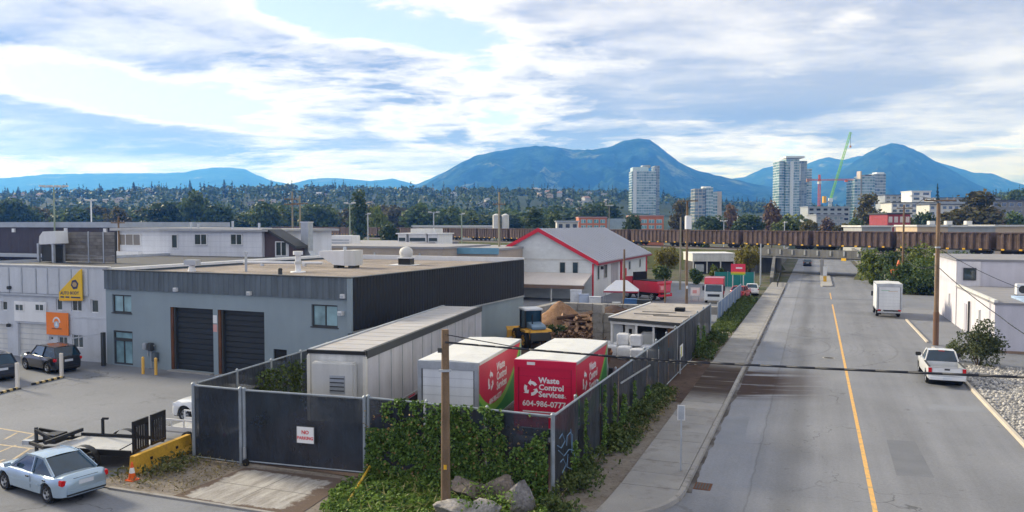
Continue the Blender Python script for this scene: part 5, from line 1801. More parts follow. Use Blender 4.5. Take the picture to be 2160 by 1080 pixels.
for s in (-1, 1):
    part('end_wall', MB().prism([(s * L2, 0.95), (s * (L2 + 0.02), 3.55), (s * (L2 - 0.08), 3.55), (s * (L2 - 0.1), 0.95)], -1.43, 1.43, 'y'), COAL, G0)
    bg_ = part('bogie', MB().box(s * 5.6 - 1.3, -1.15, 0.30, s * 5.6 + 1.3, 1.15, 0.70), UNDER, G0)
    for dx_ in (-0.85, 0.85):
        for sy in (-0.76, 0.76):
            part('wheel', MB().tube((s * 5.6 + dx_, sy - 0.07, 0.45), (s * 5.6 + dx_, sy + 0.07, 0.45), 0.45, 0.45, 14), UNDER, bg_)
    part('coupler', MB().box(s * (L2 + 0.02), -0.12, 0.65, s * (L2 + 0.5), 0.12, 0.9), UNDER, G0)
part('floor', MB().box(-L2 + 0.1, -1.42, 0.95, L2 - 0.1, 1.42, 1.05), UNDER, G0)
part('coal_load', MB().loft([[(x, -1.42, 2.9), (x, -0.6, h), (x, 0.6, h), (x, 1.42, 2.9)] for x, h in ((-7.2, 2.9), (-5, 3.3), (-2, 3.15), (1, 3.35), (4, 3.2), (7.2, 2.9))]), pm('coal', (0.015, 0.015, 0.017), 0.7, 0.3, 3), G0)
names = {0: 'over the street, left half of bridge', 1: 'first left of the bridge', -1: 'over the right end of the bridge', -2: 'above the shrubs behind the big wooden pole', -3: 'above the right building, at the right photo edge'}
k = 0
for i in range(-4, 20):
    s = 7.8 + i * 15.7
    if i == -4: continue
    o = G0 if k == 0 else dup(G0, (0, 0, 0))
    k += 1
    o.location = rl(s, 0, 4.57)
    o.rotation_euler = (0, 0, RROT)
    o['label'] = 'brown ribbed coal gondola ' + (names.get(i) or (('second', 'third', 'fourth', 'fifth', 'sixth', 'seventh', 'eighth', 'ninth', 'tenth', 'eleventh', 'twelfth', 'thirteenth', 'fourteenth', 'fifteenth', 'sixteenth', 'seventeenth', 'eighteenth', 'nineteenth')[i - 2] + ' left of the bridge'))
    o['group'] = 'coal gondolas in the train'

# ================================================================== TOWERS AND DISTRICT
PANE = NT('tower_pane')
g_ = PANE.node("ShaderNodeNewGeometry")
PANE.base(PANE.mix(g_.outputs['Random Per Island'], (0.06, 0.17, 0.20), (0.34, 0.46, 0.46)))
PANE.b.inputs['Roughness'].default_value = 0.12
PANE.b.inputs['Specular IOR Level'].default_value = 0.8
PANE = PANE.m
PANEB = NT('tower_pane_blue')
g_ = PANEB.node("ShaderNodeNewGeometry")
PANEB.base(PANEB.mix(g_.outputs['Random Per Island'], (0.07, 0.13, 0.18), (0.30, 0.36, 0.38)))
PANEB.b.inputs['Roughness'].default_value = 0.15
PANEB = PANEB.m
TWH = pm('tower_white', (0.66, 0.69, 0.70), 0.7, 0.06)
TGR = pm('tower_grey', (0.34, 0.37, 0.40), 0.7, 0.08)
TTAN = pm('tower_tan', (0.50, 0.44, 0.38), 0.75, 0.08)


def volume(o, x0, x1, y0, y1, z0, z1, nf, bay, slabm=TWH, panem=None, corem=TGR):
    """glazed volume: core, floor edges and window panes on front and right/left sides"""
    part('core', MB().box(x0 + 0.3, y0 + 0.3, z0, x1 - 0.3, y1 - 0.3, z1), corem, o)
    sl_, pn = MB(), MB()
    fh = (z1 - z0) / nf
    for k in range(nf + 1):
        z = z0 + k * fh
        sl_.box(x0, y0, z - 0.22, x1, y1, z + 0.22)
    for k in range(nf):
        za, zb = z0 + k * fh + 0.25, z0 + (k + 1) * fh - 0.25
        n = max(1, round((x1 - x0) / bay))
        for i in range(n):
            a, b = x0 + i * (x1 - x0) / n, x0 + (i + 1) * (x1 - x0) / n
            pn.quad((a + 0.35, y0 + 0.15, za), (b - 0.15, y0 + 0.15, za), (b - 0.15, y0 + 0.15, zb), (a + 0.35, y0 + 0.15, zb))
        n = max(1, round((y1 - y0) / bay))
        for i in range(n):
            a, b = y0 + i * (y1 - y0) / n, y0 + (i + 1) * (y1 - y0) / n
            for x in (x0 + 0.15, x1 - 0.15):
                pn.quad((x, a + 0.2, za), (x, b - 0.2, za), (x, b - 0.2, zb), (x, a + 0.2, zb))
    s_ = part('floor_edges', sl_, slabm, o); s_['kind'] = 'stuff'
    p_ = part('panes', pn, panem or PANE, o); p_['kind'] = 'stuff'


def tower_base(name, label, px, d, cat='tower'):
    q = dp(px, 472, d)
    return thing(name, label, cat, (q.x, q.y, 0), YAW)


m = lambda px, d: px / 1680.0 * d
zt_ = lambda y, d: CAM_H + (472 - y) / 1680.0 * d
d = 880
o = tower_base('glass_tower', 'pale green glass tower standing alone left of centre right', 1361, d)
o['label'] = 'slab shaped pale glass tower in front of the long mountain'
volume(o, m(-29, d), m(22, d), 0, 22, 0, zt_(362, d), 24, 2.6)
volume(o, m(20, d), m(31, d), 3, 24, 0, zt_(350, d), 25, 3.0, TGR, PANEB)
part('side_fin', MB().box(m(-26, d), -0.7, 0, m(-19, d), -0.05, zt_(358, d)), TWH, o)
part('crown_screen', MB().box(m(-27, d), -0.4, zt_(362, d), m(6, d), 18, zt_(353, d)), pm('crown_glass', (0.55, 0.68, 0.70), 0.3), o)
part('roof_plant', MB().box(m(-5, d), 6, zt_(353, d), m(12, d), 18, zt_(348, d)), TGR, o)
d = 760
o = tower_base('short_tower', 'shorter tan and glass tower right of the slab tower', 1493, d)
volume(o, m(-28, d), m(-5, d), 0, 18, 0, zt_(399, d), 14, 3.0, TTAN, PANEB, TTAN)
volume(o, m(-5, d), m(10, d), -1.5, 18, 0, zt_(396, d), 14, 2.6)
volume(o, m(10, d), m(20, d), 0, 18, 0, zt_(406, d), 13, 2.6)
part('end_wall', MB().box(m(20, d), 0.5, 0, m(29, d), 18, zt_(404, d)), TTAN, o)
part('roof_plant', MB().box(m(-8, d), 4, zt_(396, d), m(8, d), 14, zt_(393, d)), TWH, o)
d = 860
o = tower_base('tall_tower', 'tallest pale glass tower with white fins beside the cranes', 1680, d)
volume(o, m(-36, d), m(-24, d), 3, 24, 0, zt_(340, d), 27, 2.8)
volume(o, m(-24, d), m(4, d), -1, 22, 0, zt_(336, d), 28, 2.6)
volume(o, m(4, d), m(22, d), 1.5, 24, 0, zt_(340, d), 27, 3.2, TGR, PANEB)
volume(o, m(22, d), m(35, d), 5, 26, 0, zt_(356, d), 25, 3.0)
part('white_fin', MB().box(m(-16, d), -2.4, 0, m(-9, d), -1.05, zt_(341, d)), TWH, o)
part('white_fin', MB().box(m(5, d), 0.6, zt_(382, d), m(8, d), 1.45, zt_(345, d)), TWH, o)
part('roof_frame', MB().box(m(-25, d), -2, zt_(334, d), m(14, d), 18, zt_(330, d)), TWH, o)
d = 820
o = tower_base('stepped_tower', 'broad pale tower with stepped roof right of the cranes', 1834, d)
volume(o, m(-33, d), m(-20, d), 0, 20, 0, zt_(378, d), 19, 2.8)
volume(o, m(-17, d), m(10, d), 0, 20, 0, zt_(372, d), 20, 2.8, TWH)
volume(o, m(10, d), m(35, d), 2, 22, 0, zt_(367, d), 20, 3.0, TWH, PANEB)
part('lift_core', MB().box(m(-20, d), 1, 0, m(-17, d), 10, zt_(361, d)), TTAN, o)
part('roof_plant', MB().box(m(-6, d), 5, zt_(372, d), m(8, d), 15, zt_(368, d)), DKGREY, o)
part('roof_plant', MB().box(m(18, d), 5, zt_(367, d), m(34, d), 15, zt_(363, d)), TWH, o)

# cranes
d = 600
GREEN = pm('crane_green', (0.25, 0.62, 0.06), 0.5)
CRED = pm('crane_orange', (0.62, 0.13, 0.06), 0.6)


def lattice(o, name, p0, p1, w_, n, mat, r=0.14):
    """square lattice member from p0 to p1"""
    p0, p1 = Vector(p0), Vector(p1)
    ax = (p1 - p0).normalized()
    t_ = Vector((0, 1, 0)) if abs(ax.y) < 0.9 else Vector((1, 0, 0))
    u = ax.cross(t_).normalized() * w_ / 2
    v = ax.cross(u).normalized() * w_ / 2
    mb = MB()
    cs = [u + v, u - v, -u - v, -u + v]
    for c in cs: mb.tube(p0 + c, p1 + c, r, r, 4)
    for k in range(n):
        a, b = p0.lerp(p1, k / n), p0.lerp(p1, (k + 1) / n)
        for i in range(4):
            mb.tube(a + cs[i], b + cs[(i + 1) % 4], r * 0.7, r * 0.7, 4, False)
    return part(name, mb, mat, o)


o = tower_base('luffing_crane', 'bright green luffing crane jib rising above the towers', 1750, d, 'crane')
lattice(o, 'mast', (0, 0, 0), (0, 0, zt_(424, d)), 1.6, 14, TWH, 0.2)
lattice(o, 'jib', (0, 0, zt_(424, d)), (m(41, d), 0, zt_(280, d)), 1.2, 26, GREEN, 0.12)
part('cab', MB().box(-1.0, -1.2, zt_(426, d), 1.6, 1.2, zt_(418, d)), WHITE, o)
part('counter_jib', MB().box(m(-13, d), -1.0, zt_(426, d), 0, 1.0, zt_(424, d)), TGR, o)
part('counterweight', MB().box(m(-15, d), -1.2, zt_(428, d), m(-9, d), 1.2, zt_(414, d)), YELLOW, o)
part('hook_line', MB().tube((m(41, d), 0, zt_(280, d)), (m(41, d), 0, zt_(309, d)), 0.12), DKGREY, o)
part('hook_block', MB().box(m(39.5, d), -0.6, zt_(312, d), m(42.5, d), 0.6, zt_(308, d)), pm('hook', (0.6, 0.3, 0.15), 0.6), o)
d = 560
o = tower_base('tower_crane', 'orange hammerhead tower crane between the towers', 1727, d, 'crane')
lattice(o, 'mast', (0, 0, 0), (0, 0, zt_(380, d)), 1.3, 26, CRED, 0.13)
lattice(o, 'jib', (0, 0, zt_(380, d)), (m(73, d), 0, zt_(379, d)), 0.9, 22, CRED, 0.11)
lattice(o, 'counter_jib', (0, 0, zt_(380, d)), (m(-26, d), 0, zt_(379, d)), 0.9, 8, CRED, 0.11)
lattice(o, 'apex', (0, 0, zt_(380, d)), (0, 0, zt_(369, d)), 0.9, 4, CRED, 0.2)
part('cab', MB().box(-0.9, -1.3, zt_(388, d), 0.9, 1.3, zt_(383, d)), OFFWHITE, o)
part('counterweight', MB().box(m(-27, d), -0.8, zt_(384, d), m(-22, d), 0.8, zt_(377, d)), pm('cw', (0.35, 0.2, 0.15), 0.8), o)
part('trolley', MB().box(m(54, d), -0.8, zt_(384, d), m(59, d), 0.8, zt_(380, d)), CRED, o)

# orange brick offices with teal windows
d = 318
ORB = pm('orange_brick', (0.52, 0.185, 0.105), 0.85, 0.08, 0.3, 0.1, 6)
TEAL = glassmat('teal_glass', (0.14, 0.32, 0.34), 0.1)
q = dp(1310, 472, d)
o = thing('brick_office', 'orange brick office block with teal windows beyond the train', 'building', (q.x, q.y, 0), YAW)
H0, H1 = zt_(459, d), zt_(456, d)
part('left_wing', MB().box(m(-89, d), 0, 0, m(-30, d), 14, H0), ORB, o)
part('right_wing', MB().box(m(22, d), 0, 0, m(90, d), 14, H1), ORB, o)
part('glass_link', MB().box(m(-30, d) + 0.02, 1.5, 0, m(22, d) - 0.02, 12, zt_(461, d)), pm('link_grey', (0.30, 0.38, 0.42), 0.4), o)
part('roof_edge', MB().box(m(-90, d), -0.3, H0, m(-29, d), 14.2, H0 + 0.3).box(m(21, d), -0.3, H1, m(91, d), 14.2, H1 + 0.3), pm('pink_cap', (0.55, 0.35, 0.32), 0.8), o)
for wg, (a, b, n_) in enumerate(((-86, -32, 4), (25, 88, 4))):
    for row in range(3):
        for k in range(n_):
            x0 = a + (b - a) * (k + 0.12) / n_
            x1 = a + (b - a) * (k + 0.88) / n_
            zt0 = zt_(463 + row * 12, d)
            f = part('window', MB().box(m(x0, d), -0.06, zt0 - 1.5, m(x1, d), 0.02, zt0), OFFWHITE, o)
            for h_ in range(2):
                xa, xb = m(x0 + (x1 - x0) * h_ / 2, d) + 0.08, m(x0 + (x1 - x0) * (h_ + 1) / 2, d) - 0.08
                part('pane', MB().box(xa, -0.09, zt0 - 1.4, xb, -0.061, zt0 - 0.1), TEAL, f)

# flat roofed blocks in the right background: (name,label, px0, px1, ytop, depth, wall, bands)
def block(name, label, px0, px1, ytop, d, wallm, floors, bay_px, depth=14, roofm=None, winm=None, ybot=None):
    xm = (px0 + px1) / 2
    q = dp(xm, 472, d)
    o = thing(name, label, 'building', (q.x, q.y, 0), YAW)
    a, b = m(px0 - xm, d), m(px1 - xm, d)
    H = zt_(ytop, d)
    part('wall', MB().box(a, 0, -0.1, b, depth, H), wallm, o)
    part('roof', MB().box(a - 0.4, -0.5, H, b + 0.4, depth + 0.4, H + 0.45), roofm or DKGREY, o)
    n = max(1, int((px1 - px0) / bay_px))
    fh = 3.1
    for f in range(floors):
        z1 = H - 0.7 - f * fh
        if z1 < 1.5: break
        for k in range(n):
            x0 = a + (b - a) * (k + 0.18) / n
            x1 = a + (b - a) * (k + 0.82) / n
            fr = part('window', MB().box(x0, -0.07, z1 - 1.7, x1, 0.01, z1), OFFWHITE, o)
            part('pane', MB().box(x0 + 0.1, -0.10, z1 - 1.6, x1 - 0.1, -0.071, z1 - 0.1), winm or GLASS, fr)
    return o


GW, GL_, GD = pm('pale_render', (0.58, 0.58, 0.56), 0.8, 0.06), pm('cool_grey_render', (0.36, 0.39, 0.42), 0.8, 0.08), pm('dark_render', (0.09, 0.10, 0.12), 0.8)
CREAM = pm('cream_render', (0.54, 0.43, 0.31), 0.8, 0.06)
block('apartment_block', 'white flat roofed block with dark roof below the conifer, right', 1880, 1975, 428, 470, GW, 3, 13, roofm=GD)
block('apartment_block', 'low white block with bright upper hall, right background', 1922, 1962, 404, 520, WHITE, 2, 20, roofm=WHITE)
block('apartment_block', 'grey block with dark roof at the foot of stepped tower', 1866, 1930, 412, 540, GL_, 3, 12, roofm=GD)
block('apartment_block', 'pale stepped block between big wooden pole and brownish tree', 1960, 2036, 432, 430, GW, 4, 12, roofm=GD)
block('apartment_block', 'long dark roofed block behind the brownish tree, right', 1975, 2110, 418, 500, GL_, 3, 14, roofm=GD)
block('apartment_block', 'grey apartment block with white window bays at right edge', 2092, 2190, 424, 330, pm('slate_render', (0.22, 0.23, 0.25), 0.8), 4, 16, roofm=GD)
block('construction_block', 'half built grey concrete frame under the cranes', 1704, 1792, 437, 520, TGR, 3, 14, roofm=TGR, winm=DARK)
block('construction_block', 'pale concrete block left of the olive tree under the cranes', 1722, 1780, 454, 420, pm('pale_conc', (0.30, 0.32, 0.35), 0.85), 4, 11, roofm=TGR, winm=PANEB)
for i, (a, b, mt, lab) in enumerate(((1818, 1880, pm('strip_grey', (0.36, 0.37, 0.37), 0.8), 'grey flat roofed store behind the train, left of the red frame building'),
                                     (1935, 2000, CREAM, 'cream flat roofed store behind the train, beside big wooden pole'),
                                     (2000, 2100, pm('strip_grey', (1, 1, 1)), 'long grey flat roofed store behind the train'),
                                     (2100, 2190, CREAM, 'cream flat roofed store behind the train at right edge'))):
    block('flat_store', lab, a, b, 479 - (i % 2), 215, mt, 0, 30, 12, roofm=OFFWHITE)
for i, (px, lab) in enumerate(((1967, 'left of the wooden pole'), (2003, 'just right of the wooden pole'), (2045, 'in the middle of the grey store'))):
    q = dp(px, 472, 219)
    u = thing('rooftop_unit', 'pale rooftop air unit on the flat stores, ' + lab, 'air unit', (q.x, q.y, zt_(478, 215) + 0.45), YAW)
    part('casing', MB().box(-0.8, 0, 0.1, 0.8, 1.5, 1.1), OFFWHITE, u, bevel=0.05)
    part('base', MB().box(-0.9, -0.1, 0, 0.9, 1.6, 0.1), STEEL, u)
o = block('red_frame_building', 'dark red brick building with pale windows behind the train', 1872, 1920, 452, 235, pm('dark_red_brick', (0.30, 0.06, 0.075), 0.85, 0.15), 3, 12, 12, winm=pm('pale_pane', (0.55, 0.50, 0.48), 0.4))
block('hill_hall', 'pale flat roofed hall on the hill above the orange brick offices', 1220, 1250, 424, 900, GW, 1, 8, 10, roofm=TTAN)
q = dp(1507, 472, 152)
o = thing('loading_canopy', 'white loading canopy over dark bays behind the yellow tree', 'canopy', (q.x, q.y, 0), YAW)
part('bay_wall', MB().box(-3.9, 1.2, 0, 3.9, 8, 2.3), pm('bay_dark', (0.055, 0.055, 0.06), 0.85), o)
part('white_fascia', MB().box(-4.1, 0, 2.3, 4.1, 8.2, 3.75), OFFWHITE, o)
part('roof_sheet', MB().box(-4.2, -0.1, 3.75, 4.2, 8.3, 3.9), WHITE, o)
for x_ in (-3.9, -1.3, 1.3, 3.9): part('column', MB().box(x_ - 0.1, 0.1, 0, x_ + 0.1, 0.3, 2.3), OFFWHITE, o)
part('parked_box', MB().box(-3.4, 0.5, 0.3, -1.8, 1.19, 1.7), STEEL, o)
block('low_store', 'low pale store left of the orange brick offices', 1175, 1220, 468, 300, GW, 1, 12, 10, roofm=STEEL)
block('low_store', 'long low pale store right of the short glass tower', 1556, 1612, 458, 420, GW, 1, 14, 10, roofm=TTAN)
block('yard_store', 'pale reddish store behind the train at the twin poles', 560, 700, 489, 330, pm('dusty_red', (0.34, 0.24, 0.22), 0.85), 1, 16, 10, roofm=STEEL)
block('yard_store', 'long pale roofed store behind the train left of the white tanks', 870, 1040, 478, 345, GW, 1, 14, 10, roofm=WHITE)

# ================================================================== VEHICLES
def carpaint(name, col, metal=0.3, rough=0.32):
    if name in _PM: return _PM[name]
    t = NT(name)
    v = t.coord()
    t.base(t.scale(col, t.rng(t.noise(v, 1.3, 4), 0.3, 0.7, 0.92, 1.06)))
    t.b.inputs['Metallic'].default_value = metal
    t.b.inputs['Roughness'].default_value = rough
    t.b.inputs['Coat Weight'].default_value = 0.7
    t.b.inputs['Coat Roughness'].default_value = 0.06
    _PM[name] = t.m
    return t.m


P_SILVER = carpaint('silver_paint', (0.38, 0.50, 0.62), 0.55)
P_WHITE = carpaint('white_car_paint', (0.74, 0.76, 0.78), 0.0)
P_BLACK = carpaint('black_car_paint', (0.012, 0.014, 0.020), 0.2)
P_RED = carpaint('red_car_paint', (0.52, 0.02, 0.045), 0.0)
TAIL = pm('tail_lamp', (0.55, 0.01, 0.015), 0.2, 0.05)
LAMP = pm('head_lamp', (0.75, 0.78, 0.80), 0.15, 0.05)
RIM = pm('wheel_rim', (0.45, 0.47, 0.50), 0.35, 0.05, metal=0.7)
PLATE = pm('plate_white', (0.60, 0.64, 0.70), 0.5)
TRIM = pm('plastic_trim', (0.03, 0.032, 0.035), 0.6)


def wheel(o, x, y, r, w_, rim=None, side=1):
    t_ = part('wheel', MB().loft([[(x + math.cos(a) * q, y + side * k, r + math.sin(a) * q) for a in [i * 6.2832 / 20 for i in range(20)]] for q, k in ((r * 0.66, 0), (r * 0.93, 0), (r, 0.05), (r, w_ - 0.05), (r * 0.93, w_), (r * 0.66, w_))], cap=False), RUBBER, o, smooth=True, angle=50)
    part('rim', MB().loft([[(x + math.cos(a) * q, y + side * k, r + math.sin(a) * q) for a in [i * 6.2832 / 20 for i in range(20)]] for q, k in ((r * 0.665, 0.02), (r * 0.64, w_ - 0.01), (r * 0.58, w_ - 0.06), (r * 0.2, w_ - 0.045), (0.02, w_ - 0.04))]), rim or RIM, t_, smooth=True, angle=50)
    hub = MB()
    for i in range(5):
        a = i * 1.2566
        c, s = math.cos(a), math.sin(a)
        hub.tube((x + c * r * 0.40, y + side * (w_ - 0.06), r + s * r * 0.40), (x + c * r * 0.40, y + side * (w_ - 0.028), r + s * r * 0.40), r * 0.13, r * 0.13, 8)
    part('rim_opening', hub, BLACK, t_)
    return t_


def car(name, label, paint, loc, heading, L, W, roofz, belt, hood, deck, xs, sill=0.24, r=0.32, axles=None, kind='sedan', cat='car', group=None, trunk_lip=0.0):
    """+x is the front. xs = (windscreen base, roof front, roof rear, rear glass base); hood/deck heights"""
    o = thing(name, label, cat, loc, heading, group)
    a, b = L / 2, W / 2
    wb, rf, rr, gb = xs
    ax = axles or (a - 0.85, -a + 0.95)

    def top(x):
        if x > wb:
            f = (x - wb) / (a - wb)
            return belt + (hood - belt) * min(1, f * 1.6) - 0.16 * max(0, f - 0.72) / 0.28
        if x < gb:
            f = (gb - x) / (gb + a) if gb > -a else 0
            return belt + (deck - belt) * min(1, f * 1.5) - 0.08 * max(0, f - 0.8) / 0.2
        return belt

    def wid(x):
        f = abs(x) / a
        return b * (1 - 0.13 * max(0, (f - 0.62) / 0.38) ** 2)

    def bot(x):
        z = sill + 0.06 * max(0, (abs(x) / a - 0.82) / 0.18)
        for c in ax:
            dd = abs(x - c)
            R_ = r + 0.075
            if dd < R_: z = max(z, r + math.sqrt(R_ * R_ - dd * dd) * 0.98)
        return z
    n = 64
    rings = []
    for i in range(n + 1):
        x = -a + L * i / n
        xx = max(-a + 0.0, min(a, x))
        t_, w_, bt = top(x), wid(x), bot(x)
        end = min(1.0, (a - abs(x)) / 0.14)
        k = 0.90 + 0.10 * math.sqrt(max(0, end))
        t_ = bt + (t_ - bt) * (0.86 + 0.14 * math.sqrt(max(0, end)))
        mid = max(bt + 0.02, 0.52 * t_ + 0.10)
        half = [(w_ * 0.86 * k, bt), (w_ * 0.97 * k, bt + 0.02), (w_ * 1.0 * k, mid), (w_ * 0.985 * k, mid + (t_ - mid) * 0.45), (w_ * 0.93 * k, t_ - 0.045), (w_ * 0.80 * k, t_ - 0.005), (w_ * 0.4 * k, t_ + 0.022)]
        rings.append([(x, y, z) for y, z in half] + [(x, -y, z) for y, z in reversed(half)])
    body = part('body', MB().loft(rings), paint, o, smooth=True, angle=42)
    part('underside', MB().box(-a + 0.15, -b + 0.16, sill - 0.02, a - 0.15, b - 0.16, sill + 0.12), BLACK, o)
    for c in ax:
        part('wheel_well', MB().tube((c, -b + 0.10, r + 0.03), (c, b - 0.10, r + 0.03), r + 0.065, r + 0.065, 18), BLACK, o)
    # greenhouse
    bb, rb = b * 0.885, b * 0.70
    zb = belt - 0.02
    base = [(wb, bb * 0.92), (gb, bb * 0.94)]
    P = lambda x, y, z: Vector((x, y, z))
    rz_ = roofz
    crn = {}
    for s in (-1, 1):
        crn[s] = dict(fb=P(wb, s * bb * 0.93, zb), ft=P(rf, s * rb * 0.96, rz_ - 0.03), rt=P(rr, s * rb * 0.96, rz_ - 0.04), rb=P(gb, s * bb * 0.95, zb), mb=P((wb + gb) / 2 - 0.1, s * bb, zb), mt=P((rf + rr) / 2 - 0.1, s * rb, rz_))
    roof = MB()
    nx = 8
    for i in range(nx):
        for j in range(6):
            def rp(i_, j_):
                u, v = i_ / nx, j_ / 6 * 2 - 1
                x = rf + (rr - rf) * u
                return (x, v * rb * (0.97 + 0.03 * math.sin(u * math.pi)), rz_ + 0.035 * math.sin(u * math.pi) + 0.03 * (1 - v * v) - 0.03)
            roof.quad(rp(i, j), rp(i + 1, j), rp(i + 1, j + 1), rp(i, j + 1))
    rfm = MB()
    part('roof', roof, paint, o, smooth=True)
    gl = MB()
    L_, R2 = crn[1], crn[-1]
    part('windscreen', MB().quad(L_['fb'], R2['fb'], R2['ft'], L_['ft']), CARGLASS, o)
    part('rear_window', MB().quad(L_['rb'], R2['rb'], R2['rt'], L_['rt']), CARGLASS, o)
    for s in (-1, 1):
        c = crn[s]
        part('side_window', MB().quad(c['fb'], c['mb'], c['mt'], c['ft']), CARGLASS, o)
        part('side_window', MB().quad(c['mb'], c['rb'], c['rt'], c['mt']), CARGLASS, o)
        out = Vector((0, s * 0.012, 0.004))
        for nm, p, q, ww in (('pillar', c['fb'], c['ft'], 0.075), ('pillar', c['mb'], c['mt'], 0.085), ('pillar', c['rb'], c['rt'], 0.16 if kind == 'sedan' else 0.20), ('roof_rail', c['ft'], c['mt'], 0.07), ('roof_rail', c['mt'], c['rt'], 0.07)):
            part(nm, MB().bar(p + out, q + out, 0.03 if 'pillar' not in nm else 0.035, ww), paint, o)
        part('mirror', MB().box(wb - 0.22, s * (b * 0.95), belt + 0.02, wb - 0.06, s * (b + 0.16), belt + 0.16), paint, o, bevel=0.02)
        hw = b * 0.62
        part('headlight', MB().box(a - 0.28, s * hw, hood - 0.26, a - 0.085, s * (b * 0.90), hood - 0.13), LAMP, o, bevel=0.02)
        part('taillight', MB().box(-a + 0.045, s * b * 0.50, deck - 0.30, -a + 0.26, s * b * 0.945, deck - 0.11), TAIL, o, bevel=0.02)
        part('rear_light_lens', MB().box(-a + 0.035, s * b * 0.52, deck - 0.20, -a + 0.05, s * b * 0.66, deck - 0.14), LAMP, o)
        part('door_seam', MB().box((wb + gb) / 2 - 0.115, s * b * 0.996, sill + 0.15, (wb + gb) / 2 - 0.10, s * b * 1.003, belt - 0.06), TRIM, o)
        part('side_trim', MB().box(ax[1] + r + 0.12, s * b * 0.992, sill + 0.28, ax[0] - r - 0.12, s * b * 1.010, sill + 0.34), paint, o)
        for x_ in ((wb + gb) / 2 + 0.02, gb + 0.35):
            part('door_handle', MB().box(x_, s * b * 0.975, belt - 0.17, x_ + 0.16, s * b * 1.012, belt - 0.13), TRIM, o)
        for c in ax: wheel(o, c, s * (b - 0.215), r, 0.20, side=s)
    part('boot_seam', MB().box(-a + 0.02, -b * 0.49, deck - 0.115, -a + 0.06, b * 0.49, deck - 0.10), TRIM, o)
    part('lower_valance', MB().box(-a - 0.032, -b * 0.78, sill + 0.10, -a + 0.10, b * 0.78, sill + 0.155), TRIM, o)
    part('number_plate', MB().box(-a - 0.005, -0.26, deck - 0.34, -a + 0.06, 0.26, deck - 0.20), PLATE, o)
    part('bumper', MB().box(-a - 0.03, -b * 0.80, sill + 0.12, -a + 0.10, b * 0.80, sill + 0.32), paint, o, bevel=0.04)
    part('bumper', MB().box(a - 0.10, -b * 0.80, sill + 0.05, a + 0.03, b * 0.80, sill + 0.26), paint, o, bevel=0.04)
    return o


# silver sedan in the corner: rear corner nearest us
q = gp(112, 1012)
car('silver_sedan', 'silver four door sedan parked at the bottom left corner', P_SILVER, (-25.45, 20.40, 0), rad(170), 4.5, 1.75, 1.42, 0.91, 0.84, 0.99, (1.12, 0.30, -0.78, -1.62), r=0.31)
# black SUVs by the white shop
car('black_suv', 'black hatchback SUV parked nearest the white workshop', P_BLACK, (-46.6, 37.6, 0), rad(168), 4.5, 1.85, 1.66, 1.05, 1.0, 1.08, (0.95, 0.35, -1.7, -2.08), r=0.35, kind='suv')
car('dark_hatchback', 'dark blue black hatchback at the left edge of lot', carpaint('midnight_paint', (0.02, 0.03, 0.055), 0.3), (-47.6, 34.2, 0), rad(163), 4.4, 1.82, 1.60, 1.02, 0.96, 1.04, (0.95, 0.3, -1.6, -2.02), r=0.34, kind='suv')
# white SUV half hidden behind the fence
car('white_suv', 'white car half hidden behind the dark mesh fence corner', P_WHITE, (-26.75, 30.75, 0), rad(183), 4.6, 1.85, 1.62, 1.03, 1.0, 1.05, (0.95, 0.35, -1.65, -2.05), r=0.36, kind='suv')
# far car in the underpass and cars in the yard beyond
car('far_car', 'dark car with red tail lamps beyond the underpass', P_BLACK, (-1.6, 192.0, 0), rad(90), 4.5, 1.8, 1.5, 0.98, 0.92, 1.02, (0.95, 0.3, -1.3, -1.9), kind='suv')
car('red_car', 'red car parked beside the blue fence, behind the cab-over truck', P_RED, (-8.9, 106.5, 0), rad(80), 4.4, 1.8, 1.5, 0.98, 0.9, 1.02, (0.95, 0.3, -1.3, -1.85), kind='suv')


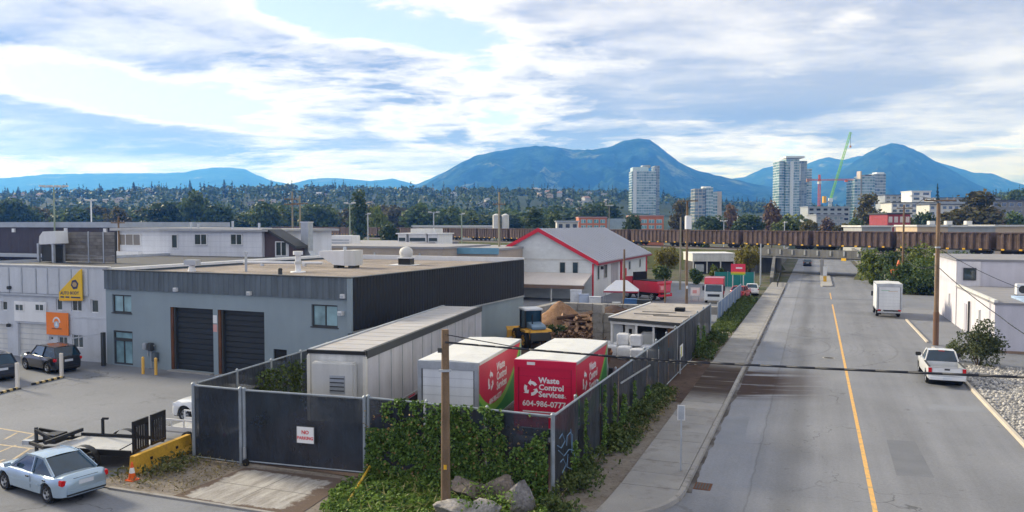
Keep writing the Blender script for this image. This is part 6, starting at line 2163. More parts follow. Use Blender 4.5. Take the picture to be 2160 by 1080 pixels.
# ------------------------------------------------------------------ white pickup
def pickup(name, label, paint, loc, heading):
    o = thing(name, label, 'pickup truck', loc, heading)
    L, W, r = 5.7, 1.98, 0.39
    a, b = L / 2, W / 2
    ax = (a - 0.95, -a + 1.22)
    hood, belt, bed = 1.10, 1.18, 1.16

    def bot(x):
        z = 0.46
        for c in ax:
            dd = abs(x - c)
            if dd < r + 0.1: z = max(z, r + math.sqrt((r + 0.1) ** 2 - dd * dd))
        return z
    rings = []
    xs = [-a + L * i / 70 for i in range(71)]
    for x in xs:
        w_ = b * (1 - 0.10 * max(0, (x / a - 0.6) / 0.4) ** 2)
        t_ = hood - 0.10 * max(0, (x - a + 0.5) / 0.5) if x > 1.15 else (belt if x > -0.62 else bed)
        inb = -a + 0.12 < x < -0.70
        bt = bot(x)
        fl = 0.72
        mid = max(bt + 0.02, 0.80)
        half = [(w_ * 0.88, bt), (w_ * 0.985, bt + 0.02), (w_, mid), (w_ * 0.99, mid + (t_ - mid) * 0.6), (w_ * 0.96, t_), (w_ * 0.885, t_), (w_ * 0.87, fl if inb else t_), (w_ * 0.3, fl if inb else t_ + 0.02)]
        rings.append([(x, y, z) for y, z in half] + [(x, -y, z) for y, z in reversed(half)])
    part('body', MB().loft(rings), paint, o, smooth=True, angle=35)
    part('bed_liner', MB().box(-a + 0.16, -b * 0.86, 0.70, -0.74, b * 0.86, 0.735), STEEL, o)
    part('bed_bulkhead', MB().box(-0.80, -b * 0.85, 0.736, -0.74, b * 0.85, 1.17), P_WHITE, o)
    for s in (-1, 1): part('bed_side_liner', MB().box(-a + 0.16, s * b * 0.835, 0.736, -0.81, s * b * 0.862, 1.15), STEEL, o)
    part('chassis', MB().box(-a + 0.2, -0.5, 0.34, a - 0.2, 0.5, 0.50), BLACK, o)
    for c in ax: part('wheel_well', MB().tube((c, -b + 0.12, r + 0.02), (c, b - 0.12, r + 0.02), r + 0.09, r + 0.09, 18), BLACK, o)
    bb, rb, rz_ = b * 0.90, b * 0.70, 1.82
    wb, rf, rr, gb = 1.15, 0.45, -0.45, -0.66
    P = lambda x, y, z: Vector((x, y, z))
    c = {s: (P(wb, s * bb * 0.95, belt), P(rf, s * rb, rz_ - 0.03), P(rr, s * rb, rz_ - 0.04), P(gb, s * bb * 0.97, belt)) for s in (-1, 1)}
    part('windscreen', MB().quad(c[1][0], c[-1][0], c[-1][1], c[1][1]), CARGLASS, o)
    part('rear_window', MB().quad(c[1][3], c[-1][3], c[-1][2], c[1][2]), CARGLASS, o)
    part('third_brake_lamp', MB().box(rr - 0.03, -0.16, rz_ - 0.05, rr + 0.02, 0.16, rz_ - 0.005), TAIL, o)
    roof = MB()
    for i in range(5):
        for j in range(6):
            rp = lambda i_, j_: (rf + (rr - rf) * i_ / 5, (j_ / 3 - 1) * rb, rz_ + 0.03 * math.sin(i_ / 5 * math.pi) + 0.03 * (1 - (j_ / 3 - 1) ** 2) - 0.02)
            roof.quad(rp(i, j), rp(i + 1, j), rp(i + 1, j + 1), rp(i, j + 1))
    part('roof', roof, paint, o, smooth=True)
    for s in (-1, 1):
        k = c[s]
        part('side_window', MB().quad(*k), CARGLASS, o)
        out = Vector((0, s * 0.012, 0.003))
        for p, q_, ww in ((k[0], k[1], 0.08), (k[3], k[2], 0.12), (k[1], k[2], 0.07)):
            part('pillar', MB().bar(p + out, q_ + out, 0.04, ww), paint, o)
        part('mirror', MB().box(wb - 0.25, s * b * 0.95, belt + 0.05, wb - 0.05, s * (b + 0.26), belt + 0.27), TRIM, o, bevel=0.03)
        part('taillight', MB().box(-a - 0.012, s * b * 0.80, 0.84, -a + 0.10, s * b * 0.985, 1.12), TAIL, o)
        part('headlight', MB().box(a - 0.2, s * b * 0.6, 0.82, a + 0.005, s * b * 0.9, 1.0), LAMP, o)
        part('bed_rail', MB().box(-a + 0.05, s * b * 0.87, bed + 0.001, -0.66, s * b * 0.97, bed + 0.035), TRIM, o)
        for cx in ax: wheel(o, cx, s * (b - 0.25), r, 0.24, side=s)
    part('tailgate', MB().box(-a - 0.02, -b * 0.785, 0.66, -a + 0.06, b * 0.785, 1.155), paint, o, bevel=0.02)
    part('tailgate_handle', MB().box(-a - 0.03, -0.14, 1.00, -a - 0.021, 0.14, 1.09), TRIM, o)
    part('rear_bumper', MB().box(-a - 0.16, -b * 0.95, 0.44, -a - 0.021, b * 0.95, 0.63), P_WHITE, o, bevel=0.02)
    part('number_plate', MB().box(-a - 0.175, -0.22, 0.46, -a - 0.161, 0.22, 0.60), PLATE, o)
    part('front_bumper', MB().box(a - 0.05, -b * 0.93, 0.42, a + 0.10, b * 0.93, 0.68), TRIM, o, bevel=0.03)
    part('grille', MB().box(a - 0.02, -b * 0.55, 0.72, a + 0.02, b * 0.55, 0.98), TRIM, o)
    return o


pickup('white_pickup', 'white pickup truck parked along the right kerb', P_WHITE, (7.25, 54.7, 0), rad(90))


# ------------------------------------------------------------------ box trucks
BOXW = pm('box_white', (0.70, 0.73, 0.76), 0.5, 0.05, 0.6, 0.03, streak=0.12)
BOXR = pm('box_roof', (0.62, 0.63, 0.62), 0.6, 0.06, 0.7, 0.04, dirt=(0.45, 0.44, 0.42), dirt_amt=0.4)
VRED = pm('vinyl_red', (0.60, 0.016, 0.062), 0.35, 0.06, 0.5, 0.02)
VDRED = pm('vinyl_dark_red', (0.36, 0.010, 0.040), 0.35, 0.05)
VGREEN = pm('vinyl_green', (0.02, 0.26, 0.055), 0.35, 0.08)
VLIME = pm('vinyl_lime', (0.22, 0.50, 0.06), 0.35, 0.06)
VWHITE = pm('vinyl_white', (0.80, 0.80, 0.80), 0.4, 0.02)


def recycle_mark(o, mat, org, ux, uz, R):
    """three bent arrows round a triangle"""
    ux, uz = Vector(ux), Vector(uz)
    n = ux.cross(uz) * 0.004
    org = Vector(org)
    for k in range(3):
        a = k * 2.0944 + 0.55
        mb = MB()
        pts = []
        for t_ in (0.0, 0.35, 0.7, 1.05):
            pts.append(a + t_)
        ro, ri = R, R * 0.58
        outer = [org + (ux * math.cos(t_) + uz * math.sin(t_)) * ro for t_ in pts]
        inner = [org + (ux * math.cos(t_) + uz * math.sin(t_)) * ri for t_ in pts]
        for i in range(3):
            mb.add([p + e for e in (n * 0, n) for p in (outer[i], outer[i + 1], inner[i + 1], inner[i])], [(0, 1, 2, 3), (7, 6, 5, 4), (0, 4, 5, 1), (1, 5, 6, 2), (2, 6, 7, 3), (3, 7, 4, 0)])
        te = pts[-1]
        tip = org + (ux * math.cos(te + 0.55) + uz * math.sin(te + 0.55)) * R * 0.8
        b0 = org + (ux * math.cos(te) + uz * math.sin(te)) * R * 1.25
        b1 = org + (ux * math.cos(te) + uz * math.sin(te)) * R * 0.33
        mb.add([b0, tip, b1, b0 + n, tip + n, b1 + n], [(0, 1, 2), (5, 4, 3), (0, 3, 4, 1), (1, 4, 5, 2), (2, 5, 3, 0)])
        part('recycling_arrow', mb, mat, o)


def clip_poly(poly, x0, z0, x1, z1):
    def clip(ps, ins, cut):
        out = []
        for i, p in enumerate(ps):
            q_ = ps[i - 1]
            if ins(p):
                if not ins(q_): out.append(cut(q_, p))
                out.append(p)
            elif ins(q_): out.append(cut(q_, p))
        return out
    def cx(v): return lambda a, b: (v, a[1] + (b[1] - a[1]) * (v - a[0]) / (b[0] - a[0]))
    def cz(v): return lambda a, b: (a[0] + (b[0] - a[0]) * (v - a[1]) / (b[1] - a[1]), v)
    for ins, cut in ((lambda p: p[0] >= x0, cx(x0)), (lambda p: p[0] <= x1, cx(x1)), (lambda p: p[1] >= z0, cz(z0)), (lambda p: p[1] <= z1, cz(z1))):
        if poly: poly = clip(poly, ins, cut)
    return poly


def side_graphic(o, W, L, z0, z1):
    """livery on the right side (+x face at x = W/2); coordinates run along y from the rear (0) to the front (L)"""
    X0 = W / 2
    def lay(name, poly, mat, d, clip=True):
        poly = clip_poly(poly, 0.12, z0 + 0.14, L - 0.12, z1 - 0.14)
        if len(poly) > 2: part(name, MB().prism(poly, X0 + d - 0.0035, X0 + d, 'x'), mat, o)
    lay('livery_field', [(0, z0), (L, z0), (L, z1), (0, z1)], VGREEN, 0.006)
    H = z1 - z0
    def bowl(k, lift):
        pts = []
        for i in range(25):
            f = i / 24
            y = L * (-0.1 + 1.2 * f)
            z = z0 + lift + H * (0.98 * abs((f - 0.36) / 0.64) ** 2.1 if f > 0.36 else 0.55 * abs((0.36 - f) / 0.36) ** 2) * k
            pts.append((y, z))
        return pts
    b1 = bowl(1.0, H * 0.16)
    lay('livery_lime', b1 + [(L * 1.1, z1 + 3), (-L * 0.1, z1 + 3)], VLIME, 0.011)
    b2 = bowl(1.0, H * 0.27)
    lay('livery_red', b2 + [(L * 1.1, z1 + 3), (-L * 0.1, z1 + 3)], VRED, 0.016)
    ux, uz = (0, 1, 0), (0, 0, 1)
    lettering('Waste', 0.50, VWHITE, o, (X0 + 0.019, L * 0.38, z1 - 0.80), ux, uz, bold=0.012)
    lettering('Control', 0.50, VWHITE, o, (X0 + 0.019, L * 0.38, z1 - 1.22), ux, uz, bold=0.012)
    lettering('Services', 0.50, VWHITE, o, (X0 + 0.019, L * 0.38, z1 - 1.64), ux, uz, bold=0.012)
    recycle_mark(o, VWHITE, (X0 + 0.018, L * 0.25, z1 - 1.08), Vector(ux), Vector(uz), 0.40)
    lettering('604-986-0777', 0.33, VWHITE, o, (X0 + 0.019, L * 0.22, z1 - 2.05), ux, uz, bold=0.006)
    part('slogan_strip', MB().box(X0 + 0.013, 0.5, z0 + 0.42, X0 + 0.0175, 1.6, z0 + 0.47), VWHITE, o)
    part('slogan_strip', MB().box(X0 + 0.013, 0.5, z0 + 0.28, X0 + 0.0175, 1.9, z0 + 0.33), VWHITE, o)


def box_truck(name, label, loc, heading, W=2.55, L=6.9, z0=1.05, z1=3.85, red_rear=True, graphic=True, cabm=None, rear=True):
    """local +y is forward; origin on the ground under the middle of the rear edge"""
    o = thing(name, label, 'box truck', loc, heading)
    a = W / 2
    bx = part('cargo_box', MB().box(-a, 0.06, z0, a, L, z1), BOXW, o)
    part('roof', MB().loft([[(-a + 0.02, y, z1), (0, y, z1 + 0.05), (a - 0.02, y, z1), (a - 0.02, y, z1 - 0.03), (-a + 0.02, y, z1 - 0.03)] for y in (0.08, L - 0.02)]), BOXR, bx)
    fm = VRED if red_rear else STEEL
    part('rear_frame', MB().box(-a - 0.01, -0.02, z0, -a + 0.16, 0.10, z1 - 0.003), fm, bx)
    part('rear_frame', MB().box(a - 0.16, -0.02, z0, a + 0.01, 0.10, z1 - 0.003), fm, bx)
    part('rear_header', MB().box(-a + 0.16, -0.02, z1 - 0.32, a - 0.16, 0.10, z1 - 0.003), fm, bx)
    dr = part('rear_door', MB().box(-a + 0.165, 0.02, z0 + 0.05, a - 0.165, 0.055, z1 - 0.325), VRED if red_rear else BOXW, o)
    for k in range(1, 7):
        z_ = z0 + 0.05 + k * (z1 - 0.375 - z0) / 7
        part('door_joint', MB().box(-a + 0.17, 0.013, z_ - 0.006, a - 0.17, 0.0195, z_ + 0.006), VDRED if red_rear else STEEL, dr)
    part('door_seal', MB().box(-a + 0.165, 0.0, z0 + 0.1, -a + 0.20, 0.019, z1 - 0.33), TRIM if not red_rear else VDRED, dr)
    part('door_seal', MB().box(a - 0.20, 0.0, z0 + 0.1, a - 0.165, 0.019, z1 - 0.33), TRIM if not red_rear else VDRED, dr)
    for s in (-1, 1):
        part('top_rail', MB().box(s * a, 0.1, z1 - 0.13, s * (a + 0.03), L, z1 - 0.006), ALU, bx)
        part('bottom_rail', MB().box(s * a, 0.1, z0, s * (a + 0.03), L, z0 + 0.12), ALU, bx)
        part('corner_post', MB().box(s * (a - 0.05), L - 0.06, z0 + 0.01, s * (a + 0.025), L + 0.01, z1 - 0.01), ALU, bx)
        part('taillight', MB().box(s * (a - 0.36), -0.05, 0.72, s * (a - 0.12), 0.02, 0.86), TAIL, o)
        for y_ in (1.75, L + 0.85):
            wheel(o, 0, 0, 0.46, 0.28).name = 'wheel'
    # wheels were built about the origin: place them
    ws = [c for c in o.children if c.name.startswith('wheel')]
    k = 0
    for s in (-1, 1):
        for y_ in (1.75, L + 0.85):
            c = ws[k]; k += 1
            c.rotation_euler = (0, 0, math.pi / 2 * -s)
            c.location = (s * (a - 0.33), y_, 0)
    part('chassis', MB().box(-0.45, 0.1, 0.62, 0.45, L + 1.6, 0.86), BLACK, o)
    part('rear_bumper', MB().box(-a + 0.1, -0.14, 0.52, a - 0.1, 0.0, 0.68), STEEL, o)
    part('mud_flap', MB().box(-a + 0.08, 0.9, 0.25, -a + 0.5, 0.93, 0.85), RUBBER, o)
    part('mud_flap', MB().box(a - 0.5, 0.9, 0.25, a - 0.08, 0.93, 0.85), RUBBER, o)
    cm = cabm or P_WHITE
    cab = part('cab', MB().prism([(L + 0.12, 0.75), (L + 1.95, 0.75), (L + 1.95, 1.75), (L + 1.62, 2.62), (L + 0.2, 2.68), (L + 0.12, 2.5)], -1.02, 1.02, 'x'), cm, o, bevel=0.05)
    part('windscreen', MB().quad((-0.92, L + 1.965, 1.78), (0.92, L + 1.965, 1.78), (0.88, L + 1.66, 2.52), (-0.88, L + 1.66, 2.52)), CARGLASS, cab)
    for s in (-1, 1):
        part('side_window', MB().prism([(L + 0.6, 1.7), (L + 1.75, 1.7), (L + 1.52, 2.45), (L + 0.6, 2.45)], s * 1.021, s * 1.028, 'x'), CARGLASS, cab)
        part('mirror', MB().box(s * 1.06, L + 1.55, 1.75, s * 1.28, L + 1.65, 2.25), TRIM, cab)
    if graphic: side_graphic(o, W, L, z0, z1)
    if red_rear:
        ux, uz = (1, 0, 0), (0, 0, 1)
        y_ = 0.012
        recycle_mark(o, VWHITE, (-a + 0.72, y_, z1 - 1.18), Vector(ux), Vector(uz), 0.31)
        for i, (tx, dx_) in enumerate((('Waste', 0), ('Control', 0), ('Services', 0))):
            lettering(tx, 0.33, VWHITE, o, (-a + 1.05, y_, z1 - 0.93 - i * 0.29), ux, uz, bold=0.010)
        lettering('Inc.', 0.16, VWHITE, o, (-a + 2.02, y_, z1 - 1.51), ux, uz)
        lettering('604-986-0777', 0.33, VWHITE, o, (-a + 0.34, y_, z1 - 1.92), ux, uz, bold=0.006)
        part('slogan_strip', MB().box(-a + 0.36, 0.008, z1 - 2.17, a - 0.40, 0.0165, z1 - 2.12), VWHITE, o)
        part('slogan_strip', MB().box(-a + 0.62, 0.008, z1 - 2.36, a - 0.75, 0.0165, z1 - 2.31), VWHITE, o)
        part('marker_label', MB().box(-a + 0.55, -0.026, z1 - 0.20, -a + 0.90, -0.0205, z1 - 0.08), VWHITE, o)
    return o


box_truck('red_box_truck', 'box truck with red lettered rear door behind the fence corner', (-10.35, 30.95, 0), rad(2.5), 2.62, 6.4, 1.0, 3.86, True)
box_truck('white_box_truck', 'box truck with white rear door and red green side, left of the red one', (-13.95, 29.25, 0), rad(6.0), 2.6, 7.0, 1.0, 3.88, False)
wt = box_truck('white_cube_van', 'white cube van parked on the right side of the street', (7.05, 88.2, 0), rad(0.5), 2.35, 4.3, 0.80, 3.45, False, False)
for c in wt.children:
    if c.name.startswith('rear_bumper'): c['label'] = 'dark bumper with step'
bx = [c for c in wt.children if c.name.startswith('cargo_box')][0]
part('decal', MB().box(-0.75, 0.008, 2.75, 0.0, 0.0135, 2.82), pm('decal_green', (0.35, 0.55, 0.45), 0.5), wt)
part('decal', MB().box(-0.1, 0.008, 2.66, 0.75, 0.0135, 2.73), pm('decal_tan', (0.6, 0.5, 0.42), 0.5), wt)

# ------------------------------------------------------------------ semi trailer, front end towards us
q0, q1, q2 = Vector((-20.06, 28.41, 0)), Vector((-17.44, 28.61, 0)), Vector((-20.30, 47.6, 0))
o = thing('semi_trailer', 'long white semi trailer with grey roof, front towards the gate', 'trailer', (-18.75, 28.5, 0), rad(8.0))
W, L, z0, z1 = 2.6, 18.6, 1.15, 4.12
a = W / 2
TSIDE = pm('trailer_side', (0.54, 0.54, 0.58), 0.45, 0.08, 0.5, 0.04, streak=0.22, metal=0.15, dirt=(0.36, 0.35, 0.37), dirt_amt=0.4)
TROOF = pm('trailer_roof', (0.43, 0.42, 0.42), 0.6, 0.10, 0.35, 0.05, dirt=(0.36, 0.28, 0.21), dirt_amt=0.5)
bx = part('box', MB().box(-a, 0, z0, a, L, z1), TSIDE, o)
part('roof', MB().box(-a + 0.1, 0.05, z1, a - 0.1, L - 0.05, z1 + 0.035), TROOF, bx)
for y_ in [0.7 + k * 1.25 for k in range(14)]:
    part('roof_bow', MB().box(-a + 0.12, y_, z1 + 0.0355, a - 0.12, y_ + 0.04, z1 + 0.045), TROOF, bx)
part('front_panel', MB().box(-a + 0.06, -0.04, z0, a - 0.06, -0.002, z1 - 0.1), pm('trailer_front', (0.60, 0.60, 0.58), 0.5, 0.1, 0.8, streak=0.3), bx)
part('front_edge', MB().box(-a - 0.02, -0.10, z1 - 0.09, a + 0.02, 0.06, z1 + 0.06), BLACK, bx)
for s in (-1, 1):
    part('top_rail', MB().box(s * (a - 0.12), 0.07, z1 - 0.26, s * (a + 0.05), L, z1 + 0.08), DKGREY if s > 0 else STEEL, bx)
    part('bottom_rail', MB().box(s * a, 0.1, z0 - 0.05, s * (a + 0.04), L, z0 + 0.14), ALU, bx)
    part('corner_post', MB().box(s * (a - 0.10), -0.07, z0, s * (a + 0.035), 0.12, z1 - 0.17), pm('ivory', (0.66, 0.64, 0.58), 0.5), bx)
    for k in range(1, 13):
        part('side_post', MB().box(s * a, k * 1.42, z0 + 0.14, s * (a + 0.022), k * 1.42 + 0.06, z1 - 0.17), STEEL, bx)
    for k in range(8):
        part('reflective_tape', MB().box(s * (a + 0.0405), 0.6 + k * 2.2, z0 - 0.01, s * (a + 0.045), 1.5 + k * 2.2, z0 + 0.06), VRED if k % 2 == 0 else VWHITE, bx)
ru = part('reefer_unit', MB().box(-a + 0.35, -0.42, z0 + 1.05, a - 0.35, -0.041, z1 - 0.38), OFFWHITE, o, bevel=0.06)
part('unit_grille', MB().box(-0.12, -0.45, z0 + 1.3, 0.55, -0.421, z0 + 2.05), STEEL, ru)
for k in range(4): part('grille_bar', MB().box(-0.10, -0.475, z0 + 1.40 + k * 0.17, 0.53, -0.451, z0 + 1.44 + k * 0.17), DKGREY, ru)
part('lower_panel', MB().box(-a + 0.5, -0.20, z0 + 0.3, a - 0.5, -0.041, z0 + 1.0), STEEL, o)
for s in (-1, 1): part('landing_leg', MB().box(s * 0.9 - 0.08, 2.6, 0.02, s * 0.9 + 0.08, 2.78, z0), DKGREY, o)
part('axle_frame', MB().box(-0.6, L - 4.6, 0.75, 0.6, L - 0.8, z0 - 0.06), BLACK, o)
for s in (-1, 1):
    for y_ in (L - 3.6, L - 2.3):
        w_ = wheel(o, 0, 0, 0.5, 0.5, side=1)
        w_.rotation_euler = (0, 0, math.pi / 2 * -s)
        w_.location = (s * (a - 0.54), y_, 0)

# ------------------------------------------------------------------ wheel loader
q = gp(1103, 733)
o = thing('wheel_loader', 'yellow wheel loader with glazed cab standing before the woodchip pile', 'loader', (q.x + 0.2, q.y + 1.2, 0), rad(128), scale=0.95)
LY_ = pm('loader_yellow', (0.62, 0.33, 0.045), 0.5, 0.15, 1.5, dirt=(0.20, 0.13, 0.08), dirt_amt=0.6)
part('rear_frame', MB().prism([(-2.2, 0.75), (-0.2, 0.75), (-0.2, 1.25), (-0.6, 1.55), (-2.0, 1.60), (-2.3, 1.3)], -0.75, 0.75, 'y'), LY_, o, bevel=0.05)
part('engine_hood', MB().prism([(-2.15, 1.56), (-0.75, 1.56), (-0.75, 2.05), (-1.9, 1.92), (-2.15, 1.75)], -0.6, 0.6, 'y'), pm('loader_hood', (0.16, 0.24, 0.33), 0.4, 0.2), o, bevel=0.04)
part('counterweight', MB().box(-2.55, -0.8, 0.7, -2.2, 0.8, 1.35), DKGREY, o, bevel=0.05)
part('front_frame', MB().prism([(0.0, 0.6), (1.5, 0.6), (1.3, 1.5), (0.6, 1.75), (0.0, 1.2)], -0.55, 0.55, 'y'), LY_, o, bevel=0.04)
cab = part('cab_frame', MB().box(-0.70, -0.72, 1.25, 0.75, 0.72, 1.55), DKGREY, o)
for x_, y_ in ((-0.65, -0.66), (-0.65, 0.66), (0.70, -0.66), (0.70, 0.66)): part('cab_pillar', MB().box(x_ - 0.05, y_ - 0.05, 1.55, x_ + 0.05, y_ + 0.05, 2.95), BLACK, cab)
part('cab_glass', MB().box(-0.62, -0.64, 1.56, 0.67, 0.64, 2.93), CARGLASS, cab)
part('cab_roof', MB().box(-0.82, -0.80, 2.95, 0.90, 0.80, 3.12), WHITE, cab, bevel=0.04)
for x_ in (-1.35, 1.05):
    for s in (-1, 1): wheel(o, x_, s * 0.62, 0.68, 0.48, LY_, side=s)
for s in (-1, 1):
    part('lift_arm', MB().prism([(0.5, 1.55), (0.8, 1.85), (2.6, 0.85), (2.75, 0.45), (2.45, 0.5)], s * 0.42 - 0.08, s * 0.42 + 0.08, 'y'), LY_, o)
    part('fender', MB().prism([(-2.05, 1.35), (-0.65, 1.35), (-0.75, 1.52), (-1.95, 1.52)], s * 0.62, s * 1.12, 'y'), LY_, o)
part('bucket', MB().prism([(2.5, 0.12), (3.5, 0.10), (3.55, 0.16), (2.75, 0.3), (2.62, 0.95), (2.9, 1.25), (2.8, 1.3), (2.45, 1.0), (2.4, 0.4)], -1.25, 1.25, 'y'), LY_, o)
part('exhaust', MB().tube((-1.5, 0.35, 1.9), (-1.5, 0.35, 2.7), 0.06), BLACK, o)

# ------------------------------------------------------------------ red flatbed / vacuum truck by the house
q = gp(1372, 634)
o = thing('red_dump_truck', 'red truck with dark load bed parked beside the white tent', 'truck', (q.x + 1.6, q.y + 0.6, 0), rad(58))
part('bed', MB().prism([(-1.15, 0.95), (1.15, 0.95), (1.25, 2.35), (-1.25, 2.35)], 0.0, 4.2, 'y'), P_RED, o, bevel=0.04)
part('bed_cover', MB().box(-1.1, 0.3, 2.36, 1.1, 4.0, 2.45), DARK, o)
part('tailgate_frame', MB().box(-1.27, -0.10, 2.12, 1.27, -0.001, 2.4), pm('pale_red', (0.62, 0.10, 0.14), 0.5), o)
part('tailgate_panel', MB().box(-1.0, -0.06, 1.1, 1.0, -0.001, 1.95), pm('pale_red', (1, 1, 1)), o)
part('tail_emblem', MB().box(-0.75, -0.10, 1.35, -0.25, -0.061, 1.8), pm('pinkish', (0.75, 0.40, 0.38), 0.6), o)
part('cab', MB().prism([(4.3, 0.7), (6.4, 0.7), (6.4, 1.7), (6.0, 2.75), (4.4, 2.85)], -1.15, 1.15, 'x'), P_RED, o, bevel=0.05)
part('rear_window', MB().box(-0.95, 4.27, 1.95, 0.95, 4.30, 2.7), CARGLASS, o)
part('headboard', MB().box(-1.2, 4.05, 2.36, 1.2, 4.2, 3.4), DARK, o)
part('chassis', MB().box(-0.45, 0.1, 0.5, 0.45, 6.0, 0.94), BLACK, o)
part('bumper', MB().box(-1.2, -0.2, 0.5, 1.2, -0.05, 0.75), RED, o)
for s in (-1, 1):
    part('taillight', MB().box(s * 0.95, -0.22, 0.78, s * 1.15, -0.11, 0.92), TAIL, o)
    for y_ in (1.1, 5.3):
        w_ = wheel(o, 0, 0, 0.5, 0.4); w_.rotation_euler = (0, 0, -s * math.pi / 2); w_.location = (s * 0.72, y_, 0)

# ------------------------------------------------------------------ cab-over truck facing us
q = gp(1505, 640)
o = thing('cab_over_truck', 'white cab-over truck with red roof facing the camera', 'truck', (q.x, q.y, 0), rad(4))
part('cab', MB().prism([(0.0, 0.55), (1.75, 0.55), (1.75, 2.25), (0.35, 2.25), (0.0, 1.35)], -1.05, 1.05, 'x'), P_WHITE, o, bevel=0.05)
part('windscreen', MB().quad((-0.95, -0.015, 1.42), (0.95, -0.015, 1.42), (0.92, 0.30, 2.18), (-0.92, 0.30, 2.18)), CARGLASS, o)
part('roof_deflector', MB().prism([(0.25, 2.26), (1.8, 2.26), (1.8, 3.05), (0.9, 3.0)], -1.1, 1.1, 'x'), P_RED, o, bevel=0.05)
part('red_body', MB().box(-1.15, 1.95, 0.9, 1.15, 5.6, 2.9), P_RED, o, bevel=0.04)
part('bumper', MB().box(-1.08, -0.12, 0.35, 1.08, 0.1, 0.72), P_WHITE, o, bevel=0.03)
part('grille', MB().box(-0.7, -0.03, 0.8, 0.7, -0.002, 1.1), TRIM, o)
for s in (-1, 1):
    part('headlight', MB().box(s * 0.68, -0.14, 0.45, s * 0.98, -0.121, 0.62), LAMP, o)
    part('mirror', MB().box(s * 1.1, 0.2, 1.5, s * 1.32, 0.3, 2.1), TRIM, o)
    for y_ in (0.85, 4.4):
        w_ = wheel(o, 0, 0, 0.44, 0.3); w_.rotation_euler = (0, 0, -s * math.pi / 2); w_.location = (s * 0.74, y_, 0)
part('chassis', MB().box(-0.45, 0.3, 0.45, 0.45, 5.4, 0.85), BLACK, o)

# ------------------------------------------------------------------ black flatbed equipment trailer with ramps, bottom left
o = thing('equipment_trailer', 'black equipment trailer with two upright ramp gates beside silver sedan', 'trailer', (-26.5, 23.95, 0), rad(191))
BK = pm('trailer_black', (0.016, 0.017, 0.020), 0.5, 0.2)
DECK = pm('trailer_deck', (0.42, 0.43, 0.44), 0.6, 0.15, 1.0, 0.1, dirt=(0.2, 0.2, 0.2), dirt_amt=0.5)
part('deck', MB().box(-1.6, -1.0, 0.55, 2.0, 1.0, 0.60), DECK, o)
for s in (-1, 1):
    part('side_rail', MB().box(-1.7, s * 1.02, 0.50, 2.1, s * 1.10, 0.72), BK, o)
    part('fender', MB().loft([[(0.2 + math.cos(t_) * 0.62, y, 0.40 + math.sin(t_) * 0.50) for t_ in [i * math.pi / 10 for i in range(11)]] for y in (s * 1.12, s * 1.42)], closed=False, cap=False), BK, o, smooth=True)
    for x_ in (-0.15, 0.55): wheel(o, x_, s * 1.15, 0.33, 0.22, STEEL, side=s)
    part('tongue', MB().bar((2.0, s * 0.95, 0.56), (3.6, s * 0.06, 0.52), 0.10, 0.12), BK, o)
    # ramp gate: frame with bars, standing upright at the rear
    g_ = part('ramp_gate', MB().box(-1.82, s * 0.10, 0.62, -1.74, s * 0.17, 1.85).box(-1.82, s * 0.97, 0.62, -1.74, s * 1.04, 1.85).box(-1.82, s * 0.17, 1.62, -1.74, s * 0.97, 1.85).box(-1.82, s * 0.17, 0.62, -1.74, s * 0.97, 0.72), BK, o)
    for k in range(5):
        y_ = s * (0.27 + k * 0.145)
        part('gate_bar', MB().box(-1.81, y_ - 0.025, 0.72, -1.75, y_ + 0.025, 1.62), BK, g_)
    part('gate_brace', MB().bar((-1.70, s * 0.9, 1.0), (-1.0, s * 1.0, 0.62), 0.04, 0.04), BK, g_)
part('head_beam', MB().bar((2.05, -1.05, 0.85), (2.05, 1.05, 0.85), 0.10, 0.14), BK, o)
part('stake', MB().bar((1.1, -1.06, 0.6), (1.1, -1.06, 1.35), 0.09, 0.09), BK, o)
part('stake_top', MB().bar((1.1, -1.06, 1.36), (0.85, -1.06, 1.36), 0.09, 0.08), BK, o)
part('lift_arm', MB().bar((2.0, -0.5, 0.75), (3.3, -0.1, 1.05), 0.10, 0.12), BK, o)
part('lift_arm', MB().bar((2.0, 0.5, 0.75), (3.3, 0.1, 1.05), 0.10, 0.12), BK, o)
part('jack', MB().bar((3.35, 0.0, 0.02), (3.35, 0.0, 1.15), 0.10, 0.10), DKGREY, o)
part('coupler', MB().box(3.5, -0.10, 0.42, 3.95, 0.10, 0.60), STEEL, o)
part('toolbox', MB().box(2.2, -0.35, 0.60, 2.75, 0.35, 0.95), BK, o)
# small white utility trailer behind it, at the fence
o = thing('utility_trailer', 'low white rail trailer between ramp gates and the fence', 'trailer', (-25.1, 27.6, 0), rad(4))
part('deck', MB().box(-1.6, -0.8, 0.45, 1.6, 0.8, 0.52), DECK, o)
for s in (-1, 1):
    part('top_rail', MB().bar((-1.6, s * 0.8, 1.02), (1.6, s * 0.8, 1.02), 0.05, 0.06), WHITE, o)
    part('side_board', MB().box(-1.6, s * 0.78, 0.525, 1.6, s * 0.82, 0.72), WHITE, o)
    for k in range(6): part('stake', MB().box(-1.6 + k * 0.63, s * 0.78, 0.722, -1.55 + k * 0.63, s * 0.82, 0.99), WHITE, o)
    wheel(o, 0, s * 0.85, 0.30, 0.2, side=s)
    part('taillight', MB().box(1.6, s * 0.6, 0.45, 1.66, s * 0.75, 0.58), TAIL, o)
part('tongue', MB().bar((-1.6, 0, 0.46), (-2.6, 0, 0.44), 0.08, 0.10), BK, o)

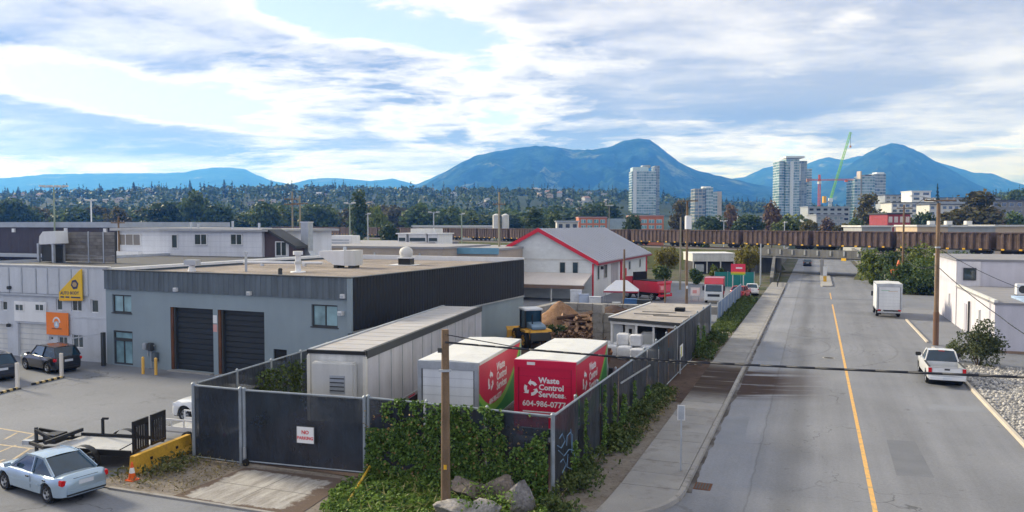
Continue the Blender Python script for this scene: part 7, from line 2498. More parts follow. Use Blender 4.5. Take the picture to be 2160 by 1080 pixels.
# ================================================================== FENCE
t = NT('fence_screen')
p = t.coord()
c = t.mix(t.rng(t.noise(p, 0.5, 5), 0.35, 0.7), (0.014, 0.020, 0.030), (0.030, 0.042, 0.060))
t.base(t.scale(c, t.rng(t.noise(p, 1.0, 4, 0.6, stretch=(3, 3, 0.2)), 0.3, 0.7, 0.8, 1.2)))
t.b.inputs['Roughness'].default_value = 0.62
t.b.inputs['Specular IOR Level'].default_value = 0.35
tr = t.node("ShaderNodeBsdfTransparent")
mx = t.node("ShaderNodeMixShader")
t.l.new(t.rng(t.noise(p, 0.35, 5, 0.65), 0.40, 0.66, 0.04, 0.22), mx.inputs[0])
t.l.new(t.b.outputs[0], mx.inputs[1])
t.l.new(tr.outputs[0], mx.inputs[2])
t.l.new(mx.outputs[0], t.out.inputs[0])
t.bump(t.noise(p, 1.0, 4, 0.6, stretch=(2.2, 2.2, 0.7)), 0.9, 0.2)
SCREEN = t.m
FH = 3.0
FSTEEL = pm('fence_steel', (0.30, 0.34, 0.38), 0.5, 0.15, 2.0, metal=0.5)


def fence(name, label, a, b, n, top=FH, z0=0.05, first=True, last=True, inset=0.0):
    o = thing(name, label, 'fence', (a[0], a[1], 0))
    A, B = Vector((0, 0, 0)), Vector((b[0] - a[0], b[1] - a[1], 0))
    for k in range(n + 1):
        if (k == 0 and not first) or (k == n and not last): continue
        p = A.lerp(B, k / n)
        if 0 < k < n: p = p + Vector((-B.y, B.x, 0)).normalized() * inset
        r = 0.055 if 0 < k < n else 0.075
        part('post', MB().tube((p.x, p.y, -0.1), (p.x, p.y, top + 0.06), r, r, 10), FSTEEL, o, smooth=True, angle=40)
        part('post_cap', MB().tube((p.x, p.y, top + 0.06), (p.x, p.y, top + 0.12), r * 1.15, r * 0.5, 10), FSTEEL, o)
    part('top_rail', MB().tube(A + Vector((0, 0, top)), B + Vector((0, 0, top)), 0.042, 0.042, 8), FSTEEL, o, smooth=True, angle=40)
    part('bottom_rail', MB().tube(A + Vector((0, 0, z0 + 0.06)), B + Vector((0, 0, z0 + 0.06)), 0.03, 0.03, 6), FSTEEL, o)
    ax = B.normalized()
    nn = Vector((-ax.y, ax.x, 0))
    for k in range(n):
        p, q_ = A.lerp(B, (k + 0.0) / n) + ax * 0.06, A.lerp(B, (k + 1.0) / n) - ax * 0.06
        V = []
        nx, nz = 8, 6
        for j in range(nz + 1):
            for i in range(nx + 1):
                f = p.lerp(q_, i / nx)
                bulge = 0.05 * math.sin(i / nx * math.pi) * math.sin(j / nz * math.pi) * rnd.uniform(0.2, 1.2) + rnd.uniform(-0.006, 0.006)
                V.append(tuple(f + nn * bulge + Vector((0, 0, z0 + (top - 0.045 - z0) * j / nz))))
        F = [(j * (nx + 1) + i, j * (nx + 1) + i + 1, (j + 1) * (nx + 1) + i + 1, (j + 1) * (nx + 1) + i) for j in range(nz) for i in range(nx)]
        part('screen_panel', MB().add(V, F), SCREEN, o, smooth=True)
    return o


fence('street_fence', 'long dark screened chain link fence along the sidewalk', (-8.2, 25.4), (-7.85, 65.6), 13, inset=0.14)
fence('corner_fence', 'ivy covered screened fence panel run between the gate and the street corner', (-15.56, 25.72), (-8.3, 25.42), 3, last=False, inset=0.14)
GT = fence('yard_gate', 'wide dark screened gate carrying the white no parking sign', (-20.85, 25.22), (-15.66, 25.62), 1, top=2.98, z0=0.12)
GT['category'] = 'gate'
fence('gate_side_fence', 'narrow dark screened panel left of the gate', (-23.35, 25.20), (-21.0, 25.18), 1)
fence('lot_fence', 'screened fence running back beside the parking lot', (-23.5, 25.6), (-24.9, 39.2), 5, first=False)
part('gate_wheel', MB().tube((0.1, -0.12, 0.14), (0.1, -0.04, 0.14), 0.14, 0.14, 12), RUBBER, GT)
part('gate_latch', MB().box(0.02, -0.14, 0.35, 0.14, -0.08, 0.75), STEEL, GT)
# no parking sign hanging on the gate
q = yp(646, 917, 25.38)
o = thing('parking_sign', 'white sign with red lettering hanging on the dark gate', 'sign', (q.x, q.y - 0.06, q.z), math.atan2(0.40, 5.19))
part('board', MB().box(-0.36, -0.012, -0.31, 0.36, 0.012, 0.31), VWHITE, o)
part('border', MB().box(-0.40, 0.0125, -0.35, 0.40, 0.02, 0.35), DKGREY, o)
SR = pm('sign_text_red', (0.62, 0.03, 0.04), 0.5)
lettering('NO', 0.20, SR, o, (0, -0.015, 0.04), (1, 0, 0), (0, 0, 1), 'CENTER', 0.006)
lettering('PARKING', 0.165, SR, o, (0, -0.015, -0.17), (1, 0, 0), (0, 0, 1), 'CENTER', 0.005)
# notice, bar and graffiti on the street fence
def street(px, py):
    r = _ray(px, py)
    t_ = -8.05 / r.x
    return Vector((-8.05, r.y * t_, CAM_H + r.z * t_))
q = street(1432, 740)
o = thing('fence_notice', 'small white and yellow notice on the street fence', 'sign', (-7.90, q.y, q.z), 0)
part('board', MB().box(0, -0.6, -0.4, 0.02, 0.6, 0.4), VWHITE, o)
part('yellow_field', MB().box(0.021, -0.35, -0.35, 0.026, 0.1, 0.3), pm('pale_yellow', (0.62, 0.60, 0.16), 0.6), o)
part('stand_pipe', MB().tube((0.05, -0.75, -q.z), (0.05, -0.75, -0.1), 0.05), STEEL, o)
a, b = street(1308, 808), street(1370, 770)
o = thing('fence_bar', 'pale slanting steel bar fixed on the street fence', 'bar', (-8.02, a.y, a.z))
part('bar', MB().bar((0, 0, 0), (0, b.y - a.y, b.z - a.z), 0.05, 0.07), STEEL, o)
o = thing('graffiti_tag', 'pale blue spray paint scribble on the street fence near the corner', 'graffiti', (-8.09, 0, 0))
GB = pm('graffiti_blue', (0.13, 0.23, 0.36), 0.7, 0.2)
for st_ in (((1180, 925), (1186, 915), (1192, 930), (1184, 945), (1176, 940)), ((1195, 940), (1196, 920), (1203, 912), (1208, 918), (1206, 955)), ((1178, 950), (1190, 962), (1200, 948), (1210, 950), (1212, 962)), ((1182, 975), (1188, 968), (1194, 980), (1186, 998)), ((1198, 958), (1196, 985), (1206, 990)), ((1204, 905), (1206, 940))):
    pts = [street(*p_) for p_ in st_]
    part('stroke', MB().path([(0.04, p_.y, p_.z) for p_ in pts], 0.016, 5), GB, o)

# ================================================================== POLES AND WIRES
def pole(name, label, x, y, ztop, r=0.16, mat=None, arms=(), tilt=(0, 0), cat='utility pole', group=None, armw=1.2):
    o = thing(name, label, cat, (x, y, 0), YAW, group)
    part('shaft', MB().tube((0, 0, -0.3), (tilt[0], tilt[1], ztop), r, r * 0.72, 12), mat or WOOD, o, smooth=True, angle=50)
    for z_ in arms:
        f = z_ / ztop
        c = part('cross_arm', MB().box(tilt[0] * f - armw, -r - 0.12, z_ - 0.06, tilt[0] * f + armw, -r * 0.6, z_ + 0.06), WOOD, o)
        for k in (-0.9, -0.45, 0.45, 0.9):
            part('insulator', MB().tube((tilt[0] * f + k * armw, -r - 0.05, z_ + 0.06), (tilt[0] * f + k * armw, -r - 0.05, z_ + 0.24), 0.05, 0.035, 8), pm('insulator', (0.30, 0.26, 0.24), 0.3), c)
    return o


def pole_px(name, label, px, ytop, y=None, d=None, **k):
    if y is None:
        q_ = dp(px, 472, d); y = q_.y; zt = dp(px, ytop, d).z; x = q_.x
    else:
        q_ = yp(px, ytop, y); x, zt = q_.x, q_.z
    return pole(name, label, x, y, zt, **k), x, y, zt


FG, fx_, fy_, fz_ = pole_px('wooden_pole', 'weathered wooden pole in front of the ivy fence', 939, 695, y=23.2, r=0.165, tilt=(0.0, 0))
part('marker_tag', MB().box(-0.05, -0.19, 1.55, 0.05, -0.166, 1.70), YELLOW, FG)
part('bracket', MB().box(-0.24, -0.06, fz_ - 0.75, -0.1, 0.06, fz_ - 0.6), DKGREY, FG)
part('bracket', MB().box(-0.20, -0.20, fz_ - 1.35, 0.20, -0.10, fz_ - 1.28), STEEL, FG)
PR, rx_, ry_, rz_ = pole_px('wooden_pole', 'tall wooden utility pole beside the right building', 1980, 428, y=69.9, r=0.19, arms=(11.3,))
part('collar_bracket', MB().tube((0, 0, 7.6), (0, 0, 7.72), 0.20, 0.20, 12), STEEL, PR)
part('street_lamp_arm', MB().path([(0, 0, 11.0), (-0.8, -0.2, 11.5), (-1.9, -0.4, 11.65)], 0.04), STEEL, PR)
part('lamp_head', MB().box(-2.4, -0.55, 11.58, -1.8, -0.25, 11.72), STEEL, PR)
part('lower_sleeve', MB().tube((0, 0, 0), (0, 0, 2.6), 0.21, 0.205, 12), pm('brown_sleeve', (0.16, 0.09, 0.06), 0.8), PR)
P2, p2x, p2y, p2z = pole_px('wooden_pole', 'wooden pole above the shrubs right of the underpass', 1907, 432, y=132, r=0.17, arms=(11.8,))
T1_, t1x, t1y, t1z = pole_px('wooden_pole', 'wooden pole with white transformer behind the yard', 1450, 424, y=96.0, r=0.17, arms=(12.2,))
for k in (-1,):
    zt_t = yp(1450, 470, 96).z
    part('transformer', MB().tube((0.02, -0.45, zt_t - 0.75), (0.02, -0.45, zt_t + 0.75), 0.40, 0.40, 16), WHITE, T1_, smooth=True, angle=40)
    part('transformer_lid', MB().tube((0.02, -0.45, zt_t + 0.75), (0.02, -0.45, zt_t + 0.85), 0.42, 0.3, 16), OFFWHITE, T1_)
    part('insulator_stub', MB().box(-0.1, -0.2, yp(1450, 607, 96).z - 0.1, 0.1, -0.14, yp(1450, 607, 96).z + 0.25), WHITE, T1_)
far = pm('far_pole_wood', (0.30, 0.27, 0.20), 0.85, 0.15, streak=0.2)
pole_px('wooden_pole', 'thinner wooden pole left of the transformer pole', 1436, 458, y=116, r=0.15, mat=far)
pole_px('wooden_pole', 'wooden pole standing before the white tent', 1317, 526, y=88, r=0.15)
pole_px('wooden_pole', 'short leaning wooden post beside the red truck', 1403, 588, y=90, r=0.10)
pole_px('wooden_pole', 'wooden pole left of the red trimmed house', 1053, 405, y=95, r=0.17, mat=far, arms=(12.0,), armw=0.8)
pole_px('steel_pole', 'pale steel pole on the left approach to the underpass', 1605, 514, y=130, r=0.13, mat=STEEL)
pole_px('wooden_pole', 'left one of the twin wooden poles behind the workshop', 617, 404, d=120, r=0.16, mat=far, arms=(13.2, 12.4))
pole_px('wooden_pole', 'right one of the twin wooden poles behind the workshop', 633, 413, d=115, r=0.16, mat=far, arms=(12.4,))
pole_px('wooden_pole', 'short wooden pole beside the plank screen roof, left', 250, 456, d=84, r=0.12, arms=(9.6,), armw=0.7)
LPOLE = pm('lamp_green', (0.26, 0.32, 0.24), 0.6)


def lamp_post(px, ytop, d, label, mat, heads=2, w_=1.4):
    o, x, y, z = pole_px('lamp_post', label, px, ytop, d=d, r=0.15, mat=mat, cat='lamp post')
    part('lamp_bar', MB().box(-w_, -0.08, z - 0.05, w_, 0.08, z + 0.08), STEEL, o)
    for k in range(heads):
        xk = -w_ + 2 * w_ * k / max(1, heads - 1) if heads > 1 else w_ * 0.6
        part('lamp_head', MB().box(xk - 0.35, -0.35, z + 0.08, xk + 0.35, 0.35, z + 0.30), OFFWHITE, o)
    return o


lamp_post(115, 395, 125, 'tall green floodlight mast over the dark warehouse', LPOLE, 4, 1.8)
lamp_post(193, 424, 150, 'white light pole over the dark warehouse', WHITE, 2, 0.6)
lamp_post(738, 430, 150, 'greenish light pole left of the tall narrow tree', LPOLE, 2, 0.7)
lamp_post(776, 452, 170, 'thin light pole right of the tall narrow tree', STEEL, 1, 0.5)
lamp_post(915, 449, 180, 'double headed yard light above the white louvred building', STEEL, 2, 0.9)
lamp_post(974, 452, 180, 'green single headed yard light above the gondolas', LPOLE, 1, 0.6)
lamp_post(1285, 434, 250, 'light pole before the orange brick offices', far, 3, 1.0)
lamp_post(1527, 467, 220, 'small white headed street light above the gondolas', STEEL, 2, 0.6)
lamp_post(1655, 470, 200, 'grey street light left of the crane mast', STEEL, 1, 0.5)


def wire(label, pts, r, name='overhead_wire', n=14, sag=0.0, grp=None):
    P = []
    for (a, b) in zip(pts, pts[1:]):
        a, b = Vector(a), Vector(b)
        for i in range(n):
            f = i / n
            P.append(a.lerp(b, f) - Vector((0, 0, sag * 4 * f * (1 - f))))
    P.append(Vector(pts[-1]))
    o = part(name, MB().path(P, r, 5), pm('cable_black', (0.02, 0.024, 0.035), 0.5), smooth=True)
    return tag(o, label, 'wire', grp)


A_ = Vector((fx_ + 0.05, fy_ - 0.1, yp(941, 722, fy_ - 0.1).z))
C_ = dp(2420, 806, 17.0)
wire('thick dark cable crossing the street from the foreground pole', [A_, dp(1450, 763, 24.5), C_], 0.034, sag=0.02)
wire('thin cable running over the truck roofs to the foreground pole', [A_ + Vector((0, 0, 0.25)), dp(1110, 736, 27.2), dp(1275, 752, 27.6), dp(1480, 770, 26)], 0.016)
wire('service wire from the big pole to the wooden pole by the underpass', [(rx_, ry_, 7.7), (p2x, p2y, yp(1907, 520, p2y).z)], 0.035, sag=0.25)
wire('lower slack wire between the two right-hand poles', [(rx_, ry_, 6.3), (p2x, p2y, yp(1907, 535, p2y).z)], 0.03, sag=1.0)
wire('service wire falling from the big pole past the right building', [(rx_, ry_, 6.2), dp(2110, 668, 52), dp(2230, 740, 38)], 0.03, sag=0.15)
wire('thin wire from the big pole to the right building roof', [(rx_, ry_, 7.6), (RX + 3.0, RY0 + 6.0, 4.3)], 0.022, sag=0.2)
wire('high wire from the big pole towards the right-hand pole row', [(rx_ - 1.0, ry_, 11.5), (p2x - 0.8, p2y, 12.0)], 0.022, sag=0.5)

# ================================================================== YARD CONTENT
def lump(name, mat, parent, c, size, seed, sub=3, amp=0.25, flat=0.9, cuts=0):
    """irregular solid; cuts > 0 chops flat facets as on a broken rock"""
    rs = random.Random(seed)
    planes = []
    for k in range(cuts):
        n_ = Vector((rs.gauss(0, 1), rs.gauss(0, 1), rs.gauss(0.2, 0.9))).normalized()
        planes.append((n_, rs.uniform(0.55, 0.85)))
    bm = bmesh.new()
    bmesh.ops.create_icosphere(bm, subdivisions=sub, radius=1.0)
    for v in bm.verts:
        co = v.co * 1.12
        for n_, d_ in planes:
            t_ = co.dot(n_)
            if t_ > d_: co = co - n_ * (t_ - d_)
        k_ = MN.fractal(v.co * 1.6 + Vector((seed * 7.1, seed * 3.3, 0)), 0.8, 2.0, 5)
        co = co * (1 + amp * k_)
        if not cuts:
            m_ = max(abs(co.x), abs(co.y), abs(co.z))
            co = co * (1 - flat * 0.5) + co / m_ * 0.85 * flat * 0.5
        v.co = Vector((co.x * size[0], co.y * size[1], co.z * size[2]))
    me = bpy.data.meshes.new(name)
    bm.to_mesh(me)
    bm.free()
    me.shade_smooth()
    if cuts: me.set_sharp_from_angle(angle=rad(28))
    return link(name, me, mat, parent, c)


CHIP = soilmat('wood_chips', (0.27, 0.155, 0.09), (0.36, 0.225, 0.14), (0.17, 0.10, 0.06), 2.5)
def heap(name, label, cat, c, rx, ry, h, mat, seed, rough=0.12):
    V, n, m_ = [], 40, 18
    for j in range(m_ + 1):
        rr = j / m_
        for i in range(n):
            a = 6.2832 * i / n
            k = MN.fractal((math.cos(a) * rr * 2 + seed, math.sin(a) * rr * 2, seed), 0.8, 2.0, 4)
            e = 1 + 0.18 * math.sin(a * 3 + seed) + 0.1 * k
            z = h * max(0, (1 - rr) ** 1.15 * 1.0) + h * rough * k * (1 - rr * 0.6) - (0.1 if j == m_ else 0)
            V.append((math.cos(a) * rr * rx * e, math.sin(a) * rr * ry * e, z))
    F = [(j * n + i, j * n + (i + 1) % n, (j + 1) * n + (i + 1) % n, (j + 1) * n + i) for j in range(m_) for i in range(n)]
    o = part(name, MB().add(V, F), mat, smooth=True, loc=c)
    return tag(o, label, cat)


heap('woodchip_pile', 'tall tan woodchip pile behind the wheel loader', 'pile', (-21.4, 68.6, 0), 4.2, 3.2, 2.5, CHIP, 1.3)
heap('dark_soil_pile', 'dark brown soil heap behind the logs', 'pile', (-18.0, 74.0, 0), 6.0, 3.6, 1.7, YARD, 4.4)
heap('debris_pile', 'grey brown rubble heap along the workshop end', 'pile', (-22.6, 60.5, 0), 1.6, 4.0, 0.8, soilmat('rubble', (0.25, 0.23, 0.215), (0.34, 0.32, 0.30), (0.13, 0.12, 0.115), 1.8), 2.2, 0.4)
BARKL, CUT = pm('log_bark', (0.115, 0.068, 0.048), 0.9, 0.3, 3, objvar=0.3), pm('log_cut', (0.50, 0.32, 0.21), 0.85, 0.15, 4, objvar=0.2)
for i in range(84):
    r_ = rnd.uniform(0.08, 0.20)
    l_ = rnd.uniform(1.2, 2.6)
    f = rnd.random()
    x_ = -20.3 + f * 5.2
    y_ = 65.2 + rnd.uniform(-1.3, 2.4)
    z_ = 0.25 + max(0.0, (y_ - 64.2) * 0.48) * rnd.uniform(0.6, 1.1)
    a = rnd.gauss(0.6, 0.8)
    o = thing('log', 'cut tree log lying in the log pile', 'log', (x_, y_, z_), a, 'logs in the pile')
    o.rotation_euler = (rnd.uniform(-0.3, 0.3), 0, a)
    part('bark', MB().tube((0, -l_ / 2, 0), (0, l_ / 2, 0), r_, r_ * 0.88, 10), BARKL, o, smooth=True, angle=50)
    part('cut_end', MB().tube((0, -l_ / 2 - 0.01, 0), (0, -l_ / 2 + 0.015, 0), r_ * 0.98, r_ * 0.98, 10), CUT, o)
V = npr.uniform(-1, 1, (420, 3)) * np.array([1.0, 0.6, 0.35]) + np.array([-20.4, 64.3, 0.5])
Vq, Qq = leaf_quads(V, npr.uniform(0.15, 0.35, 420), 0.3)
o = link('weed_clump', np_mesh('weed_clump', Vq, Qq), L_DARK)
o['kind'] = 'stuff'
tag(o, 'dark weeds growing at the left of the log pile', 'weeds')

# loose timber, tyres, drums and bins round the loader
C = [(rnd.gauss(-17.8, 2.2), rnd.gauss(64.2, 1.3), rnd.uniform(0.03, 0.5)) for i in range(900)]
stuff_later = C
PL = pm('old_timber', (0.28, 0.20, 0.13), 0.9, 0.25, 2.0, 0.2, objvar=0.35)
for i in range(22):
    l_ = rnd.uniform(1.2, 3.2)
    o = part('timber_plank', MB().box(-l_ / 2, -0.09, 0, l_ / 2, 0.09, 0.05), PL, loc=(rnd.uniform(-24.0, -15.5), rnd.choice([rnd.uniform(50, 57), rnd.uniform(60, 63.5)]), 0.03 + 0.055 * (i % 4)), rz=rnd.uniform(0, 3.1))
    tag(o, 'loose timber plank lying on the yard dirt', 'plank', 'loose planks in the yard')
for i, (x_, y_, mt, lab) in enumerate(((-23.6, 53.0, BLACK, 'black drum by the long trailer'), (-22.9, 53.6, pm('drum_blue', (0.05, 0.13, 0.30), 0.5), 'blue drum by the long trailer'), (-15.2, 52.0, DKGREY, 'dark drum behind the red box truck'), (-9.6, 45.5, BLACK, 'black drum close to the street fence'), (-9.4, 49.2, DKGREY, 'grey drum close to the street fence'))):
    o = thing('steel_drum', lab, 'drum', (x_, y_, 0.01))
    part('barrel', MB().tube((0, 0, 0), (0, 0, 0.88), 0.29, 0.29, 16), mt, o, smooth=True, angle=40)
    part('rim', MB().tube((0, 0, 0.86), (0, 0, 0.91), 0.305, 0.305, 16), mt, o, smooth=True, angle=40)
    part('hoop', MB().tube((0, 0, 0.42), (0, 0, 0.46), 0.302, 0.302, 16), mt, o, smooth=True, angle=40)
for i, (x_, y_, z_, lab) in enumerate(((-23.0, 57.5, 0.02, 'bottom tyre of the small stack by the workshop'), (-23.05, 57.45, 0.27, 'top tyre of the small stack by the workshop'), (-21.9, 58.6, 0.02, 'single tyre lying near the loader'), (-14.9, 60.2, 0.02, 'tyre lying before the concrete block stacks'))):
    o = thing('old_tyre', lab, 'tyre', (x_, y_, z_), 0, 'old tyres in the yard')
    part('tread', MB().loft([[(math.cos(t_) * q_, math.sin(t_) * q_, k_) for t_ in [j * 6.2832 / 20 for j in range(20)]] for q_, k_ in ((0.28, 0.03), (0.42, 0.0), (0.48, 0.05), (0.48, 0.19), (0.42, 0.24), (0.28, 0.21))], cap=False), RUBBER, o, smooth=True)
    part('inner_ring', MB().tube((0, 0, 0.05), (0, 0, 0.19), 0.275, 0.275, 20, False), DARK, o)
for i, (x_, y_, a_, mt, lab) in enumerate(((-23.2, 48.8, 0.05, pm('skip_grey', (0.16, 0.17, 0.18), 0.7, 0.2, streak=0.3), 'grey scrap skip beside the workshop wall'), (-13.4, 50.5, 0.3, RUST, 'rusty scrap skip behind the box trucks'))):
    o = thing('scrap_skip', lab, 'skip', (x_, y_, 0.02), a_)
    part('front', MB().prism([(-0.7, 0), (0.7, 0), (1.1, 1.2), (-1.1, 1.2)], -0.85, -0.80, 'y'), mt, o)
    part('back', MB().prism([(-0.7, 0), (0.7, 0), (1.1, 1.2), (-1.1, 1.2)], 0.80, 0.85, 'y'), mt, o)
    part('floor', MB().box(-0.69, -0.79, 0, 0.69, 0.79, 0.05), mt, o)
    for s in (-1, 1): part('end_plate', MB().add([(s * 0.7, -0.8, 0), (s * 0.7, 0.8, 0), (s * 1.1, 0.8, 1.2), (s * 1.1, -0.8, 1.2)], [(0, 1, 2, 3)]), mt, o)
    part('scrap_load', MB().loft([[(x__, -0.7, 0.9), (x__, 0.1, 1.25 + 0.15 * math.sin(x__ * 5)), (x__, 0.7, 0.95)] for x__ in (-0.85, -0.4, 0.0, 0.45, 0.85)], closed=False, cap=False), YARD, o)
# concrete lock blocks: stacked pair beside the shed and the low wall behind
blk = MB()
blk.box(-0.38, -0.38, 0, 0.38, 0.38, 0.74)
bme = blk.mesh('concrete_block')
bmm = bmesh.new(); bmm.from_mesh(bme); bmesh.ops.bevel(bmm, geom=list(bmm.edges), offset=0.04, segments=2, affect='EDGES'); bmm.to_mesh(bme); bmm.free()
bme.materials.append(CONCB)
names_ = ('bottom', 'second', 'third', 'top')
for col_, (x_, y_) in enumerate(((-16.35, 62.6), (-15.5, 62.9))):
    for k in range(4 - col_):
        b_ = link('concrete_block', bme, None, None, (x_ + rnd.uniform(-.04, .04), y_, k * 0.745), rnd.uniform(-.05, .05))
        b_.scale = (1.08, 1.0, 1.0)
        tag(b_, ('%s concrete block of the %s stack beside the open shed' % (names_[k], 'left' if col_ == 0 else 'right')), 'concrete block', 'concrete blocks stacked beside the shed')
W_ = thing('block_wall', 'low grey wall of big concrete blocks at the back of the yard', 'wall', (0, 0, 0))
lb = MB().box(0.015, -0.38, 0, 1.50, 0.38, 0.73)
lbm = lb.mesh('block')
bmm = bmesh.new(); bmm.from_mesh(lbm); bmesh.ops.bevel(bmm, geom=list(bmm.edges), offset=0.035, segments=1, affect='EDGES'); bmm.to_mesh(lbm); bmm.free()
pth = [Vector((-25.6, 66.8, 0)), Vector((-24.6, 77.4, 0)), Vector((-8.9, 78.8, 0))]
for (a, b), rows in zip(zip(pth, pth[1:]), (2, 2)):
    L_ = (b - a).length
    for r_ in range(rows):
        for k in range(int(L_ / 1.52)):
            p = a + (b - a).normalized() * (k * 1.52 + (0.7 if r_ % 2 else 0))
            link('block', lbm, CONCB, W_, (p.x, p.y, r_ * 0.745 + 0.005), math.atan2((b - a).y, (b - a).x) + rnd.uniform(-.01, .01))

# open white shed
o = thing('open_shed', 'flat roofed white shed open towards the trucks', 'shed', (-13.75, 57.6, 0))
part('roof', MB().prism([(-0.2, -1.2), (5.15, -2.6), (5.55, 10.8), (0.5, 10.9)], 2.52, 2.68), pm('shed_roof', (0.34, 0.315, 0.295), 0.9, 0.18, 0.5, 0.1, dirt=(0.17, 0.15, 0.145), dirt_amt=0.7), o)
part('roof_trim', MB().bar((-0.2, -1.25, 2.58), (5.15, -2.65, 2.58), 0.08, 0.22), DKGREY, o)
part('white_trim', MB().bar((-0.22, -1.1, 2.70), (0.5, 10.9, 2.70), 0.12, 0.10), WHITE, o)
part('white_beam', MB().bar((-0.1, -1.15, 2.36), (5.1, -2.5, 2.36), 0.10, 0.18), WHITE, o)
part('back_wall', MB().box(0.4, 4.0, 0, 5.3, 4.2, 2.5), pm('shed_inner', (0.33, 0.34, 0.37), 0.9), o)
part('left_wall', MB().box(-0.1, -0.6, 0, 0.05, 10.5, 2.5), OFFWHITE, o)
part('white_panel', MB().box(0.06, -0.80, 0, 0.75, -0.7, 2.3), pm('pale_panel', (0.48, 0.52, 0.58), 0.7), o)
part('cabinet', MB().box(0.95, -0.95, 0.2, 1.75, -0.3, 2.2), WHITE, o)
part('cabinet_window', MB().box(1.22, -0.97, 0.9, 1.45, -0.951, 1.9), DARK, o)
part('white_tank', MB().box(2.1, -1.1, 0.7, 3.1, -0.3, 1.75), WHITE, o, bevel=0.12)
part('dark_bay', MB().box(3.3, -1.5, 0.5, 4.0, -1.4, 2.1), DARK, o)
part('plywood_door', MB().box(4.15, -1.7, 0.5, 4.9, -1.62, 2.2), pm('plywood', (0.36, 0.19, 0.09), 0.8), o)
part('teal_bench', MB().box(1.9, -1.9, 0.62, 4.7, -1.2, 0.80), pm('teal_paint', (0.03, 0.22, 0.30), 0.6), o)
for x_, y_ in ((0.0, -1.1), (1.9, -1.55), (3.2, -1.9), (4.95, -2.4)): part('post', MB().box(x_ - 0.07, y_ - 0.07, 0, x_ + 0.07, y_ + 0.07, 2.28), WHITE, o)
part('roof_hatch', MB().box(3.6, 4.6, 2.68, 4.3, 5.4, 2.95), DARK, o)
for x_, y_, a in ((1.0, 1.8, 0.1), (1.3, 3.4, -0.05), (2.6, 1.0, 0.0)):
    part('roof_board', MB().box(x_, y_, 2.69, x_ + 2.6, y_ + 0.18, 2.74), pm('grey_plank', (1, 1, 1)), o)
BAG = pm('bulk_bag', (0.68, 0.70, 0.74), 0.8, 0.08, 2.0, 0.06, dirt=(0.42, 0.40, 0.40), dirt_amt=0.5)
for i, (x_, y_, s_, z_) in enumerate(((-14.0, 57.0, 0.52, 0), (-13.0, 56.5, 0.58, 0), (-12.0, 56.0, 0.55, 0), (-11.0, 55.6, 0.60, 0), (-13.5, 55.6, 0.5, 0), (-12.4, 54.9, 0.55, 0), (-11.4, 54.4, 0.52, 0), (-12.7, 55.8, 0.5, 0.85), (-11.7, 55.4, 0.48, 0.9), (-10.3, 54.6, 0.5, 0))):
    tag(lump('bulk_bag', BAG, None, (x_, y_, s_ * 0.82 + z_), (s_ * 1.05, s_, s_ * 0.95), i + 1, 4, 0.22, 1.5), 'white bulk bag in the heap before the open shed', 'bag', 'white bulk bags before the open shed')
# tent, pallets and barrels by the house
q = gp(1306, 641)
o = thing('canopy_tent', 'white pyramid canopy tent beside the red trimmed house', 'tent', (q.x, q.y + 1.2, 0), YAW * 0.5)
tw = 2.05
part('canopy', MB().add([(-tw, -1.6, 1.55), (tw, -1.6, 1.55), (tw, 1.6, 1.55), (-tw, 1.6, 1.55), (-0.65, -0.1, 2.75), (0.65, -0.1, 2.75)], [(0, 1, 5, 4), (1, 2, 5), (2, 3, 4, 5), (3, 0, 4)]), pm('canvas_white', (0.66, 0.68, 0.73), 0.8, 0.05), o)
part('valance', MB().box(-tw, -1.62, 1.36, tw, -1.605, 1.55), pm('valance_red', (0.35, 0.05, 0.08), 0.8), o)
for x_, y_ in ((-tw + 0.05, -1.55), (tw - 0.05, -1.55), (-tw + 0.05, 1.55), (tw - 0.05, 1.55)): part('leg', MB().tube((x_, y_, 0), (x_, y_, 1.55), 0.03), STEEL, o)
BLUEB = pm('blue_plastic', (0.05, 0.14, 0.32), 0.5)
for i, (px, py, w_, h_, mt, lab, cat) in enumerate((
    (1215, 641, 1.3, 1.5, BAG, 'white wrapped pallet left of the tent, by the corner board', 'pallet'), (1232, 643, 1.1, 1.1, pm('wrap_blue', (0.45, 0.52, 0.66), 0.5), 'bluish wrapped pallet left of the tent', 'pallet'),
    (1255, 645, 1.3, 0.9, BAG, 'low white wrapped pallet in front of the tent', 'pallet'), (1275, 652, 1.5, 0.35, YELLOW, 'low yellow crate behind the concrete blocks', 'crate'),
    (1330, 650, 1.4, 0.9, BLUEB, 'dark blue crate below the tent', 'crate'), (1358, 648, 1.8, 0.7, DKGREY, 'dark scrap bin in front of the red truck', 'bin'), (1300, 652, 0.9, 0.6, STEEL, 'grey steel crate below the tent', 'crate'))):
    q = gp(px, py)
    u = thing('pallet_load' if cat == 'pallet' else ('scrap_bin' if cat == 'bin' else 'storage_crate'), lab, cat, q, 0.2)
    for k in range(3): part('skid', MB().box(-w_ / 2 + k * (w_ - 0.1) / 2, -0.5, 0, -w_ / 2 + k * (w_ - 0.1) / 2 + 0.1, 0.5, 0.12), pm('skid_wood', (0.30, 0.22, 0.14), 0.9), u)
    part('load', MB().box(-w_ / 2, -0.5, 0.122, w_ / 2, 0.5, 0.12 + h_), mt, u, bevel=0.06)
    part('lid', MB().box(-w_ / 2 - 0.03, -0.53, 0.121 + h_, w_ / 2 + 0.03, 0.53, 0.17 + h_), mt, u)
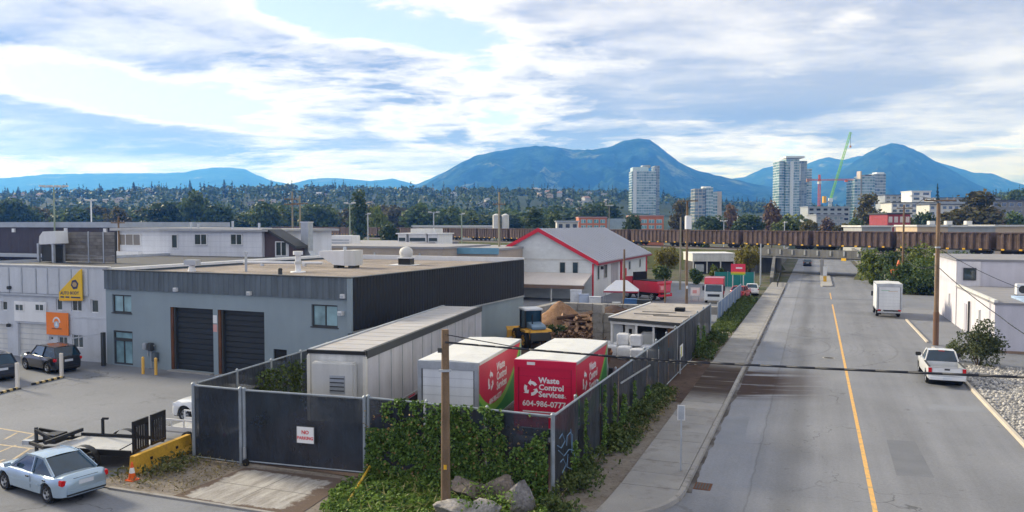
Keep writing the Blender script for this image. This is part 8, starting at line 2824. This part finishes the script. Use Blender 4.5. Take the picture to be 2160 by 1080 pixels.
# sandwich board beside the cab-over truck
q = gp(1466, 634)
o = thing('sign_board', 'small white board leaning left of the cab-over truck', 'sign', (q.x, q.y, 0.6))
part('board', MB().box(-0.55, 0, 0, 0.55, 0.05, 1.0), VWHITE, o)
part('foot', MB().box(-0.5, 0.0, -0.62, -0.42, 0.05, -0.001).box(0.42, 0.0, -0.62, 0.5, 0.05, -0.001), STEEL, o)
part('print', MB().box(-0.3, -0.012, 0.3, 0.2, -0.001, 0.7), pm('pinkish', (1, 1, 1)), o)
# red pylon sign
q = gp(1557, 612)
o = thing('pylon_sign', 'red sign with orange and green base strip before the teal fence', 'sign', (yp(1557, 570, 112).x, 112, 0))
zs = yp(1557, 580, 112).z
for s in (-0.7, 0.7): part('post', MB().tube((s, 0.1, 0), (s, 0.1, zs + 1.4), 0.07), STEEL, o)
part('red_panel', MB().box(-0.95, 0, zs + 0.42, 0.95, 0.06, zs + 1.5), pm('sign_red', (1, 1, 1)), o)
part('orange_strip', MB().box(-0.95, 0, zs + 0.2, 0.95, 0.06, zs + 0.419), YELLOW, o)
part('green_strip', MB().box(-0.95, 0, zs, 0.95, 0.06, zs + 0.199), VLIME, o)
part('white_strip', MB().box(-0.3, -0.01, zs + 0.85, 0.55, -0.001, zs + 1.05), VWHITE, o)
# teal hoarding and blue mesh fence
o = thing('teal_hoarding', 'teal hoarding panels beside the underpass approach', 'fence', (-14.0, 122, 0), 0.2)
for k in range(3): part('panel', MB().box(k * 1.9, 0, 0.1, k * 1.9 + 1.85, 0.05, 2.3), pm('teal_hoard', (0.02, 0.20, 0.19), 0.7, 0.1), o)
for k in range(4): part('post', MB().box(k * 1.9 - 0.05, 0.055, 0, k * 1.9 + 0.05, 0.14, 2.4), STEEL, o)
BMESH = pm('blue_mesh', (0.15, 0.22, 0.36), 0.7, 0.15)
o = thing('blue_fence', 'blue mesh fence between the truck lot and the grass strip', 'fence', (-8.75, 78.9, 0))
for k in range(9):
    part('post', MB().tube((0, k * 3.2, 0), (0, k * 3.2, 1.9), 0.05), STEEL, o)
    if k < 8: part('mesh_panel', MB().box(-0.015, k * 3.2 + 0.06, 0.1, 0.015, k * 3.2 + 3.14, 1.8), BMESH, o)
part('top_rail', MB().tube((0, 0, 1.86), (0, 25.6, 1.86), 0.03), STEEL, o)
# small car on the far verge
car('white_car', 'white hatchback parked at the head of the grass strip', P_WHITE, (-7.9, 111.5, 0), rad(95), 4.2, 1.75, 1.48, 0.97, 0.9, 1.02, (0.95, 0.3, -1.3, -1.85), kind='suv')

# ================================================================== LEFT FOREGROUND SMALL THINGS
o = thing('jersey_barrier', 'yellow painted concrete barrier between the trailer and weeds', 'barrier', (-24.05, 22.75, 0), math.atan2(3.2, -0.35))
part('body', MB().prism([(-0.30, 0), (0.30, 0), (0.30, 0.10), (0.16, 0.28), (0.10, 0.70), (-0.10, 0.70), (-0.16, 0.28), (-0.30, 0.10)], 0, 3.3, 'x').xf(Matrix.Identity(4)), pm('barrier_yellow', (0.55, 0.32, 0.035), 0.75, 0.15, 1.2, 0.12, 14, dirt=(0.22, 0.14, 0.05), dirt_amt=0.6), o)
part('lifting_hole', MB().box(0.8, -0.17, 0.36, 0.92, 0.17, 0.46), DARK, o)
part('lifting_hole', MB().box(2.3, -0.17, 0.36, 2.42, 0.17, 0.46), DARK, o)
q = gp(279, 1013)
o = thing('traffic_cone', 'orange and white traffic cone at the end of yellow barrier', 'cone', q)
ORC = pm('cone_orange', (0.80, 0.13, 0.02), 0.6)
part('base', MB().box(-0.19, -0.19, 0, 0.19, 0.19, 0.04), ORC, o)
part('lower_cone', MB().tube((0, 0, 0.04), (0, 0, 0.28), 0.14, 0.10, 14), ORC, o, smooth=True, angle=50)
part('white_band', MB().tube((0, 0, 0.28), (0, 0, 0.48), 0.10, 0.065, 14), VWHITE, o, smooth=True, angle=50)
part('tip', MB().tube((0, 0, 0.48), (0, 0, 0.68), 0.065, 0.028, 14), ORC, o, smooth=True, angle=50)
for i, (px, py, lab) in enumerate(((37, 820, 'white marker post at the near end of the parking row'), (130, 796, 'white marker post at the black SUV'))):
    q = gp(px, py)
    o = thing('marker_post', lab, 'post', q, 0, 'white marker posts of the parking row')
    part('post', MB().box(-0.10, -0.06, 0, 0.10, 0.06, 1.5), pm('post_cream', (0.70, 0.66, 0.60), 0.6), o)
    part('foot', MB().box(-0.16, -0.12, 0, 0.16, 0.12, 0.05), DKGREY, o)
KY = pm('stop_yellow', (0.55, 0.42, 0.20), 0.7)
for i, (a, b, lab) in enumerate((((-30, 838), (38, 820), 'near'), ((68, 812), (130, 797), 'far'))):
    A, B = gp(*a), gp(*b)
    o = thing('wheel_stop', 'black and yellow striped wheel stop, ' + lab + ' one of the parking row', 'wheel stop', A, math.atan2((B - A).y, (B - A).x), 'striped wheel stops')
    L_ = (B - A).length
    n_ = 10
    for k in range(n_):
        part('yellow_stripe' if k % 2 else 'black_stripe', MB().prism([(-0.09, 0), (0.09, 0), (0.06, 0.11), (-0.06, 0.11)], k * L_ / n_, (k + 1) * L_ / n_, 'x'), KY if k % 2 else BLACK, o)
# sign post on the sidewalk seen from behind
q = gp(1436, 1000)
zt = yp(1437, 857, q.y).z
o = thing('sign_post', 'thin steel sign post with its plate seen from behind, on the sidewalk', 'sign', (q.x, q.y, 0.12), YAW * 0.3)
part('post', MB().box(-0.03, -0.02, -0.1, 0.03, 0.02, zt - 0.1), STEEL, o)
part('plate', MB().box(-0.11, -0.032, zt - 0.62, 0.11, -0.021, zt - 0.1), STEEL, o)
part('plate_rim', MB().box(-0.14, -0.020, zt - 0.65, 0.14, -0.012, zt - 0.07), VWHITE, o)
q = gp(1468, 1024)
o = thing('storm_drain', 'rusty storm drain grate in the gutter by the sign post', 'drain', (q.x + 0.25, q.y, -0.008))
part('frame', MB().box(-0.3, -0.4, 0, 0.3, 0.4, 0.012), RUST, o)
for k in range(5): part('bar', MB().box(-0.24 + k * 0.1, -0.34, 0.0125, -0.19 + k * 0.1, 0.34, 0.02), DKGREY, o)
q = gp(1640, 1050)
o = thing('manhole_cover', 'round steel manhole cover in the near lane', 'manhole cover', (1.0, 60.5, -0.009))
part('ring', MB().tube((0, 0, 0), (0, 0, 0.006), 0.42, 0.42, 24), CONC, o)
part('lid', MB().tube((0, 0, 0.006), (0, 0, 0.010), 0.34, 0.34, 24), pm('cast_iron', (0.07, 0.065, 0.06), 0.6, metal=0.4), o)
# yellow pipe leaning out of the ivy
a, b = gp(735, 1058, 0.1), yp(779, 986, 25.3)
o = thing('yellow_pipe', 'yellow plastic pipe leaning from the ivy to the gate post', 'pipe', a)
part('pipe', MB().path([(0, 0, 0), tuple((b - a) * 0.5 + Vector((0.05, 0, 0.08))), tuple(b - a)], 0.045, 8), pm('pipe_yellow', (0.62, 0.40, 0.04), 0.5), o, smooth=True)
part('pipe_end', MB().tube(tuple(b - a), tuple((b - a) * 1.02), 0.055, 0.055, 8), pm('pipe_yellow', (1, 1, 1)), o)
ROCK = pm('boulder', (0.17, 0.145, 0.13), 0.92, 0.4, 2.2, 0.3, 14, bump=1.0, bsc=9, dirt=(0.10, 0.085, 0.07), dirt_amt=0.7)
ROCKW = pm('pale_boulder', (0.29, 0.275, 0.265), 0.92, 0.35, 2.2, 0.3, 14, bump=1.0, bsc=9, dirt=(0.2, 0.18, 0.16), dirt_amt=0.6)
for i, (px, py, s_, mt, lab) in enumerate((
    (998, 1040, (0.80, 0.52, 0.55), ROCK, 'long brownish boulder right of the wooden pole, upper one'), (1052, 1046, (0.62, 0.55, 0.72), ROCK, 'brown upright boulder between the two grey ones'),
    (968, 1078, (0.72, 0.52, 0.52), ROCKW, 'pale rounded boulder at the foot of the wooden pole'), (1096, 1068, (0.62, 0.52, 0.70), pm('grey_boulder', (0.20, 0.19, 0.19), 0.92, 0.4, 2.2, 0.3, 14, bump=1.0, bsc=9), 'big grey block-like boulder nearest the street corner'),
    (1020, 1086, (0.65, 0.5, 0.42), ROCKW, 'low pale boulder at the bottom edge'), (782, 1022, (0.26, 0.20, 0.16), ROCKW, 'small pale stone lying in the ivy by the gate'))):
    q = gp(px, py, 0.25)
    tag(lump('boulder', mt, None, (q.x, q.y, s_[2] * 0.55), s_, i + 20, 4, 0.16, 1.0, cuts=11), lab, 'boulder')

# ================================================================== VEGETATION NEAR
IVY = leafmat('ivy_leaf', (0.022, 0.060, 0.012), (0.19, 0.31, 0.07), 0.3, 0)
IVYL = leafmat('ivy_leaf_light', (0.03, 0.078, 0.014), (0.24, 0.36, 0.08), 0.3, 0)
WEED = leafmat('weed_leaf', (0.030, 0.060, 0.018), (0.15, 0.19, 0.065), 0.2, 0)
DRY = leafmat('dry_grass', (0.10, 0.085, 0.04), (0.30, 0.25, 0.12), 0.2, 0)


def vn(x, y, s=1.0, seed=0.0): return MN.fractal((x * s, y * s, seed), 0.8, 2.0, 4)


def stuff(name, label, cat, C, size, mat, N=None, up=0.3, aspect=0.7):
    C = np.array(C)
    V, Q = leaf_quads(C, np.array(size), up, None if N is None else np.array(N), aspect)
    o = link(name, np_mesh(name, V, Q), mat)
    o['kind'] = 'stuff'
    return tag(o, label, cat)


stuff('wood_debris', 'splintered wood scattered round the log pile', 'debris', stuff_later, [rnd.uniform(0.15, 0.55) for _ in stuff_later], leafmat('splinter', (0.10, 0.055, 0.035), (0.48, 0.30, 0.19), 0.0, 0), None, 0.6, 0.22)
# ivy on the corner fence: dense below, ragged top
C, Sz, Nn = [], [], []
while len(C) < 15000:
    x = rnd.uniform(-15.6, -8.35)
    z = rnd.uniform(0.0, 3.1)
    f = (x + 15.6) / 7.25
    topz = 2.80 + 0.8 * vn(x, 0, 0.9, 3.0) + 0.5 * math.exp(-((f - 0.36) / 0.2) ** 2) + 0.15 * f
    if f < 0.10: topz = min(topz, 1.9)
    dens = vn(x, z, 1.0, 7.0) + 0.56 - 0.08 * z - (0.22 if f > 0.78 and z > 1.3 else 0) + (0.25 if z < 1.0 else 0)
    if z > topz or rnd.random() > dens * 1.9: continue
    C.append((x, 25.72 - 0.30 * f - 0.05 - abs(rnd.gauss(0, 0.10)) - 0.18 * max(0, 0.9 - z), z)); Sz.append(rnd.uniform(0.06, 0.15)); Nn.append((0, -0.9, 0.2))
stuff('ivy', 'dense green ivy climbing the corner fence', 'ivy', C, Sz, IVY, Nn, 0.2, 0.8)
# ivy and brambles on the ground in front
C, Sz = [], []
while len(C) < 15000:
    x = rnd.uniform(-16.6, -7.0)
    y = rnd.uniform(21.3, 25.6)
    edge = -16.2 + 0.9 * (25.6 - y) / 3 * (1 if y > 23 else 1.1) + 0.5 * vn(y, 0, 0.8, 1)
    if x < edge + (0.6 if y > 24.6 else 0): continue
    if x > -8.3 + 0.5 * vn(x, y, 1, 2) + 0.5 * (25.4 - y) / 4: continue
    hgt = 0.30 + 0.26 * vn(x, y, 0.9, 5.0) + 0.2 * max(0, (y - 24.4))
    z = rnd.uniform(0.0, 1.0) ** 0.5 * max(0.06, hgt)
    C.append((x, y, z)); Sz.append(rnd.uniform(0.07, 0.18))
stuff('ground_ivy', 'tangle of ivy and brambles in front of the corner fence', 'ivy', C, Sz, IVYL, None, 0.9, 0.75)
for px, py in ((1000, 1022), (1040, 1062), (985, 1060), (1075, 1050), (1025, 1035)):
    q = gp(px, py, 0.6)
    for i in range(90):
        C.append((q.x + rnd.gauss(0, 0.22), q.y + rnd.gauss(0, 0.16), 0.55 + rnd.gauss(0, 0.14))); Sz.append(rnd.uniform(0.06, 0.15))
stuff('trailing_ivy', 'trailing ivy shoots over the boulders', 'ivy', C[-450:], Sz[-450:], IVYL, None, 0.9, 0.7)
C, Sz = [], []
for i in range(420):
    C.append((rnd.uniform(-15.4, -8.2), 25.35 - abs(rnd.gauss(0, 0.25)), rnd.uniform(0.1, 2.7))); Sz.append(rnd.uniform(0.06, 0.13))
stuff('dead_leaves', 'withered brown leaves among the ivy', 'leaves', C, Sz, leafmat('dead_leaf', (0.10, 0.06, 0.02), (0.32, 0.22, 0.09), 0.2, 0), None, 0.3, 0.7)
# weeds along the street fence
C, Sz = [], []
while len(C) < 10000:
    y = rnd.uniform(24.0, 44.5)
    f = (y - 24) / 20
    xo = -6.75 + 0.35 * vn(y, 0, 0.7, 2.0) - 0.1
    x = -8.15 + abs(rnd.gauss(0, 0.55))
    if x > xo - 0.1: continue
    if vn(x, y, 0.6, 9.0) + 0.32 - (0.25 if 28 < y < 31 else 0) < rnd.uniform(-0.15, 0.55): continue
    hgt = (0.75 + 0.55 * vn(x, y, 0.5, 6.0)) * (1 - 0.6 * (x + 8.15) / 1.5)
    C.append((x, y, rnd.uniform(0, 1) ** 0.7 * max(0.1, hgt))); Sz.append(rnd.uniform(0.08, 0.22))
stuff('street_weeds', 'weeds and brambles between the street fence and the sidewalk', 'weeds', C, Sz, WEED, None, 0.5, 0.6)
C, Sz = [], []
for i in range(1500):
    y = rnd.choice([rnd.uniform(34, 43.5), rnd.uniform(55.5, 66)])
    x = rnd.uniform(-8.0, -6.75)
    C.append((x, y, rnd.uniform(0.05, 0.55))); Sz.append(rnd.uniform(0.10, 0.24))
stuff('dry_weeds', 'dry brown and yellow stalks among the street weeds', 'weeds', C, Sz, DRY, None, 0.1, 0.3)
C, Sz = [], []
while len(C) < 3600:
    y = rnd.uniform(56.0, 70)
    x = rnd.uniform(-7.95, -6.55)
    if vn(x, y, 0.5, 11.0) + 0.15 < rnd.uniform(-0.2, 0.4): continue
    C.append((x, y, rnd.uniform(0.02, 1.0) ** 0.8 * (0.5 + 0.6 * max(0, vn(x, y, 0.4, 4.0) + 0.3)))); Sz.append(rnd.uniform(0.10, 0.26))
stuff('far_street_weeds', 'clumps of dark weeds at the far half of the street fence', 'weeds', C, Sz, L_MID, None, 0.4, 0.6)
# vines hanging on the street fence
C, Sz, Nn = [], [], []
for yv, top, w_ in ((27.6, 1.6, 0.35), (29.0, 2.9, 0.12), (31.8, 2.85, 0.2), (33.5, 2.6, 0.22), (35.2, 1.8, 0.5), (37.4, 2.0, 0.25), (40.5, 1.2, 0.5), (58, 2.2, 0.4), (61, 1.8, 0.7)):
    for i in range(int(520 * (w_ + 0.1) * top)):
        z = rnd.uniform(0, top)
        C.append((-8.12 + abs(rnd.gauss(0, 0.05)) + (yv - 25) * 0.009, yv + rnd.gauss(0, w_ * (1.3 - z / top)), z)); Sz.append(rnd.uniform(0.07, 0.15)); Nn.append((0.9, 0, 0.2))
stuff('fence_vine', 'thin vines hanging down the street fence', 'vine', C, Sz, IVY, Nn, 0.1, 0.8)
C, Sz = [], []
for i in range(650):
    x = rnd.uniform(-16.2, -7.2); y = rnd.uniform(21.5, 25.0)
    if x < -15.5 + 0.9 * (25.6 - y) / 3: continue
    C.append((x, y, rnd.uniform(0.08, 0.55))); Sz.append(rnd.uniform(0.12, 0.34))
stuff('wild_grass', 'wild straw and seed stalks sticking out of the ground ivy', 'grass', C, Sz, leafmat('straw_green', (0.09, 0.11, 0.03), (0.34, 0.32, 0.13), 0.2, 0), None, -0.1, 0.14)
# vine behind the gate, on the lot fence
C, Sz = [], []
for i in range(2200):
    y = rnd.choice([rnd.gauss(31.5, 0.5), rnd.gauss(33.0, 0.4), rnd.gauss(30.3, 0.4)])
    C.append((-23.5 - (y - 25.6) * 0.103 + 0.1 + abs(rnd.gauss(0, 0.15)), y, rnd.uniform(0.2, 2.7))); Sz.append(rnd.uniform(0.08, 0.18))
stuff('yard_vine', 'dark vines growing inside the lot fence', 'vine', C, Sz, L_MID, None, 0.2, 0.8)
# grass and weeds on the verge by the barrier
C, Sz, Nn = [], [], []
for i in range(3600):
    x = rnd.uniform(-24.4, -20.9)
    y = rnd.uniform(21.6, 26.0)
    if vn(x, y, 0.9, 3.3) + 0.55 - 0.28 * (x + 24.4) - 0.10 * abs(y - 24) < rnd.uniform(0, 0.6): continue
    C.append((x, y, rnd.uniform(0.02, 0.34))); Sz.append(rnd.uniform(0.08, 0.26))
stuff('verge_grass', 'ragged green weeds on the verge beside the yellow barrier', 'grass', C, Sz, leafmat('verge_leaf', (0.04, 0.065, 0.02), (0.17, 0.17, 0.06), 0.2, 0), None, 0.0, 0.35)
C, Sz = [], []
for i in range(1300):
    x = rnd.uniform(-24.4, -20.6); y = rnd.uniform(21.6, 25.6)
    C.append((x, y, rnd.uniform(0.02, 0.22))); Sz.append(rnd.uniform(0.06, 0.2))
stuff('verge_straw', 'dry straw scattered over the verge by the barrier', 'grass', C, Sz, DRY, None, 0.0, 0.25)
# grass strip past the fence end
C, Sz = [], []
while len(C) < 15000:
    y = rnd.uniform(71.5, 104); x = rnd.uniform(-8.65, -6.55)
    if x > -6.6 + 0.12 * vn(y, 0, 0.6, 1): continue
    h_ = 0.30 + 0.5 * max(0, vn(x, y, 0.35, 8.0))
    C.append((x, y, rnd.uniform(0, h_))); Sz.append(rnd.uniform(0.14, 0.34))
stuff('grass_strip', 'overgrown green grass strip beside the far sidewalk', 'grass', C, Sz, leafmat('strip_leaf', (0.035, 0.065, 0.016), (0.14, 0.19, 0.05), 0.2, 0), None, 0.2, 0.4)


def bush(name, label, c, rx, ry, h, mat, seed, nc=26, per=80, leaf=0.16, cat='shrub', group=None):
    rs = np.random.RandomState(seed)
    o = thing(name, label, cat, c, rs.uniform(0, 6), group)
    cc = clumps(rs, nc, h * 0.5, rx * 0.72, h * 0.42, 0.2)
    cc[:, 1] *= ry / rx
    k = nc * per
    d = rs.normal(size=(k, 3)); d /= np.linalg.norm(d, axis=1)[:, None]
    rr = np.repeat(rs.uniform(0.7, 1.25, nc), per) * rx * 0.36 * rs.uniform(0.5, 1.1, k)
    C = np.repeat(cc, per, 0) + d * rr[:, None]
    C = C[C[:, 2] > 0.02]
    V, Q = leaf_quads(C, rs.uniform(0.6, 1.4, len(C)) * leaf, 0.4, None, 0.65, rs)
    link('foliage', np_mesh('foliage', V, Q), mat, o)
    mb = MB()
    for i in range(7):
        a = i * 0.9
        mb.tube((0.06 * math.cos(a), 0.06 * math.sin(a), -0.05), (math.cos(a) * rx * 0.5, math.sin(a) * ry * 0.5, h * 0.62), 0.045, 0.015, 6)
    part('stem', mb, BARK, o)
    return o


bush('roadside_shrub', 'grey green bushy shrub between the pickup and right building', (10.3, 60.6, 0), 1.75, 1.7, 3.1, leafmat('shrub_grey', (0.04, 0.06, 0.028), (0.15, 0.175, 0.085), 0.2), 31, 34, 110, 0.17)
bush('roadside_shrub', 'small light green shrub at the left of the bushy shrub', (9.2, 62.5, 0), 0.9, 0.9, 1.5, leafmat('shrub_light', (0.06, 0.09, 0.035), (0.20, 0.23, 0.10), 0.2), 32, 16, 80, 0.14)
SB = 'shrubs on the bank right of the underpass'
for i, (px, ytop, d, wpx, mt, lab) in enumerate((
    (1838, 522, 128, 60, L_LIME, 'yellow green shrub at the left end of the bank by the underpass'), (1880, 528, 122, 66, L_MID, 'green shrub left of the wooden pole on the bank'),
    (1926, 512, 120, 90, L_LIME, 'tall light green shrub behind the big wooden pole'), (1972, 518, 124, 70, L_LIME, 'light green shrub right behind the big wooden pole'),
    (1905, 556, 113, 84, L_MID, 'dark lower shrub on the bank above the cube van'), (1958, 548, 110, 96, L_MID, 'broad green shrub on the bank left of the right building'), (2018, 520, 126, 80, L_MID, 'green shrub peeping over the right building roof'),
    (1850, 552, 118, 34, L_LIME, 'small bright shrub beside the pale sloping wall'), (1985, 574, 106, 70, L_DARK, 'dark shrub at the right building corner'), (1935, 585, 108, 80, L_DARK, 'dark undergrowth right of the cube van'))):
    q = dp(px, 472, d); hh = dp(px, ytop, d).z
    b_ = bush('bank_shrub', lab, (q.x, q.y, 0), wpx / 1680 * d / 2 * 1.1, wpx / 1680 * d / 2, hh, mt, 50 + i, 26, 60, 0.42, 'shrub', SB)
for i, (px, ytop, d, wpx, mt, lab) in enumerate((
    (1490, 512, 170, 40, L_MID, 'green shrub on the embankment left of the bridge'), (1530, 520, 165, 50, L_LIME, 'light shrub on the embankment beside the bridge'), (1340, 520, 172, 60, L_MID, 'green shrub behind the red trimmed house roof'),
    (1470, 565, 125, 30, L_MID, 'small green bush at the transformer pole'), (1512, 556, 128, 30, L_LIME, 'small pale bush left of red sign'), (1395, 560, 135, 40, L_MID, 'dark green bush under the yellow tree'))):
    q = dp(px, 472, d); hh = dp(px, ytop, d).z
    bush('lot_shrub', lab, (q.x, q.y, 0), wpx / 1680 * d / 2 * 1.1, wpx / 1680 * d / 2, hh, mt, 80 + i, 22, 50, 0.45, 'shrub', 'shrubs around the truck lot')
plant('yellow', 1408, 518, 142, 62, 'yellow green tree right of the red trimmed house')
plant('yellow', 1578, 514, 138, 56, 'yellow tree beside the pale steel pole at the underpass')
# orange excavator on the bank
q = dp(1885, 545, 118)
o = thing('excavator', 'small orange excavator half hidden among the bank shrubs', 'excavator', (q.x, q.y - 2, 1.6), 0.8, scale=0.6)
EXO = pm('excavator_orange', (0.72, 0.13, 0.03), 0.5)
part('cab', MB().box(-0.8, -0.6, 0.6, 0.5, 0.6, 2.2), EXO, o, bevel=0.05)
part('cab_window', MB().box(-0.5, -0.62, 1.2, 0.3, -0.601, 2.0), CARGLASS, o)
part('boom', MB().bar((0.4, 0, 1.4), (1.4, 0, 4.2), 0.28, 0.36), EXO, o)
part('stick', MB().bar((1.4, 0, 4.2), (2.3, 0, 2.3), 0.22, 0.26), EXO, o)
part('bucket', MB().box(2.1, -0.35, 1.7, 2.7, 0.35, 2.3), DKGREY, o)
for s in (-0.55, 0.55): part('track', MB().box(-1.2, s - 0.2, 0, 1.0, s + 0.2, 0.6), RUBBER, o, bevel=0.1)
